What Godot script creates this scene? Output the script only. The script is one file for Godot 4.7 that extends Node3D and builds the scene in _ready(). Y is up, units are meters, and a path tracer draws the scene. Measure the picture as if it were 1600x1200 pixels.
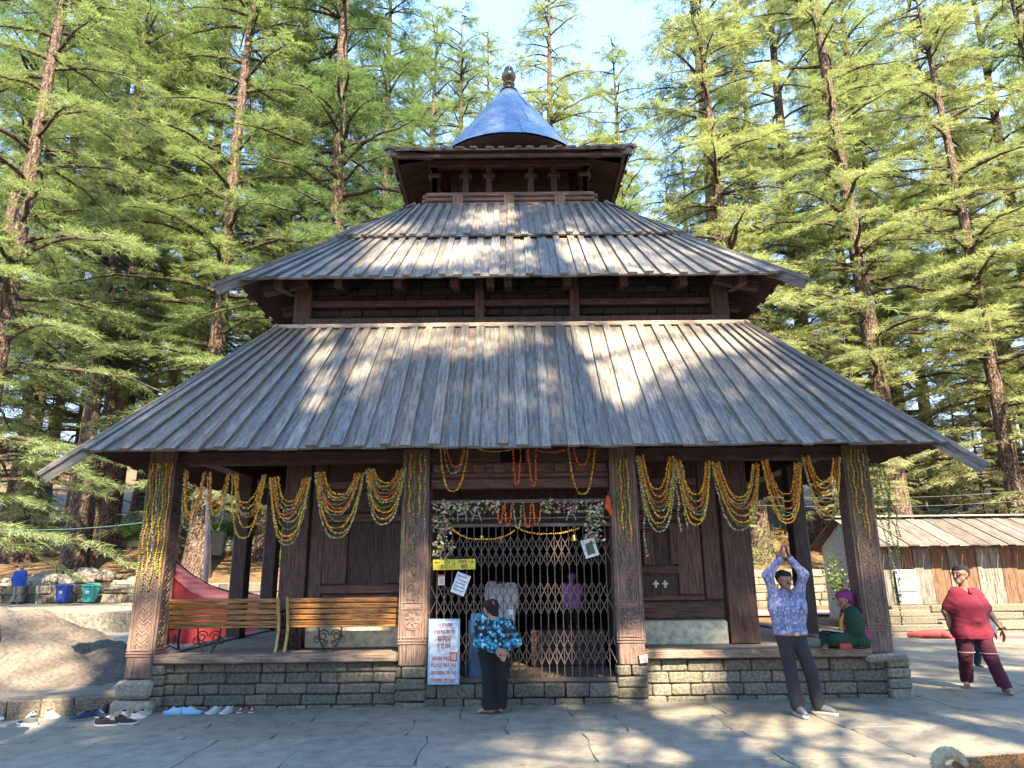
extends Node3D
# A tiered timber temple in a cedar forest. y is up, metres; the camera stands at (0, 1.7, 0) and looks along -z.

const CZ := -15.3            # the temple's centre lies at (0, 0, CZ)
const SUN := Vector3(0.20, 0.66, 0.72)   # towards the sun
var rng := RandomNumberGenerator.new()
var used := {}
var M := {}                  # materials
var T := {}                  # textures

# ------------------------------------------------------------------ mesh builder
class MB:
	var v := PackedVector3Array()
	var n := PackedVector3Array()
	var u := PackedVector2Array()
	var c := PackedColorArray()
	var ix := PackedInt32Array()
	var col := Color(1, 1, 1)
	var uo := Vector2.ZERO
	var us := 1.0
	func quad(a: Vector3, b: Vector3, d: Vector3, e: Vector3) -> void:   # counter-clockwise seen from outside
		var nn := (b - a).cross(e - a)
		if nn.length_squared() < 1e-14:
			nn = (d - b).cross(e - b)
		nn = nn.normalized()
		var k := v.size()
		v.append(a); v.append(b); v.append(d); v.append(e)
		for i in 4:
			n.append(nn); c.append(col)
		var l1 := (a.distance_to(b) + d.distance_to(e)) * 0.5 * us
		var l2 := (a.distance_to(e) + b.distance_to(d)) * 0.5 * us
		if l1 > l2:
			u.append(uo); u.append(uo + Vector2(0, l1)); u.append(uo + Vector2(l2, l1)); u.append(uo + Vector2(l2, 0))
		else:
			u.append(uo); u.append(uo + Vector2(l1, 0)); u.append(uo + Vector2(l1, l2)); u.append(uo + Vector2(0, l2))
		ix.append(k); ix.append(k + 2); ix.append(k + 1); ix.append(k); ix.append(k + 3); ix.append(k + 2)
	func quadr(a: Vector3, b: Vector3, d: Vector3, e: Vector3) -> void:   # uv 0..1 over the quad, for print
		var k := v.size()
		quad(a, b, d, e)
		u[k] = Vector2(0, 1); u[k + 1] = Vector2(1, 1); u[k + 2] = Vector2(1, 0); u[k + 3] = Vector2(0, 0)
	func tri(a: Vector3, b: Vector3, d: Vector3) -> void:
		var nn := (b - a).cross(d - a).normalized()
		var k := v.size()
		v.append(a); v.append(b); v.append(d)
		for i in 3:
			n.append(nn); c.append(col)
		u.append(uo); u.append(uo + Vector2(a.distance_to(b), 0) * us); u.append(uo + Vector2(0, a.distance_to(d)) * us)
		ix.append(k); ix.append(k + 2); ix.append(k + 1)
	func hexa(b: Array, t: Array) -> void:   # two quads counter-clockwise seen from the t side
		quad(t[0], t[1], t[2], t[3])
		quad(b[3], b[2], b[1], b[0])
		for i in 4:
			var j := (i + 1) % 4
			quad(b[i], b[j], t[j], t[i])
	func box(p: Vector3, s: Vector3, bas := Basis()) -> void:
		var h := s * 0.5
		var q := []
		for k in [[-1, -1, 1], [1, -1, 1], [1, 1, 1], [-1, 1, 1], [-1, -1, -1], [1, -1, -1], [1, 1, -1], [-1, 1, -1]]:
			q.append(p + bas * Vector3(k[0] * h.x, k[1] * h.y, k[2] * h.z))
		hexa([q[4], q[5], q[6], q[7]], [q[0], q[1], q[2], q[3]])
	func cbox(p: Vector3, s: Vector3, bev: float, bas := Basis(), jit := 0.0, r: RandomNumberGenerator = null) -> void:   # chamfered box, 44 triangles
		var h := s * 0.5
		var b := minf(bev, minf(h.x, minf(h.y, h.z)) * 0.9)
		var q := {}
		for sx in [-1, 1]:
			for sy in [-1, 1]:
				for sz in [-1, 1]:
					var j := Vector3.ZERO
					if jit > 0.0:
						j = Vector3(r.randf_range(-jit, jit), r.randf_range(-jit, jit), r.randf_range(-jit, jit))
					for a in 3:
						var o := Vector3(b, b, b)
						o[a] = 0.0
						q[[a, sx, sy, sz]] = p + bas * (Vector3(sx, sy, sz) * (h - o) + j)
		for s1 in [-1, 1]:
			var f := [[-1, -1], [1, -1], [1, 1], [-1, 1]]
			if s1 < 0:
				f.reverse()
			quad(q[[2, f[0][0], f[0][1], s1]], q[[2, f[1][0], f[1][1], s1]], q[[2, f[2][0], f[2][1], s1]], q[[2, f[3][0], f[3][1], s1]])
			quad(q[[0, s1, f[0][0], f[0][1]]], q[[0, s1, f[1][0], f[1][1]]], q[[0, s1, f[2][0], f[2][1]]], q[[0, s1, f[3][0], f[3][1]]])
			quad(q[[1, f[0][1], s1, f[0][0]]], q[[1, f[1][1], s1, f[1][0]]], q[[1, f[2][1], s1, f[2][0]]], q[[1, f[3][1], s1, f[3][0]]])
			for s2 in [-1, 1]:
				var e := [-1, 1] if s1 * s2 > 0 else [1, -1]
				# edge along z between x face and y face, along y between x and z, along x between y and z
				quad(q[[0, s1, s2, e[1]]], q[[0, s1, s2, e[0]]], q[[1, s1, s2, e[0]]], q[[1, s1, s2, e[1]]])
				quad(q[[0, s1, e[0], s2]], q[[0, s1, e[1], s2]], q[[2, s1, e[1], s2]], q[[2, s1, e[0], s2]])
				quad(q[[1, e[1], s1, s2]], q[[1, e[0], s1, s2]], q[[2, e[0], s1, s2]], q[[2, e[1], s1, s2]])
				for s3 in [-1, 1]:
					if s1 * s2 * s3 > 0:
						tri(q[[0, s1, s2, s3]], q[[1, s1, s2, s3]], q[[2, s1, s2, s3]])
					else:
						tri(q[[0, s1, s2, s3]], q[[2, s1, s2, s3]], q[[1, s1, s2, s3]])
	func beam(a: Vector3, b: Vector3, w: float, h: float, up := Vector3.UP) -> void:   # a box from a to b
		var d := (b - a).normalized()
		if absf(d.dot(up)) > 0.99:
			up = Vector3.BACK
		var x := up.cross(d).normalized()
		var y := d.cross(x)
		box((a + b) * 0.5, Vector3(w, h, a.distance_to(b)), Basis(x, y, d))
	func tube(pts: Array, rad, sides := 8, caps := true, squash := 1.0) -> void:
		var m := pts.size()
		var k0 := v.size()
		var side := Vector3.ZERO
		var run := 0.0
		for i in m:
			var d: Vector3 = (pts[mini(i + 1, m - 1)] - pts[maxi(i - 1, 0)]).normalized()
			if side == Vector3.ZERO:
				side = d.cross(Vector3.UP if absf(d.y) < 0.9 else Vector3.RIGHT).normalized()
			else:
				side = (side - d * side.dot(d)).normalized()
			var other := d.cross(side)
			var r: float = rad[i] if rad is Array or rad is PackedFloat32Array else rad
			if i > 0:
				run += pts[i].distance_to(pts[i - 1])
			for j in sides + 1:
				var a := TAU * j / sides
				var o := side * cos(a) + other * sin(a) * squash
				v.append(pts[i] + o * r)
				n.append(o.normalized()); c.append(col)
				u.append(uo + Vector2(float(j) / sides * TAU * r, run) * us)
		for i in m - 1:
			for j in sides:
				var a := k0 + i * (sides + 1) + j
				var b := a + sides + 1
				ix.append(a); ix.append(b); ix.append(a + 1); ix.append(a + 1); ix.append(b); ix.append(b + 1)
		if caps:
			for e in [0, m - 1]:
				var d: Vector3 = (pts[0] - pts[1]).normalized() if e == 0 else (pts[m - 1] - pts[m - 2]).normalized()
				var k := v.size()
				v.append(pts[e]); n.append(d); c.append(col); u.append(uo)
				for j in sides + 1:
					v.append(v[k0 + e * (sides + 1) + j]); n.append(d); c.append(col); u.append(uo + Vector2(0.01, 0.01))
				for j in sides:
					if e == 0:
						ix.append(k); ix.append(k + 1 + j); ix.append(k + 2 + j)
					else:
						ix.append(k); ix.append(k + 2 + j); ix.append(k + 1 + j)
	func lathe(at: Vector3, prof: Array, sides := 24, bas := Basis()) -> void:   # prof: Vector2(radius, height) from the bottom up
		var k0 := v.size()
		var m := prof.size()
		for i in m:
			var p: Vector2 = prof[i]
			var t: Vector2 = (prof[mini(i + 1, m - 1)] - prof[maxi(i - 1, 0)]).normalized()
			for j in sides + 1:
				var a := TAU * j / sides
				v.append(at + bas * Vector3(cos(a) * p.x, p.y, sin(a) * p.x))
				n.append((bas * Vector3(cos(a) * t.y, -t.x, sin(a) * t.y)).normalized()); c.append(col)
				u.append(uo + Vector2(float(j) / sides * TAU * p.x, p.y) * us)
		for i in m - 1:
			for j in sides:
				var a := k0 + i * (sides + 1) + j
				var b := a + sides + 1
				ix.append(a); ix.append(a + 1); ix.append(b); ix.append(a + 1); ix.append(b + 1); ix.append(b)
	func mesh(mat: Material) -> ArrayMesh:
		var a := []
		a.resize(Mesh.ARRAY_MAX)
		a[Mesh.ARRAY_VERTEX] = v; a[Mesh.ARRAY_NORMAL] = n; a[Mesh.ARRAY_TEX_UV] = u; a[Mesh.ARRAY_COLOR] = c; a[Mesh.ARRAY_INDEX] = ix
		var me := ArrayMesh.new()
		me.add_surface_from_arrays(Mesh.PRIMITIVE_TRIANGLES, a)
		me.surface_set_material(0, mat)
		return me

# ------------------------------------------------------------------ nodes
func numbered(called: String) -> String:
	if not used.has(called):
		used[called] = 0
		return called
	used[called] += 1
	return "%s_%03d" % [called, used[called]]

func tag(o: Node, label: String, category: String, group := "", kind := "") -> Node:
	if label: o.set_meta("label", label)
	if category: o.set_meta("category", category)
	if group: o.set_meta("group", group)
	if kind: o.set_meta("kind", kind)
	return o

func thing(called: String, label: String, category: String, at := Vector3.ZERO, group := "") -> Node3D:
	var o := Node3D.new()
	o.name = numbered(called)
	add_child(o)
	o.position = at
	tag(o, label, category, group)
	return o

func part(called: String, mb: MB, mat: Material, parent: Node) -> MeshInstance3D:
	var o := MeshInstance3D.new()
	o.mesh = mb.mesh(mat)
	o.name = called
	parent.add_child(o, true)
	return o

func group_part(called: String, parent: Node) -> Node3D:
	var o := Node3D.new()
	o.name = called
	parent.add_child(o, true)
	return o

func single(called: String, mb: MB, mat: Material, label: String, category: String, group := "") -> MeshInstance3D:
	var o := part(numbered(called), mb, mat, self)
	tag(o, label, category, group)
	return o

func structure(called: String, mb: MB, mat: Material) -> MeshInstance3D:
	var o := part(numbered(called), mb, mat, self)
	o.set_meta("kind", "structure")
	return o

func again(o: Node3D, label: String, at: Vector3, turn := 0.0) -> Node3D:
	var r: Node3D = o.duplicate()
	r.name = numbered(String(o.name).rstrip("0123456789_"))
	add_child(r)
	r.position = at
	r.rotation.y = turn
	r.set_meta("label", label)
	return r

func rr(a: float, b: float) -> float:
	return rng.randf_range(a, b)

func grey(g: float, warm := 0.0) -> Color:
	return Color(g * (1 + warm), g, g * (1 - warm * 1.2))

# ------------------------------------------------------------------ textures and materials
func field(w: int, h: int, layers: Array, sd: int) -> PackedFloat32Array:   # layers: [frequency, stretch along v, weight, type]
	var sum := PackedFloat32Array()
	sum.resize(w * h)
	var k := 0
	for l in layers:
		var nz := FastNoiseLite.new()
		nz.seed = sd + k * 17
		nz.frequency = l[0]
		nz.noise_type = FastNoiseLite.TYPE_SIMPLEX_SMOOTH
		if l.size() > 3 and l[3] == 1:
			nz.noise_type = FastNoiseLite.TYPE_CELLULAR
			nz.cellular_return_type = FastNoiseLite.RETURN_DISTANCE2_SUB
		nz.fractal_octaves = 4 if l.size() < 5 else l[4]
		var im := nz.get_seamless_image(w, maxi(8, int(h / l[1])), false, false, 0.15)
		im.resize(w, h, Image.INTERPOLATE_CUBIC)
		im.convert(Image.FORMAT_L8)
		var by := im.get_data()
		var a: float = l[2] / 255.0
		for i in w * h:
			sum[i] += (by[i] - 127) * a
		k += 1
	return sum

func ramp_tex(f: PackedFloat32Array, w: int, h: int, stops: Array) -> ImageTexture:   # stops: [value, Color sRGB]
	var g := Gradient.new()
	g.offsets = PackedFloat32Array(stops.map(func(s): return s[0]))
	g.colors = PackedColorArray(stops.map(func(s): return s[1]))
	var lut := PackedByteArray()
	for i in 256:
		var c := g.sample(i / 255.0)
		lut.append(c.r8); lut.append(c.g8); lut.append(c.b8)
	var by := PackedByteArray()
	by.resize(w * h * 3)
	for i in w * h:
		var k := clampi(int((f[i] + 0.5) * 255.0), 0, 255) * 3
		by[i * 3] = lut[k]; by[i * 3 + 1] = lut[k + 1]; by[i * 3 + 2] = lut[k + 2]
	return ImageTexture.create_from_image(Image.create_from_data(w, h, false, Image.FORMAT_RGB8, by))

func grey_tex(f: PackedFloat32Array, w: int, h: int) -> ImageTexture:
	return ramp_tex(f, w, h, [[0.0, Color(0, 0, 0)], [1.0, Color(1, 1, 1)]])

func mat(tex: Texture2D, scale: float, rough := 0.85, bump: Texture2D = null, bump_cm := 0.5, tri := false, tint := Color(1, 1, 1)) -> StandardMaterial3D:
	var m := StandardMaterial3D.new()
	m.vertex_color_use_as_albedo = true
	m.albedo_color = tint
	m.roughness = rough
	if tex:
		m.albedo_texture = tex
	if bump:
		m.heightmap_enabled = true
		m.heightmap_texture = bump
		m.heightmap_scale = bump_cm
	m.uv1_scale = Vector3(scale, scale, scale)
	if tri:
		m.uv1_triplanar = true
		m.uv1_world_triplanar = true
	return m

func G(x: float) -> Color:
	return Color(x, x, x)

func make_materials() -> void:
	var s := 512
	var f := field(s, s, [[0.045, 14, 1.0], [0.012, 5, 0.5], [0.15, 8, 0.55]], 3)
	T.wood = ramp_tex(f, s, s, [[0.0, G(0.42)], [0.28, G(0.66)], [0.5, G(0.8)], [0.75, G(0.9)], [1.0, Color(1, 0.99, 0.97)]])
	T.woodh = grey_tex(f, s, s)
	# weathered boards: grain plus pale, flaking lichen and dark rain stains with ragged outlines
	var g := field(s, s, [[0.03, 6, 1.3], [0.12, 6, 0.9]], 31)
	for i in s * s:
		g[i] = f[i] * 0.55 + (0.16 if g[i] > 0.40 else (-0.15 if g[i] < -0.40 else g[i] * 0.22)) - 0.05
	T.weathered = ramp_tex(g, s, s, [[0.0, Color(0.42, 0.39, 0.37)], [0.3, Color(0.68, 0.655, 0.64)], [0.5, Color(0.79, 0.775, 0.765)], [0.72, Color(0.88, 0.87, 0.86)], [1.0, Color(0.98, 0.97, 0.95)]])
	f = field(s, s, [[0.02, 1, 0.7], [0.07, 1, 0.7], [0.25, 1, 0.5, 0, 2]], 7)
	T.stone = ramp_tex(f, s, s, [[0.0, G(0.4)], [0.3, Color(0.68, 0.66, 0.63)], [0.55, Color(0.83, 0.82, 0.79)], [0.8, Color(0.95, 0.94, 0.9)], [1.0, G(1.0)]])
	T.stoneh = grey_tex(f, s, s)
	f = field(s, s, [[0.012, 1, 0.7], [0.05, 1, 0.5], [0.25, 1, 0.6, 0, 2]], 11)
	T.slab = ramp_tex(f, s, s, [[0.0, Color(0.62, 0.605, 0.59)], [0.35, Color(0.78, 0.775, 0.77)], [0.6, Color(0.85, 0.845, 0.84)], [1.0, Color(0.95, 0.93, 0.90)]])
	T.slabh = grey_tex(f, s, s)
	f = field(s, s, [[0.012, 1, 0.9], [0.06, 1, 0.6], [0.3, 1, 0.7, 0, 2]], 13)
	T.soil = ramp_tex(f, s, s, [[0.0, Color(0.36, 0.3, 0.24)], [0.4, Color(0.62, 0.53, 0.43)], [0.6, Color(0.76, 0.67, 0.55)], [0.8, Color(0.66, 0.63, 0.44)], [1.0, Color(0.92, 0.85, 0.72)]])
	T.soilh = grey_tex(f, s, s)
	f = field(256, 512, [[0.05, 6, 1.1], [0.1, 3, 0.8], [0.02, 1, 0.4]], 17)
	T.bark = ramp_tex(f, 256, 512, [[0.0, Color(0.28, 0.24, 0.22)], [0.4, Color(0.58, 0.51, 0.47)], [0.7, Color(0.82, 0.75, 0.7)], [1.0, Color(1, 0.96, 0.92)]])
	T.barkh = grey_tex(f, 256, 512)
	f = field(256, 256, [[0.03, 1, 0.8], [0.15, 1, 0.5]], 19)
	T.plain = ramp_tex(f, 256, 256, [[0.0, G(0.66)], [0.5, G(0.88)], [1.0, G(1.0)]])
	T.plainh = grey_tex(f, 256, 256)
	M.roof = mat(T.weathered, 1.1, 0.78, T.woodh, 0.5)
	M.wood = mat(T.wood, 1.3, 0.72, T.woodh, 0.6)
	M.varnish = mat(T.wood, 1.6, 0.38, T.woodh, 0.15)
	M.stone = mat(T.stone, 1.7, 0.9, T.stoneh, 1.6, true)
	M.slab = mat(T.slab, 0.45, 0.62, T.slabh, 0.8, true)
	M.rock = mat(T.stone, 0.55, 0.92, T.stoneh, 3.5, true)
	M.boulder = mat(T.stone, 1.15, 0.93, T.stoneh, 2.5, true)
	M.soil = mat(T.soil, 0.28, 0.95, T.soilh, 4.0, true)
	M.bark = mat(T.bark, 0.55, 0.95, T.barkh, 5.0)
	M.plaster = mat(T.plain, 0.8, 0.9, T.plainh, 0.8, true)
	M.paint = mat(T.plain, 1.5, 0.45)
	M.iron = mat(T.plain, 4.0, 0.55, T.plainh, 0.1)
	M.iron.metallic = 0.35
	M.tin = mat(T.plain, 0.9, 0.42, T.plainh, 0.5)
	M.tin.metallic = 0.75
	M.cloth = mat(T.plain, 3.0, 0.95)
	M.skin = mat(T.plain, 6.0, 0.55)
	M.gloss = mat(null, 1.0, 0.2)
	M.flower = mat(null, 1.0, 0.9)
	M.leaf = mat(null, 1.0, 0.7)
	M.leaf.backlight_enabled = true
	M.leaf.backlight = Color(0.95, 0.98, 0.78)
	M.brass = mat(null, 1.0, 0.3)
	M.brass.metallic = 0.9
	M.weatherplank = mat(T.wood, 0.8, 0.85, T.woodh, 0.8)
	M.tentcloth = mat(T.plain, 3.0, 0.9)
	M.tentcloth.backlight_enabled = true
	M.tentcloth.backlight = Color(0.4, 0.06, 0.05)
	# printed border: small darker sprigs on pink
	var im := Image.create(128, 128, false, Image.FORMAT_RGB8)
	im.fill(Color(0.98, 0.95, 0.92))
	for k in 8:
		for j in 4:
			im.fill_rect(Rect2i(k * 16 + (j % 2) * 8, j * 32 + 6, 4, 14), Color(0.78, 0.42, 0.4))
			im.fill_rect(Rect2i(k * 16 + (j % 2) * 8 - 2, j * 32 + 10, 8, 3), Color(0.8, 0.5, 0.46))
	M.border = mat(ImageTexture.create_from_image(im), 2.0, 0.9)
	# printed cloths
	var pr := RandomNumberGenerator.new()
	pr.seed = 9
	im = Image.create(256, 256, false, Image.FORMAT_RGB8)
	im.fill(Color(0.50, 0.58, 0.78))
	for k in 150:
		var q := Vector2i(pr.randi_range(0, 250), pr.randi_range(0, 240))
		im.fill_rect(Rect2i(q.x, q.y, pr.randi_range(8, 16), pr.randi_range(12, 30)), Color(0.42, 0.47, 0.66) if k % 3 else Color(0.62, 0.68, 0.86))
	for k in 90:
		var q := Vector2i(pr.randi_range(0, 240), pr.randi_range(0, 236))
		im.fill_rect(Rect2i(q.x, q.y, 11, 18), Color(0.88, 0.9, 0.96))
		if k % 2: im.fill_rect(Rect2i(q.x + 3, q.y + 4, 5, 9), Color(0.5, 0.56, 0.74))
	M.shirt = mat(ImageTexture.create_from_image(im), 2.6, 0.85, null, 0.5, false, Color(0.72, 0.70, 0.72))
	M.shirt.uv1_triplanar = true
	im = Image.create(256, 256, false, Image.FORMAT_RGB8)
	im.fill(Color(0.03, 0.04, 0.06))
	for k in 110:
		var q := Vector2(pr.randi_range(0, 255), pr.randi_range(0, 255))
		var cc: Color = [Color(0.05, 0.50, 0.62), Color(0.10, 0.62, 0.72), Color(0.6, 0.82, 0.9), Color(0.06, 0.3, 0.42)][k % 4]
		for j in 5:
			var a := TAU * j / 5 + k
			var e := q + Vector2(cos(a), sin(a)) * 9
			for t in 12:
				var ee := q.lerp(e, t / 11.0)
				im.fill_rect(Rect2i(posmod(int(ee.x), 250), posmod(int(ee.y), 250), 5, 5), cc)
	M.floral = mat(ImageTexture.create_from_image(im), 2.2, 0.85)
	M.floral.uv1_triplanar = true
	im = Image.create(128, 128, false, Image.FORMAT_RGB8)
	im.fill(Color(0.85, 0.8, 0.85))
	for k in 26:
		im.fill_rect(Rect2i(pr.randi_range(0, 118), pr.randi_range(0, 118), 8, 8), [Color(1, 1, 1), Color(1.0, 0.7, 0.4), Color(0.5, 0.4, 0.5)][k % 3])
	M.scarf = mat(ImageTexture.create_from_image(im), 5.0, 0.8)
	M.scarf.uv1_triplanar = true

# ------------------------------------------------------------------ terrain
func gh(x: float, z: float) -> float:
	var d := -z
	var h := clampf(x, -8, 12) * 0.008
	h += 0.35 * smoothstep(16.0, 32.0, d)
	h += 0.95 * smoothstep(33.8, 35.6, d) + 0.12 * clampf(d - 34.0, 0.0, 14.0)
	h += 1.1 * smoothstep(47.8, 48.9, d) + 0.2 * maxf(0.0, d - 49.0)
	if d > 35.5:
		h += (sin(x * 0.31 + z * 0.2) * 0.16 + sin(x * 0.13 - z * 0.37) * 0.2) * smoothstep(35.5, 39.0, d)
	if d < -6:
		h += (-6.0 - d) * 0.03
	return h

func make_ground() -> void:
	var mb := MB.new()
	var xs := []
	var zs := []
	var x := -170.0
	while x <= 170.1:
		xs.append(x)
		x += 1.2 if absf(x) < 40 else 5.0
	var z := 70.0
	while z >= -190.1:
		zs.append(z)
		z -= 1.2 if z < -10 and z > -62 else 5.0
	for j in zs.size():
		for i in xs.size():
			var p := Vector3(xs[i], gh(xs[i], zs[j]) - 0.05, zs[j])
			mb.v.append(p)
			var e := 0.4
			mb.n.append(Vector3(gh(p.x - e, p.z) - gh(p.x + e, p.z), 2 * e, gh(p.x, p.z - e) - gh(p.x, p.z + e)).normalized())
			mb.u.append(Vector2(p.x, p.z))
			mb.c.append(Color(0.30, 0.225, 0.155))
	var w := xs.size()
	for j in zs.size() - 1:
		for i in w - 1:
			var a := j * w + i
			mb.ix.append_array(PackedInt32Array([a, a + w, a + 1, a + 1, a + w, a + w + 1]))
	structure("ground", mb, M.soil)

func make_paving() -> void:
	# bed of the flagged court, then each flagstone on it
	var mb := MB.new()
	mb.col = Color(0.2, 0.18, 0.155)
	for r in [[-12.0, 4.0, -11.0, 5.4], [5.4, 4.0, -19.0, 17.0]]:
		var brk := [r[0]]
		for q in [-8.0, 12.0]:
			if q > r[0] and q < r[3]: brk.append(q)
		brk.append(r[3])
		for i in brk.size() - 1:
			for zz in [[4.0, -16.0], [-16.0, -19.0]]:
				if zz[1] < r[2] - 6.0: continue
				var z0: float = zz[0]
				var z1: float = maxf(zz[1], r[2])
				mb.quad(Vector3(brk[i], gh(brk[i], z0) - 0.016, z0), Vector3(brk[i + 1], gh(brk[i + 1], z0) - 0.016, z0), Vector3(brk[i + 1], gh(brk[i + 1], z1) - 0.016, z1), Vector3(brk[i], gh(brk[i], z1) - 0.016, z1))
	var bed := structure("paving", mb, M.slab)
	rng.seed = 77
	var z := -2.2
	while z > -18.6:
		var dz := rr(0.75, 1.35) * (1.0 if z > -11 else 1.25)
		var x := -9.0 + rr(-0.6, 0.6) if z > -11.0 else 5.3
		var lim := minf(16.5, -z * 0.78 + 3.0)
		if z > -11.0:
			x = maxf(-11.0, z * 0.78 - 2.2) + rr(-0.5, 0.5)
		while x < lim:
			var dx := rr(0.9, 1.9)
			if z - dz < -10.6 and z > -11.0 and x < 5.4:
				dz = minf(dz, maxf(z + 10.9, 0.25))
			var p := [Vector2(x, z), Vector2(x + dx, z), Vector2(x + dx, z - dz), Vector2(x, z - dz)]
			var poly := []
			var gap := rr(0.001, 0.004)
			for k in 4:
				var a: Vector2 = p[k]
				var b: Vector2 = p[(k + 1) % 4]
				var mid: Vector2 = (p[0] + p[2]) * 0.5
				var ka: Vector2 = a + (mid - a).normalized() * gap * 1.4
				var kb: Vector2 = b + (mid - b).normalized() * gap * 1.4
				for t in [0.02, 0.27, 0.5, 0.75]:
					var q: Vector2 = ka.lerp(kb, t)
					var wob := 0.014 * sin(q.x * 7.3 + q.y * 5.1) + 0.012 * sin(q.x * 3.1 - q.y * 9.0)
					poly.append(q + Vector2(wob, wob * 0.7 - 0.35 * gap))
			var lift := rr(-0.003, 0.004)
			var tilt := Vector2(rr(-0.002, 0.002), rr(-0.002, 0.002))
			var sb := MB.new()
			var base := rr(0.235, 0.285)
			var warm := rr(-0.035, 0.03)
			sb.col = Color(base * (1.11 + warm), base * 1.0, base * (0.79 - warm))
			var top := []
			var rim := []
			var low := []
			var mid2: Vector2 = (p[0] + p[2]) * 0.5
			for q in poly:
				var hh: float = gh(q.x, q.y) + lift + (q - mid2).dot(tilt)
				var inn: Vector2 = q + (mid2 - q).normalized() * 0.006
				top.append(Vector3(inn.x, hh, inn.y)); rim.append(Vector3(q.x, hh - 0.003, q.y)); low.append(Vector3(q.x, hh - 0.03, q.y))
			var mid3 := Vector3(mid2.x, gh(mid2.x, mid2.y) + lift, mid2.y)
			for k in poly.size():
				var k2 := (k + 1) % poly.size()
				sb.tri(mid3, top[k], top[k2])
				sb.quad(rim[k], rim[k2], top[k2], top[k])
				sb.quad(low[k], low[k2], rim[k2], rim[k])
			part("flagstone", sb, M.slab, bed)
			x += dx
		z -= dz

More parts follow.
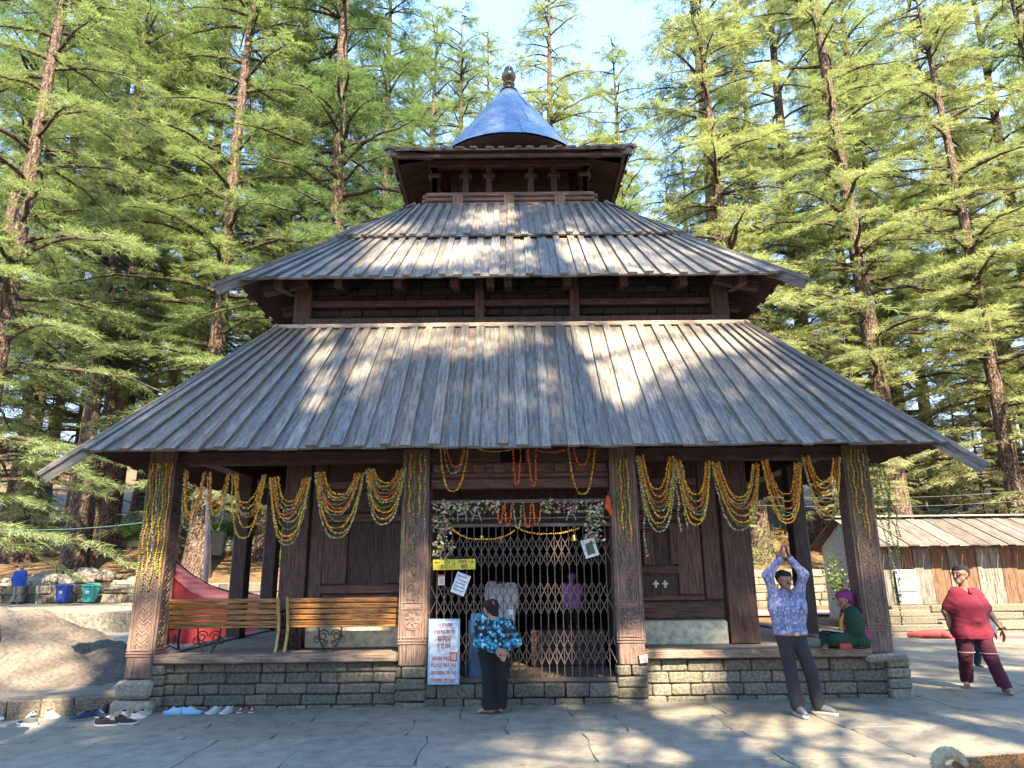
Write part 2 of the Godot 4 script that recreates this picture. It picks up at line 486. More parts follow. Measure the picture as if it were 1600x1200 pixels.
# ------------------------------------------------------------------ trees
# one cedar: a tapered trunk, drooping limbs in tiers, feathery sprays along every twig
func cedar(sd: int, hgt: float, bole: float, spread: float, trunk_r: float, dense: float, tint: Color, origin := Vector3.ZERO, gaps := []) -> Array:
	var r := RandomNumberGenerator.new()
	r.seed = sd
	var tb := MB.new()
	var lb := tb
	var fb := MB.new()
	tb.col = Color(0.19, 0.15, 0.13)
	var lean := Vector2(r.randf_range(-0.02, 0.02), r.randf_range(-0.02, 0.02))
	var pts := []
	var rad := []
	var seg := 16
	for i in seg + 1:
		var t := float(i) / seg
		pts.append(Vector3(lean.x * hgt * t + sin(t * 5 + sd) * 0.15, hgt * t - 0.4 * (1 - t), lean.y * hgt * t + cos(t * 4 + sd) * 0.15))
		rad.append(trunk_r * (pow(1 - t, 0.85) + 0.02) * (1.0 + 0.55 * exp(-t * hgt * 0.9)))
	tb.tube(pts, rad, 12)
	tb.col = Color(0.12, 0.095, 0.08)
	var y := bole
	while y < hgt - 0.6:
		var t := y / hgt
		var tier := (y - bole) / (hgt - bole)
		var len0 := spread * (0.35 + 0.65 * sin(minf(1.0, tier * 2.2 + 0.35) * PI * 0.5)) * pow(1 - tier, 0.62) + 0.5
		var nb := 2 if tier > 0.85 else 3
		for b in nb:
			if r.randf() > dense + 0.12:
				continue
			var az := r.randf() * TAU
			var ln := len0 * r.randf_range(0.6, 1.15)
			var fi := clampi(int(t * seg), 0, seg - 1)
			var root: Vector3 = pts[fi].lerp(pts[fi + 1], t * seg - fi)
			root.y = y + r.randf_range(-0.3, 0.3)
			var out := Vector3(cos(az), 0, sin(az))
			var rise := r.randf_range(0.0, 0.35) + 0.35 * tier
			var bp := []
			var br := []
			var ns := 6
			for k in ns + 1:
				var s := float(k) / ns
				bp.append(root + out * ln * s + Vector3(0, ln * (rise * s - 0.42 * s * s), 0) + Vector3(r.randf_range(-0.06, 0.06), r.randf_range(-0.05, 0.05), r.randf_range(-0.06, 0.06)) * ln * 0.3)
				br.append((0.035 + 0.016 * ln) * (1 - s) + 0.008)
			lb.tube(bp, br, 4, false)
			# twigs to both sides, lying flat and drooping at their tips
			var ntw := int(ln * 5.2 * dense) + 4
			for k in ntw:
				var s := pow(r.randf_range(0.02, 1.0), 0.8)
				var f := s * ns
				var i0 := mini(int(f), ns - 1)
				var q: Vector3 = bp[i0].lerp(bp[i0 + 1], f - i0)
				var sgn := 1.0 if k % 2 == 0 else -1.0
				var spread_a := r.randf_range(0.5, 1.25) * sgn
				var td := out.rotated(Vector3.UP, spread_a)
				var tl := (0.45 + 0.28 * ln * (1.0 - s * 0.6)) * r.randf_range(0.6, 1.2)
				var skip := false
				for g in gaps:
					var w: Vector3 = origin + q + td * tl * 0.5 - g[0]
					if (w - SUN.normalized() * w.dot(SUN.normalized())).length() < g[1] + tl * 0.35:
						skip = true
						break
				if skip:
					continue
				var nsp := int(tl * 5.0) + 2
				var shade := r.randf_range(0.75, 1.25)
				for m in nsp:
					var e := (m + r.randf()) / nsp
					var sp: Vector3 = q + td * tl * e + Vector3(0, 0.10 * tl * e - 0.30 * tl * e * e, 0)
					var cc := tint * (shade * r.randf_range(0.8, 1.2))
					cc.a = 1.0
					for w in 6:
						var bd := (td.rotated(Vector3.UP, r.randf_range(-1.3, 1.3)) + Vector3(0, r.randf_range(-0.75, 0.35), 0)).normalized()
						var bl := r.randf_range(0.16, 0.46)
						var wd := bd.cross(Vector3(r.randf_range(-0.6, 0.6), 1, r.randf_range(-0.6, 0.6))).normalized() * r.randf_range(0.02, 0.048)
						var o := sp + Vector3(r.randf_range(-0.09, 0.09), r.randf_range(-0.06, 0.06), r.randf_range(-0.09, 0.09))
						var nn := wd.cross(bd).normalized()
						var flip := nn.y < 0
						if flip: nn = -nn
						var kk := fb.v.size()
						fb.v.append(o - wd * 0.5); fb.v.append(o + wd * 0.5 + bd * bl * 0.3); fb.v.append(o + bd * bl)
						fb.n.append(nn); fb.n.append(nn); fb.n.append(nn)
						fb.c.append(cc); fb.c.append(cc); fb.c.append(cc)
						fb.u.append(Vector2.ZERO); fb.u.append(Vector2.ZERO); fb.u.append(Vector2.ZERO)
						fb.ix.append(kk); fb.ix.append(kk + (1 if flip else 2)); fb.ix.append(kk + (2 if flip else 1))
		y += (0.52 if tier < 0.8 else 0.42) * r.randf_range(0.7, 1.3) / maxf(dense, 0.5)
	return [tb.mesh(M.bark), fb.mesh(M.leaf)]

func tree_from(proto: Array, label: String, at: Vector3, turn: float, scl: float, group: String) -> Node3D:
	var o := thing("cedar_tree", label, "tree", at, group)
	o.rotation.y = turn
	o.scale = Vector3(scl, scl, scl)
	for k in 2:
		var m := MeshInstance3D.new()
		m.name = ["trunk", "crown"][k]
		m.mesh = proto[k]
		o.add_child(m)
	return o

# ------------------------------------------------------------------ the temple
func fan(t: float, we: float, wt: float) -> float:
	return signf(t) * (absf(t) - (we - wt) * pow(absf(t) / we, 2.4))

func roof_piece(rot: Basis, r: Array, t0: float, t1: float, s0: float, s1: float, off: float, th: float, under: Color, mb: MB) -> void:
	var we: float = r[0]; var he: float = r[1]; var wt: float = r[2]; var ht: float = r[3]
	var nn := rot * Vector3(0, we - wt, ht - he).normalized()
	var b := []
	for q in [[t0, s0], [t1, s0], [t1, s1], [t0, s1]]:
		var s: float = q[1]
		b.append(Vector3(0, 0, CZ) + rot * Vector3(lerpf(q[0], fan(q[0], we, wt), s), lerpf(he, ht, s), lerpf(we, wt, s)) + nn * off)
	var t := b.map(func(p): return p + nn * th)
	mb.quad(t[0], t[1], t[2], t[3])
	for i in 4:
		var j := (i + 1) % 4
		mb.quad(b[i], b[j], t[j], t[i])
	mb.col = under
	mb.quad(b[3], b[2], b[1], b[0])

func roof_tone() -> Color:
	var g := rr(0.22, 0.32)
	var w := rr(-0.03, 0.05)
	if rng.randf() < 0.16:
		return Color(g * 1.12, g * 0.97, g * 0.84)
	return Color(g * (1.04 + w), g, g * (0.93 - w))

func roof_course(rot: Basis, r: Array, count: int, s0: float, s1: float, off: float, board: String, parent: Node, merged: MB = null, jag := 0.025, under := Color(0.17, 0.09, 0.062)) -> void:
	var we: float = r[0]
	var ed := []
	for i in count + 1:
		ed.append(-we + 2.0 * we * i / count + (rr(-0.035, 0.035) if i > 0 and i < count else 0.0))
	for i in count:
		var mb := MB.new() if merged == null else merged
		mb.uo = Vector2(rr(0, 3), rr(0, 3))
		mb.col = roof_tone()
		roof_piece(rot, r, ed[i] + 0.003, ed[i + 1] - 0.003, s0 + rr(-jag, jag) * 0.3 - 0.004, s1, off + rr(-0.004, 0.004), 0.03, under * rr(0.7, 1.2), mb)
		if merged == null:
			part(board, mb, M.roof, parent)
	var pitch := 2.0 * we / count
	for i in count + 1:
		var w: float = pitch * rr(0.19, 0.27)
		var x: float = clampf(ed[i] + rr(-0.02, 0.02), -we + w, we - w)
		var mb := MB.new() if merged == null else merged
		mb.uo = Vector2(rr(0, 3), rr(0, 3))
		mb.col = roof_tone()
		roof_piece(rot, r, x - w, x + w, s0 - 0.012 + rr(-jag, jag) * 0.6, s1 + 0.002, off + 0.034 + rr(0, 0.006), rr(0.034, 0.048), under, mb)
		if merged == null:
			part("batten", mb, M.roof, parent)

func hip_beam(rot: Basis, r: Array, past: float, parent: Node, w := 0.105) -> void:
	var we: float = r[0]; var he: float = r[1]; var wt: float = r[2]; var ht: float = r[3]
	var a := Vector3(0, 0, CZ) + rot * Vector3(we, he, we)
	var b := Vector3(0, 0, CZ) + rot * Vector3(wt, ht, wt)
	var d := (a - b).normalized()
	var mb := MB.new()
	mb.col = grey(rr(0.2, 0.27), 0.05)
	mb.uo = Vector2(rr(0, 3), rr(0, 3))
	mb.beam(b + Vector3(0, 0.075, 0), a + d * past + Vector3(0, 0.055, 0), w * 1.6, w * 0.45)
	mb.beam(a - d * 2.2 + Vector3(0, -0.09, 0), a + d * (past - 0.1) + Vector3(0, -0.06, 0), w, w * 1.2)
	part("hip_rafter", mb, M.roof, parent)

func stone_wall_front(parent: Node, x0: float, x1: float, y0: Callable, y1: float, zf: float, courses: int, rot := Basis(), org := Vector3.ZERO, tone := 0.20) -> void:
	# coursed blocks, each a piece of its own; zf is the plane of the faces
	var ymin: float = minf(y0.call(x0), y0.call(x1)) - 0.05
	var ch := (y1 - ymin) / courses
	for k in courses:
		var x := x0 + (rr(-0.3, 0.0) if k % 2 else 0.0)
		while x < x1 - 0.05:
			var ln := rr(0.24, 0.56)
			var a := maxf(x, x0)
			var b := minf(x + ln, x1)
			if x1 - b < 0.16:
				b = x1
			if b - a > 0.06:
				var mb := MB.new()
				var g := tone * rr(0.72, 1.25)
				mb.col = Color(g * rr(1.02, 1.12), g, g * rr(0.76, 0.88))
				var dp := 0.3
				var pr := rr(-0.008, 0.016)
				mb.cbox(org + rot * Vector3((a + b) / 2, ymin + ch * (k + 0.5), zf - dp / 2 + pr), Vector3(b - a - 0.014, ch - 0.013, dp), 0.017, rot, 0.007, rng)
				part("stone", mb, M.stone, parent)
			x = b if b >= x1 else x + ln
	return

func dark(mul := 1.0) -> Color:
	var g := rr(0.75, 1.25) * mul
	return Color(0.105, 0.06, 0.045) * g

func carved_pillar(parent: Node, p: Vector3, w: float, top: float, chevron: bool) -> void:
	var g := group_part("pillar", parent)
	var mb := MB.new()
	mb.col = Color(0.215, 0.135, 0.105)
	mb.uo = Vector2(rr(0, 3), rr(0, 3))
	mb.cbox(Vector3(p.x, (p.y + top) / 2, p.z), Vector3(w, top - p.y, w), 0.02)
	part("shaft", mb, M.wood, g)
	# carving stands proud of the shaft's faces
	var zf := p.z + w / 2
	var cb := MB.new()
	cb.col = Color(0.24, 0.152, 0.118)
	var faces := [Basis(), Basis(Vector3.UP, PI / 2), Basis(Vector3.UP, -PI / 2)]
	for fb in faces:
		var at := func(x: float, y: float, z: float) -> Vector3: return Vector3(p.x, 0, p.z) + fb * Vector3(x, y, w / 2 + z)
		var hw := w / 2 - 0.03
		for s in [-1, 1]:
			cb.box(at.call(s * hw, (p.y + top) / 2 + 0.16, 0.006), Vector3(0.026, top - p.y - 0.36, 0.014), fb)
			cb.box(at.call(s * (hw - 0.04), (p.y + top) / 2 + 0.16, 0.004), Vector3(0.012, top - p.y - 0.36, 0.01), fb)
		for y in [p.y + 0.30, p.y + 0.335, p.y + 0.375]:
			cb.box(at.call(0, y, 0.007), Vector3(w - 0.012, 0.02, 0.016), fb)
		if chevron:
			var y: float = p.y + 0.42
			while y < top - 0.2:
				for s in [-1, 1]:
					var x2: float = hw - 0.055
					for q in 2:
						var o: float = q * 0.052
						cb.beam(at.call(0, y + o, 0.004), at.call(s * x2, y + o + x2 * 0.95, 0.004), 0.012, 0.014, fb * Vector3.BACK)
					cb.beam(at.call(s * x2, y + 0.012, 0.003), at.call(s * x2 * 0.45, y + 0.012 + x2 * 0.5, 0.003), 0.012, 0.014, fb * Vector3.BACK)
				y += 0.145
		else:
			# medallion, then scrolls of leaves up the shaft
			var my: float = p.y + 0.60
			for rad in [0.125, 0.105, 0.05]:
				var ring := []
				for k in 25:
					ring.append(at.call(cos(TAU * k / 24) * rad, my + sin(TAU * k / 24) * rad, 0.004))
				cb.tube(ring, 0.009, 5, false)
			for k in 8:
				var a := TAU * k / 8
				cb.beam(at.call(cos(a) * 0.03, my + sin(a) * 0.03, 0.004), at.call(cos(a + 0.5) * 0.1, my + sin(a + 0.5) * 0.1, 0.004), 0.02, 0.014, fb * Vector3.BACK)
			for k in 7:
				cb.box(at.call(-hw + 0.06 + k * (2 * hw - 0.12) / 6, my + 0.19, 0.004), Vector3(0.028, 0.05, 0.014), fb)
			cb.box(at.call(0, my + 0.15, 0.006), Vector3(w - 0.05, 0.016, 0.016), fb)
			cb.box(at.call(0, my + 0.235, 0.006), Vector3(w - 0.05, 0.016, 0.016), fb)
			var y: float = my + 0.3
			var k2 := 0
			while y < top - 0.22:
				var s := 1.0 if k2 % 2 == 0 else -1.0
				var sp := []
				for k in 11:
					var a := k * 0.55
					var rad := 0.068 * (1 - k / 14.0)
					sp.append(at.call(s * (0.022 + cos(a) * rad), y + sin(a) * rad, 0.004))
				cb.tube(sp, 0.0085, 5, false)
				for k in 3:
					cb.beam(at.call(-s * 0.02, y + 0.02 * k - 0.03, 0.003), at.call(-s * 0.085, y + 0.05 + 0.028 * k - 0.05, 0.003), 0.014, 0.012, fb * Vector3.BACK)
				y += 0.125
				k2 += 1
	part("carving", cb, M.wood, g)

func make_temple() -> Node3D:
	rng.seed = 5
	var t := thing("temple", "tiered dark timber temple with plank roofs, carved pillars and a metal cone on top", "temple")
	var fr := Basis()
	# --- stone plinth
	var pl := group_part("plinth", t)
	var core := MB.new()
	core.col = Color(0.10, 0.09, 0.08)
	core.box(Vector3(-3.3, 0.16, -15.4), Vector3(3.6, 0.8, 9.96))
	core.box(Vector3(3.56, 0.16, -15.4), Vector3(3.66, 0.8, 9.96))
	core.box(Vector3(0.11, -0.02, -15.25), Vector3(3.2, 0.5, 9.7))
	part("core", core, M.stone, pl)
	var g0 := func(x: float) -> float: return gh(x, -10.4) - 0.03
	stone_wall_front(pl, -5.1, -1.62, g0, 0.565, -10.38, 5)
	stone_wall_front(pl, 1.78, 5.40, g0, 0.545, -10.38, 4, Basis(), Vector3.ZERO, 0.25)
	stone_wall_front(pl, -1.62, -1.20, g0, 0.50, -10.27, 4)
	stone_wall_front(pl, 1.38, 1.80, g0, 0.49, -10.27, 4, Basis(), Vector3.ZERO, 0.23)
	stone_wall_front(pl, -1.24, 1.42, g0, 0.27, -10.30, 2)
	stone_wall_front(pl, -5.0, 5.0, func(_x): return -0.06, 0.55, 5.36, 5, Basis(Vector3.UP, PI / 2), Vector3(0, 0, CZ), 0.34)
	stone_wall_front(pl, -5.0, 5.0, func(_x): return -0.06, 0.55, 5.06, 5, Basis(Vector3.UP, -PI / 2), Vector3(0, 0, CZ))
	# corner blocks under the outer pillars
	for q in [[-5.12, -0.12, 0.12, 0.56], [-5.12, 0.115, 0.375, 0.47]]:
		var mb := MB.new()
		mb.col = Color(0.43, 0.39, 0.33)
		mb.cbox(Vector3(q[0], (q[1] + q[2]) / 2, -10.45), Vector3(q[3], q[2] - q[1], q[3]), 0.05, Basis(), 0.02, rng)
		part("stone", mb, M.stone, pl)
	var mb := MB.new()
	mb.col = Color(0.42, 0.38, 0.33)
	mb.cbox(Vector3(5.06, 0.56, -10.5), Vector3(0.55, 0.10, 0.55), 0.03, Basis(), 0.02, rng)
	part("stone", mb, M.stone, pl)
	# floor slabs of the verandah and timber sills along its edge
	mb = MB.new()
	mb.col = Color(0.30, 0.26, 0.22)
	for q in [[-5.02, -1.62], [1.80, 5.02]]:
		mb.box(Vector3((q[0] + q[1]) / 2, 0.605, -15.4), Vector3(q[1] - q[0], 0.09, 9.7))
	mb.box(Vector3(0.1, 0.25, -13.0), Vector3(2.7, 0.07, 5.0))
	part("floor", mb, M.slab, t)
	mb = MB.new()
	mb.col = dark(0.9)
	mb.cbox(Vector3(0.85, 0.56, -12.5), Vector3(1.2, 0.55, 1.1), 0.02)
	part("inner_platform", mb, M.wood, t)
	for q in [[-4.93, -1.60], [1.78, 4.86]]:
		mb = MB.new()
		mb.col = Color(0.30, 0.205, 0.15)
		mb.uo = Vector2(rr(0, 2), rr(0, 2))
		mb.cbox(Vector3((q[0] + q[1]) / 2, 0.622, -10.42), Vector3(q[1] - q[0], 0.112, 0.30), 0.018)
		part("sill_beam", mb, M.wood, t)
	for s in [-1, 1]:
		mb = MB.new()
		mb.col = Color(0.34, 0.24, 0.19)
		mb.cbox(Vector3(s * 5.0, 0.622, -15.6), Vector3(0.26, 0.112, 9.4), 0.018)
		part("sill_beam", mb, M.wood, t)
	# --- pillars
	carved_pillar(t, Vector3(-5.11, 0.375, -10.46), 0.36, 3.5, true)
	carved_pillar(t, Vector3(5.0, 0.61, -10.46), 0.34, 3.5, true)
	carved_pillar(t, Vector3(-1.41, 0.50, -10.47), 0.36, 3.5, false)
	carved_pillar(t, Vector3(1.60, 0.49, -10.47), 0.36, 3.5, false)
	for q in [[-4.96, 13.3], [-5.02, 15.1], [5.0, 12.75], [5.0, 17.6], [-5.0, 17.6], [5.0, 20.2], [-5.0, 20.2], [1.5, 20.2], [-1.5, 20.2]]:
		mb = MB.new()
		mb.col = dark(0.8)
		mb.cbox(Vector3(q[0], 2.1, -q[1]), Vector3(0.27, 2.9, 0.27), 0.02)
		part("post", mb, M.wood, t)
	# beams that the pillars carry
	for z in [-10.47, -20.2]:
		for q in [[-5.2, 0.0], [0.0, 5.2]]:
			mb = MB.new()
			mb.col = dark(0.9)
			mb.cbox(Vector3((q[0] + q[1]) / 2, 3.66, z), Vector3(5.2, 0.32, 0.30), 0.015)
			part("beam", mb, M.wood, t)
			mb = MB.new()
			mb.col = dark(0.9)
			mb.cbox(Vector3((q[0] + q[1]) / 2, 3.40, z - 0.02), Vector3(4.84, 0.19, 0.20), 0.012)
			part("beam", mb, M.wood, t)
	for s in [-1, 1]:
		mb = MB.new()
		mb.col = dark(0.9)
		mb.cbox(Vector3(s * 5.05, 3.66, CZ), Vector3(0.30, 0.31, 9.4), 0.015)
		part("beam", mb, M.wood, t)
		for z in [-13.3, -15.1, -17.6]:
			mb = MB.new()
			mb.col = dark(1.1)
			mb.beam(Vector3(s * 3.5, 3.95, z), Vector3(s * 5.2, 3.9, z), 0.14, 0.16)
			part("beam", mb, M.wood, t)
	# carved boards over the gate
	for q in [[3.185, 0.24, 0.10], [2.985, 0.15, 0.14], [3.11, 0.05, 0.17]]:
		mb = MB.new()
		mb.col = Color(0.17, 0.08, 0.058) * rr(0.85, 1.1)
		mb.uo = Vector2(rr(0, 2), rr(0, 2))
		mb.cbox(Vector3(0.10, q[0], -10.50), Vector3(2.62, q[1], q[2]), 0.012)
		part("lintel_board", mb, M.wood, t)
	for k in 9:
		mb = MB.new()
		mb.col = Color(0.17, 0.08, 0.058) * rr(0.85, 1.1)
		mb.cbox(Vector3(-1.1 + k * 0.3, 3.215, -10.435), Vector3(0.17, 0.12, 0.03), 0.01)
		part("lintel_panel", mb, M.wood, t)
	# --- inner hall
	var wall := group_part("hall", t)
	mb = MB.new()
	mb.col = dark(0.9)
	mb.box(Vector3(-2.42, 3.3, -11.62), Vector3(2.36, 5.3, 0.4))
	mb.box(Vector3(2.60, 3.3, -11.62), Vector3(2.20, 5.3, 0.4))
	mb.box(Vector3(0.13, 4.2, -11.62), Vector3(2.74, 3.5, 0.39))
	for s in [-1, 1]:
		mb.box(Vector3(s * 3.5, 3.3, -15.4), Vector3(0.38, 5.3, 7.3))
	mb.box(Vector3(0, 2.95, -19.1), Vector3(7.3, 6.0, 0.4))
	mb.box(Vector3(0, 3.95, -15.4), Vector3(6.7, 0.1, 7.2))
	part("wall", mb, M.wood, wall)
	# panelling: [x0, x1, y0, y1, proud]
	var boards := [
		[-3.62, -3.22, 0.66, 3.6, 0.10], [-3.18, -2.98, 1.0, 3.6, 0.06], [-2.98, -1.25, 1.02, 1.14, 0.05], [-2.98, -1.25, 1.16, 1.42, 0.02], [-2.98, -1.25, 1.44, 1.56, 0.07],
		[-2.98, -2.60, 1.58, 2.5, 0.05], [-2.02, -1.25, 1.58, 2.5, 0.05], [-2.98, -1.25, 2.52, 2.64, 0.08], [-2.98, -1.25, 2.68, 3.0, 0.03], [-2.98, -1.25, 3.04, 3.16, 0.08],
		[3.26, 3.70, 0.66, 3.6, 0.12], [2.95, 3.22, 1.30, 3.6, 0.06], [1.5, 3.22, 1.02, 1.27, 0.04], [1.5, 2.92, 1.29, 1.36, 0.09], [2.55, 2.92, 1.37, 2.45, 0.05], [1.5, 2.55, 1.68, 1.80, 0.08],
		[1.5, 1.72, 1.82, 2.35, 0.06], [2.02, 2.18, 1.82, 2.35, 0.06], [2.44, 2.55, 1.82, 2.45, 0.06], [1.5, 2.44, 2.36, 2.47, 0.07], [1.5, 2.92, 2.50, 2.62, 0.09], [1.5, 2.92, 2.66, 3.0, 0.03], [1.5, 2.92, 3.04, 3.16, 0.08]]
	for b in boards:
		mb = MB.new()
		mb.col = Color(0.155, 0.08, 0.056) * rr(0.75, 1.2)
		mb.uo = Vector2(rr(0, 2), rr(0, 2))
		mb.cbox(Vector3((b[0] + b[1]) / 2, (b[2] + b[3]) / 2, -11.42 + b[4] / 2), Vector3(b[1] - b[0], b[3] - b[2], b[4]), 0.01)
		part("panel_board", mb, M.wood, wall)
	for q in [[1.62, 0], [1.80, 0], [2.0, 0], [2.19, 1], [2.33, 1], [-2.5, 0], [-2.33, 0], [-2.16, 0], [-1.99, 0], [-1.82, 0]]:
		mb = MB.new()
		mb.col = Color(0.78, 0.76, 0.72) if q[1] else Color(0.03, 0.022, 0.02)
		var yy := 1.53 if q[0] > 0 else 1.30
		mb.box(Vector3(q[0], yy, -11.405), Vector3(0.026, 0.11, 0.05))
		mb.box(Vector3(q[0], yy + 0.005, -11.404), Vector3(0.09, 0.026, 0.05))
		part("cross_inlay", mb, M.paint, wall)
	for q in [[-3.16, -1.25, 0.0], [1.5, 3.22, 0.02]]:
		mb = MB.new()
		mb.col = Color(0.66, 0.62, 0.47)
		mb.cbox(Vector3((q[0] + q[1]) / 2, 0.825, -11.36), Vector3(q[1] - q[0], 0.345, 0.16), 0.02, Basis(), 0.012, rng)
		part("plaster_base", mb, M.plaster, wall)
	# --- lower roof
	var r1 := [5.83, 3.36, 3.97, 5.70]
	var roof := group_part("lower_roof", t)
	roof_course(fr, r1, 37, 0.0, 1.0, 0.0, "roof_board", roof)
	for s in [1, -1]:
		roof_course(Basis(Vector3.UP, s * PI / 2), r1, 30, 0.0, 1.0, 0.0, "roof_board", roof)
	var back := MB.new()
	roof_course(Basis(Vector3.UP, PI), r1, 30, 0.0, 1.0, 0.0, "", roof, back)
	part("back_boards", back, M.roof, roof).set_meta("kind", "stuff")
	for k in 4:
		hip_beam(Basis(Vector3.UP, k * PI / 2), r1, 0.62, roof)
		var b4 := Basis(Vector3.UP, k * PI / 2)
		mb = MB.new()
		mb.col = Color(0.62, 0.47, 0.36)
		mb.uo = Vector2(rr(0, 2), rr(0, 2))
		mb.cbox(Vector3(0, 0, CZ) + b4 * Vector3(0, 5.765, 3.95), Vector3(7.98, 0.075, 0.17), 0.012, b4)
		part("ridge_board", mb, M.wood, roof)
		for q in 2:
			mb = MB.new()
			mb.col = dark(0.95)
			var w2: float = [5.35, 4.6][q]
			mb.beam(Vector3(0, 0, CZ) + b4 * Vector3(-w2, 3.30 + (5.83 - w2) * 1.258, w2 - 0.02), Vector3(0, 0, CZ) + b4 * Vector3(w2, 3.30 + (5.83 - w2) * 1.258, w2 - 0.02), 0.10, 0.09)
			part("purlin", mb, M.wood, roof)
	# --- second tier: rubble between timbers
	var w2 := group_part("middle_wall", t)
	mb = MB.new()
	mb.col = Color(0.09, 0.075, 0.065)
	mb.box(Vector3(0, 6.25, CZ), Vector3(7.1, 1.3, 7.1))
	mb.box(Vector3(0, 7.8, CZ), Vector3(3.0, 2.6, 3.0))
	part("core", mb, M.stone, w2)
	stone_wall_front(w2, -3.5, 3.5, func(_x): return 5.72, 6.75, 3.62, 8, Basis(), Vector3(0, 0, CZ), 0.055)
	for y in [6.28, 6.86]:
		mb = MB.new()
		mb.col = dark(0.9)
		mb.cbox(Vector3(0, y, CZ + 3.6), Vector3(7.5, 0.12, 0.24), 0.012)
		part("timber", mb, M.wood, w2)
	for x in [-3.62, -0.55, 1.1, 3.62]:
		mb = MB.new()
		mb.col = dark(0.95)
		mb.cbox(Vector3(x, 6.3, CZ + 3.66), Vector3(0.16 if absf(x) < 3 else 0.3, 1.3, 0.2), 0.012)
		part("timber", mb, M.wood, w2)
	var r2 := [4.51, 6.41, 1.88, 9.07]
	var roof2 := group_part("middle_roof", t)
	for x in [-3.9, -2.9, -1.9, -0.95, -0.35, -0.05, 0.95, 1.9, 2.9, 3.9]:
		mb = MB.new()
		mb.col = dark(0.9)
		mb.beam(Vector3(x, 6.60, CZ + 3.5), Vector3(x, 6.44, CZ + 4.25), 0.13, 0.15)
		part("rafter_end", mb, M.wood, roof2)
		for s in [-1, 1]:
			mb = MB.new()
			mb.col = dark(0.9)
			mb.beam(Vector3(s * 3.5, 6.60, CZ + x), Vector3(s * 4.25, 6.44, CZ + x), 0.13, 0.15)
			part("rafter_end", mb, M.wood, roof2)
	for k in 3:
		var b4 := Basis(Vector3.UP, [0, PI / 2, -PI / 2][k])
		roof_course(b4, r2, 32 if k == 0 else 22, 0.0, 0.53, 0.0, "roof_board", roof2)
		roof_course(b4, r2, 32 if k == 0 else 22, 0.49, 1.0, 0.075, "roof_board", roof2)
	back = MB.new()
	roof_course(Basis(Vector3.UP, PI), r2, 22, 0.0, 0.53, 0.0, "", roof2, back)
	roof_course(Basis(Vector3.UP, PI), r2, 22, 0.49, 1.0, 0.075, "", roof2, back)
	part("back_boards", back, M.roof, roof2).set_meta("kind", "stuff")
	for k in 4:
		hip_beam(Basis(Vector3.UP, k * PI / 2), r2, 0.45, roof2, 0.12)
	# --- third tier: a railed gallery
	var gal := group_part("gallery", t)
	mb = MB.new()
	mb.col = dark(0.6)
	mb.box(Vector3(0, 9.6, CZ), Vector3(2.6, 2.2, 2.6))
	part("core", mb, M.wood, gal)
	for k in 4:
		var b4 := Basis(Vector3.UP, k * PI / 2)
		for y in 4:
			mb = MB.new()
			mb.col = Color(0.20, 0.125, 0.095) * rr(0.8, 1.2)
			mb.uo = Vector2(rr(0, 2), rr(0, 2))
			mb.cbox(Vector3(0, 0, CZ) + b4 * Vector3(0, 9.12 + y * 0.115, 1.80 + rr(-0.01, 0.01)), Vector3(3.56, 0.095, 0.12), 0.02, b4)
			part("rail", mb, M.wood, gal)
		for x in [-1.1, -0.02, 1.05]:
			mb = MB.new()
			mb.col = Color(0.34, 0.2, 0.15)
			mb.cbox(Vector3(0, 0, CZ) + b4 * Vector3(x, 9.29, 1.86), Vector3(0.22 if x else 0.36, 0.27, 0.04), 0.012, b4)
			part("carved_block", mb, M.wood, gal)
		for x in [-1.62, -0.95, -0.45, 0.45, 0.95, 1.62]:
			mb = MB.new()
			mb.col = dark(1.0)
			mb.cbox(Vector3(0, 0, CZ) + b4 * Vector3(x, 9.95, 1.62), Vector3(0.13, 1.0, 0.13), 0.015, b4)
			mb.cbox(Vector3(0, 0, CZ) + b4 * Vector3(x, 10.0, 1.62), Vector3(0.26, 0.1, 0.2), 0.02, b4)
			part("gallery_post", mb, M.wood, gal)
		mb = MB.new()
		mb.col = dark(0.9)
		mb.cbox(Vector3(0, 0, CZ) + b4 * Vector3(0, 10.28, 1.66), Vector3(3.5, 0.16, 0.16), 0.015, b4)
		part("beam", mb, M.wood, gal)
		mb = MB.new()
		mb.col = dark(0.9)
		mb.cbox(Vector3(0, 0, CZ) + b4 * Vector3(0, 10.05, 2.36), Vector3(4.7, 0.09, 0.07), 0.012, b4)
		part("eave_beam", mb, M.wood, gal)
	var r3 := [2.47, 10.12, 0.9, 10.98]
	var roof3 := group_part("upper_roof", t)
	for k in 4:
		var b4 := Basis(Vector3.UP, k * PI / 2)
		roof_course(b4, r3, 17, 0.0, 1.0, 0.0, "roof_board", roof3, null, 0.05)
		hip_beam(b4, r3, 0.12, roof3, 0.10)
	# --- metal cone in overlapping sheets
	var cone := group_part("cone", t)
	var rings := [[1.86, 10.96], [1.42, 11.62], [0.88, 12.40], [0.15, 13.43]]
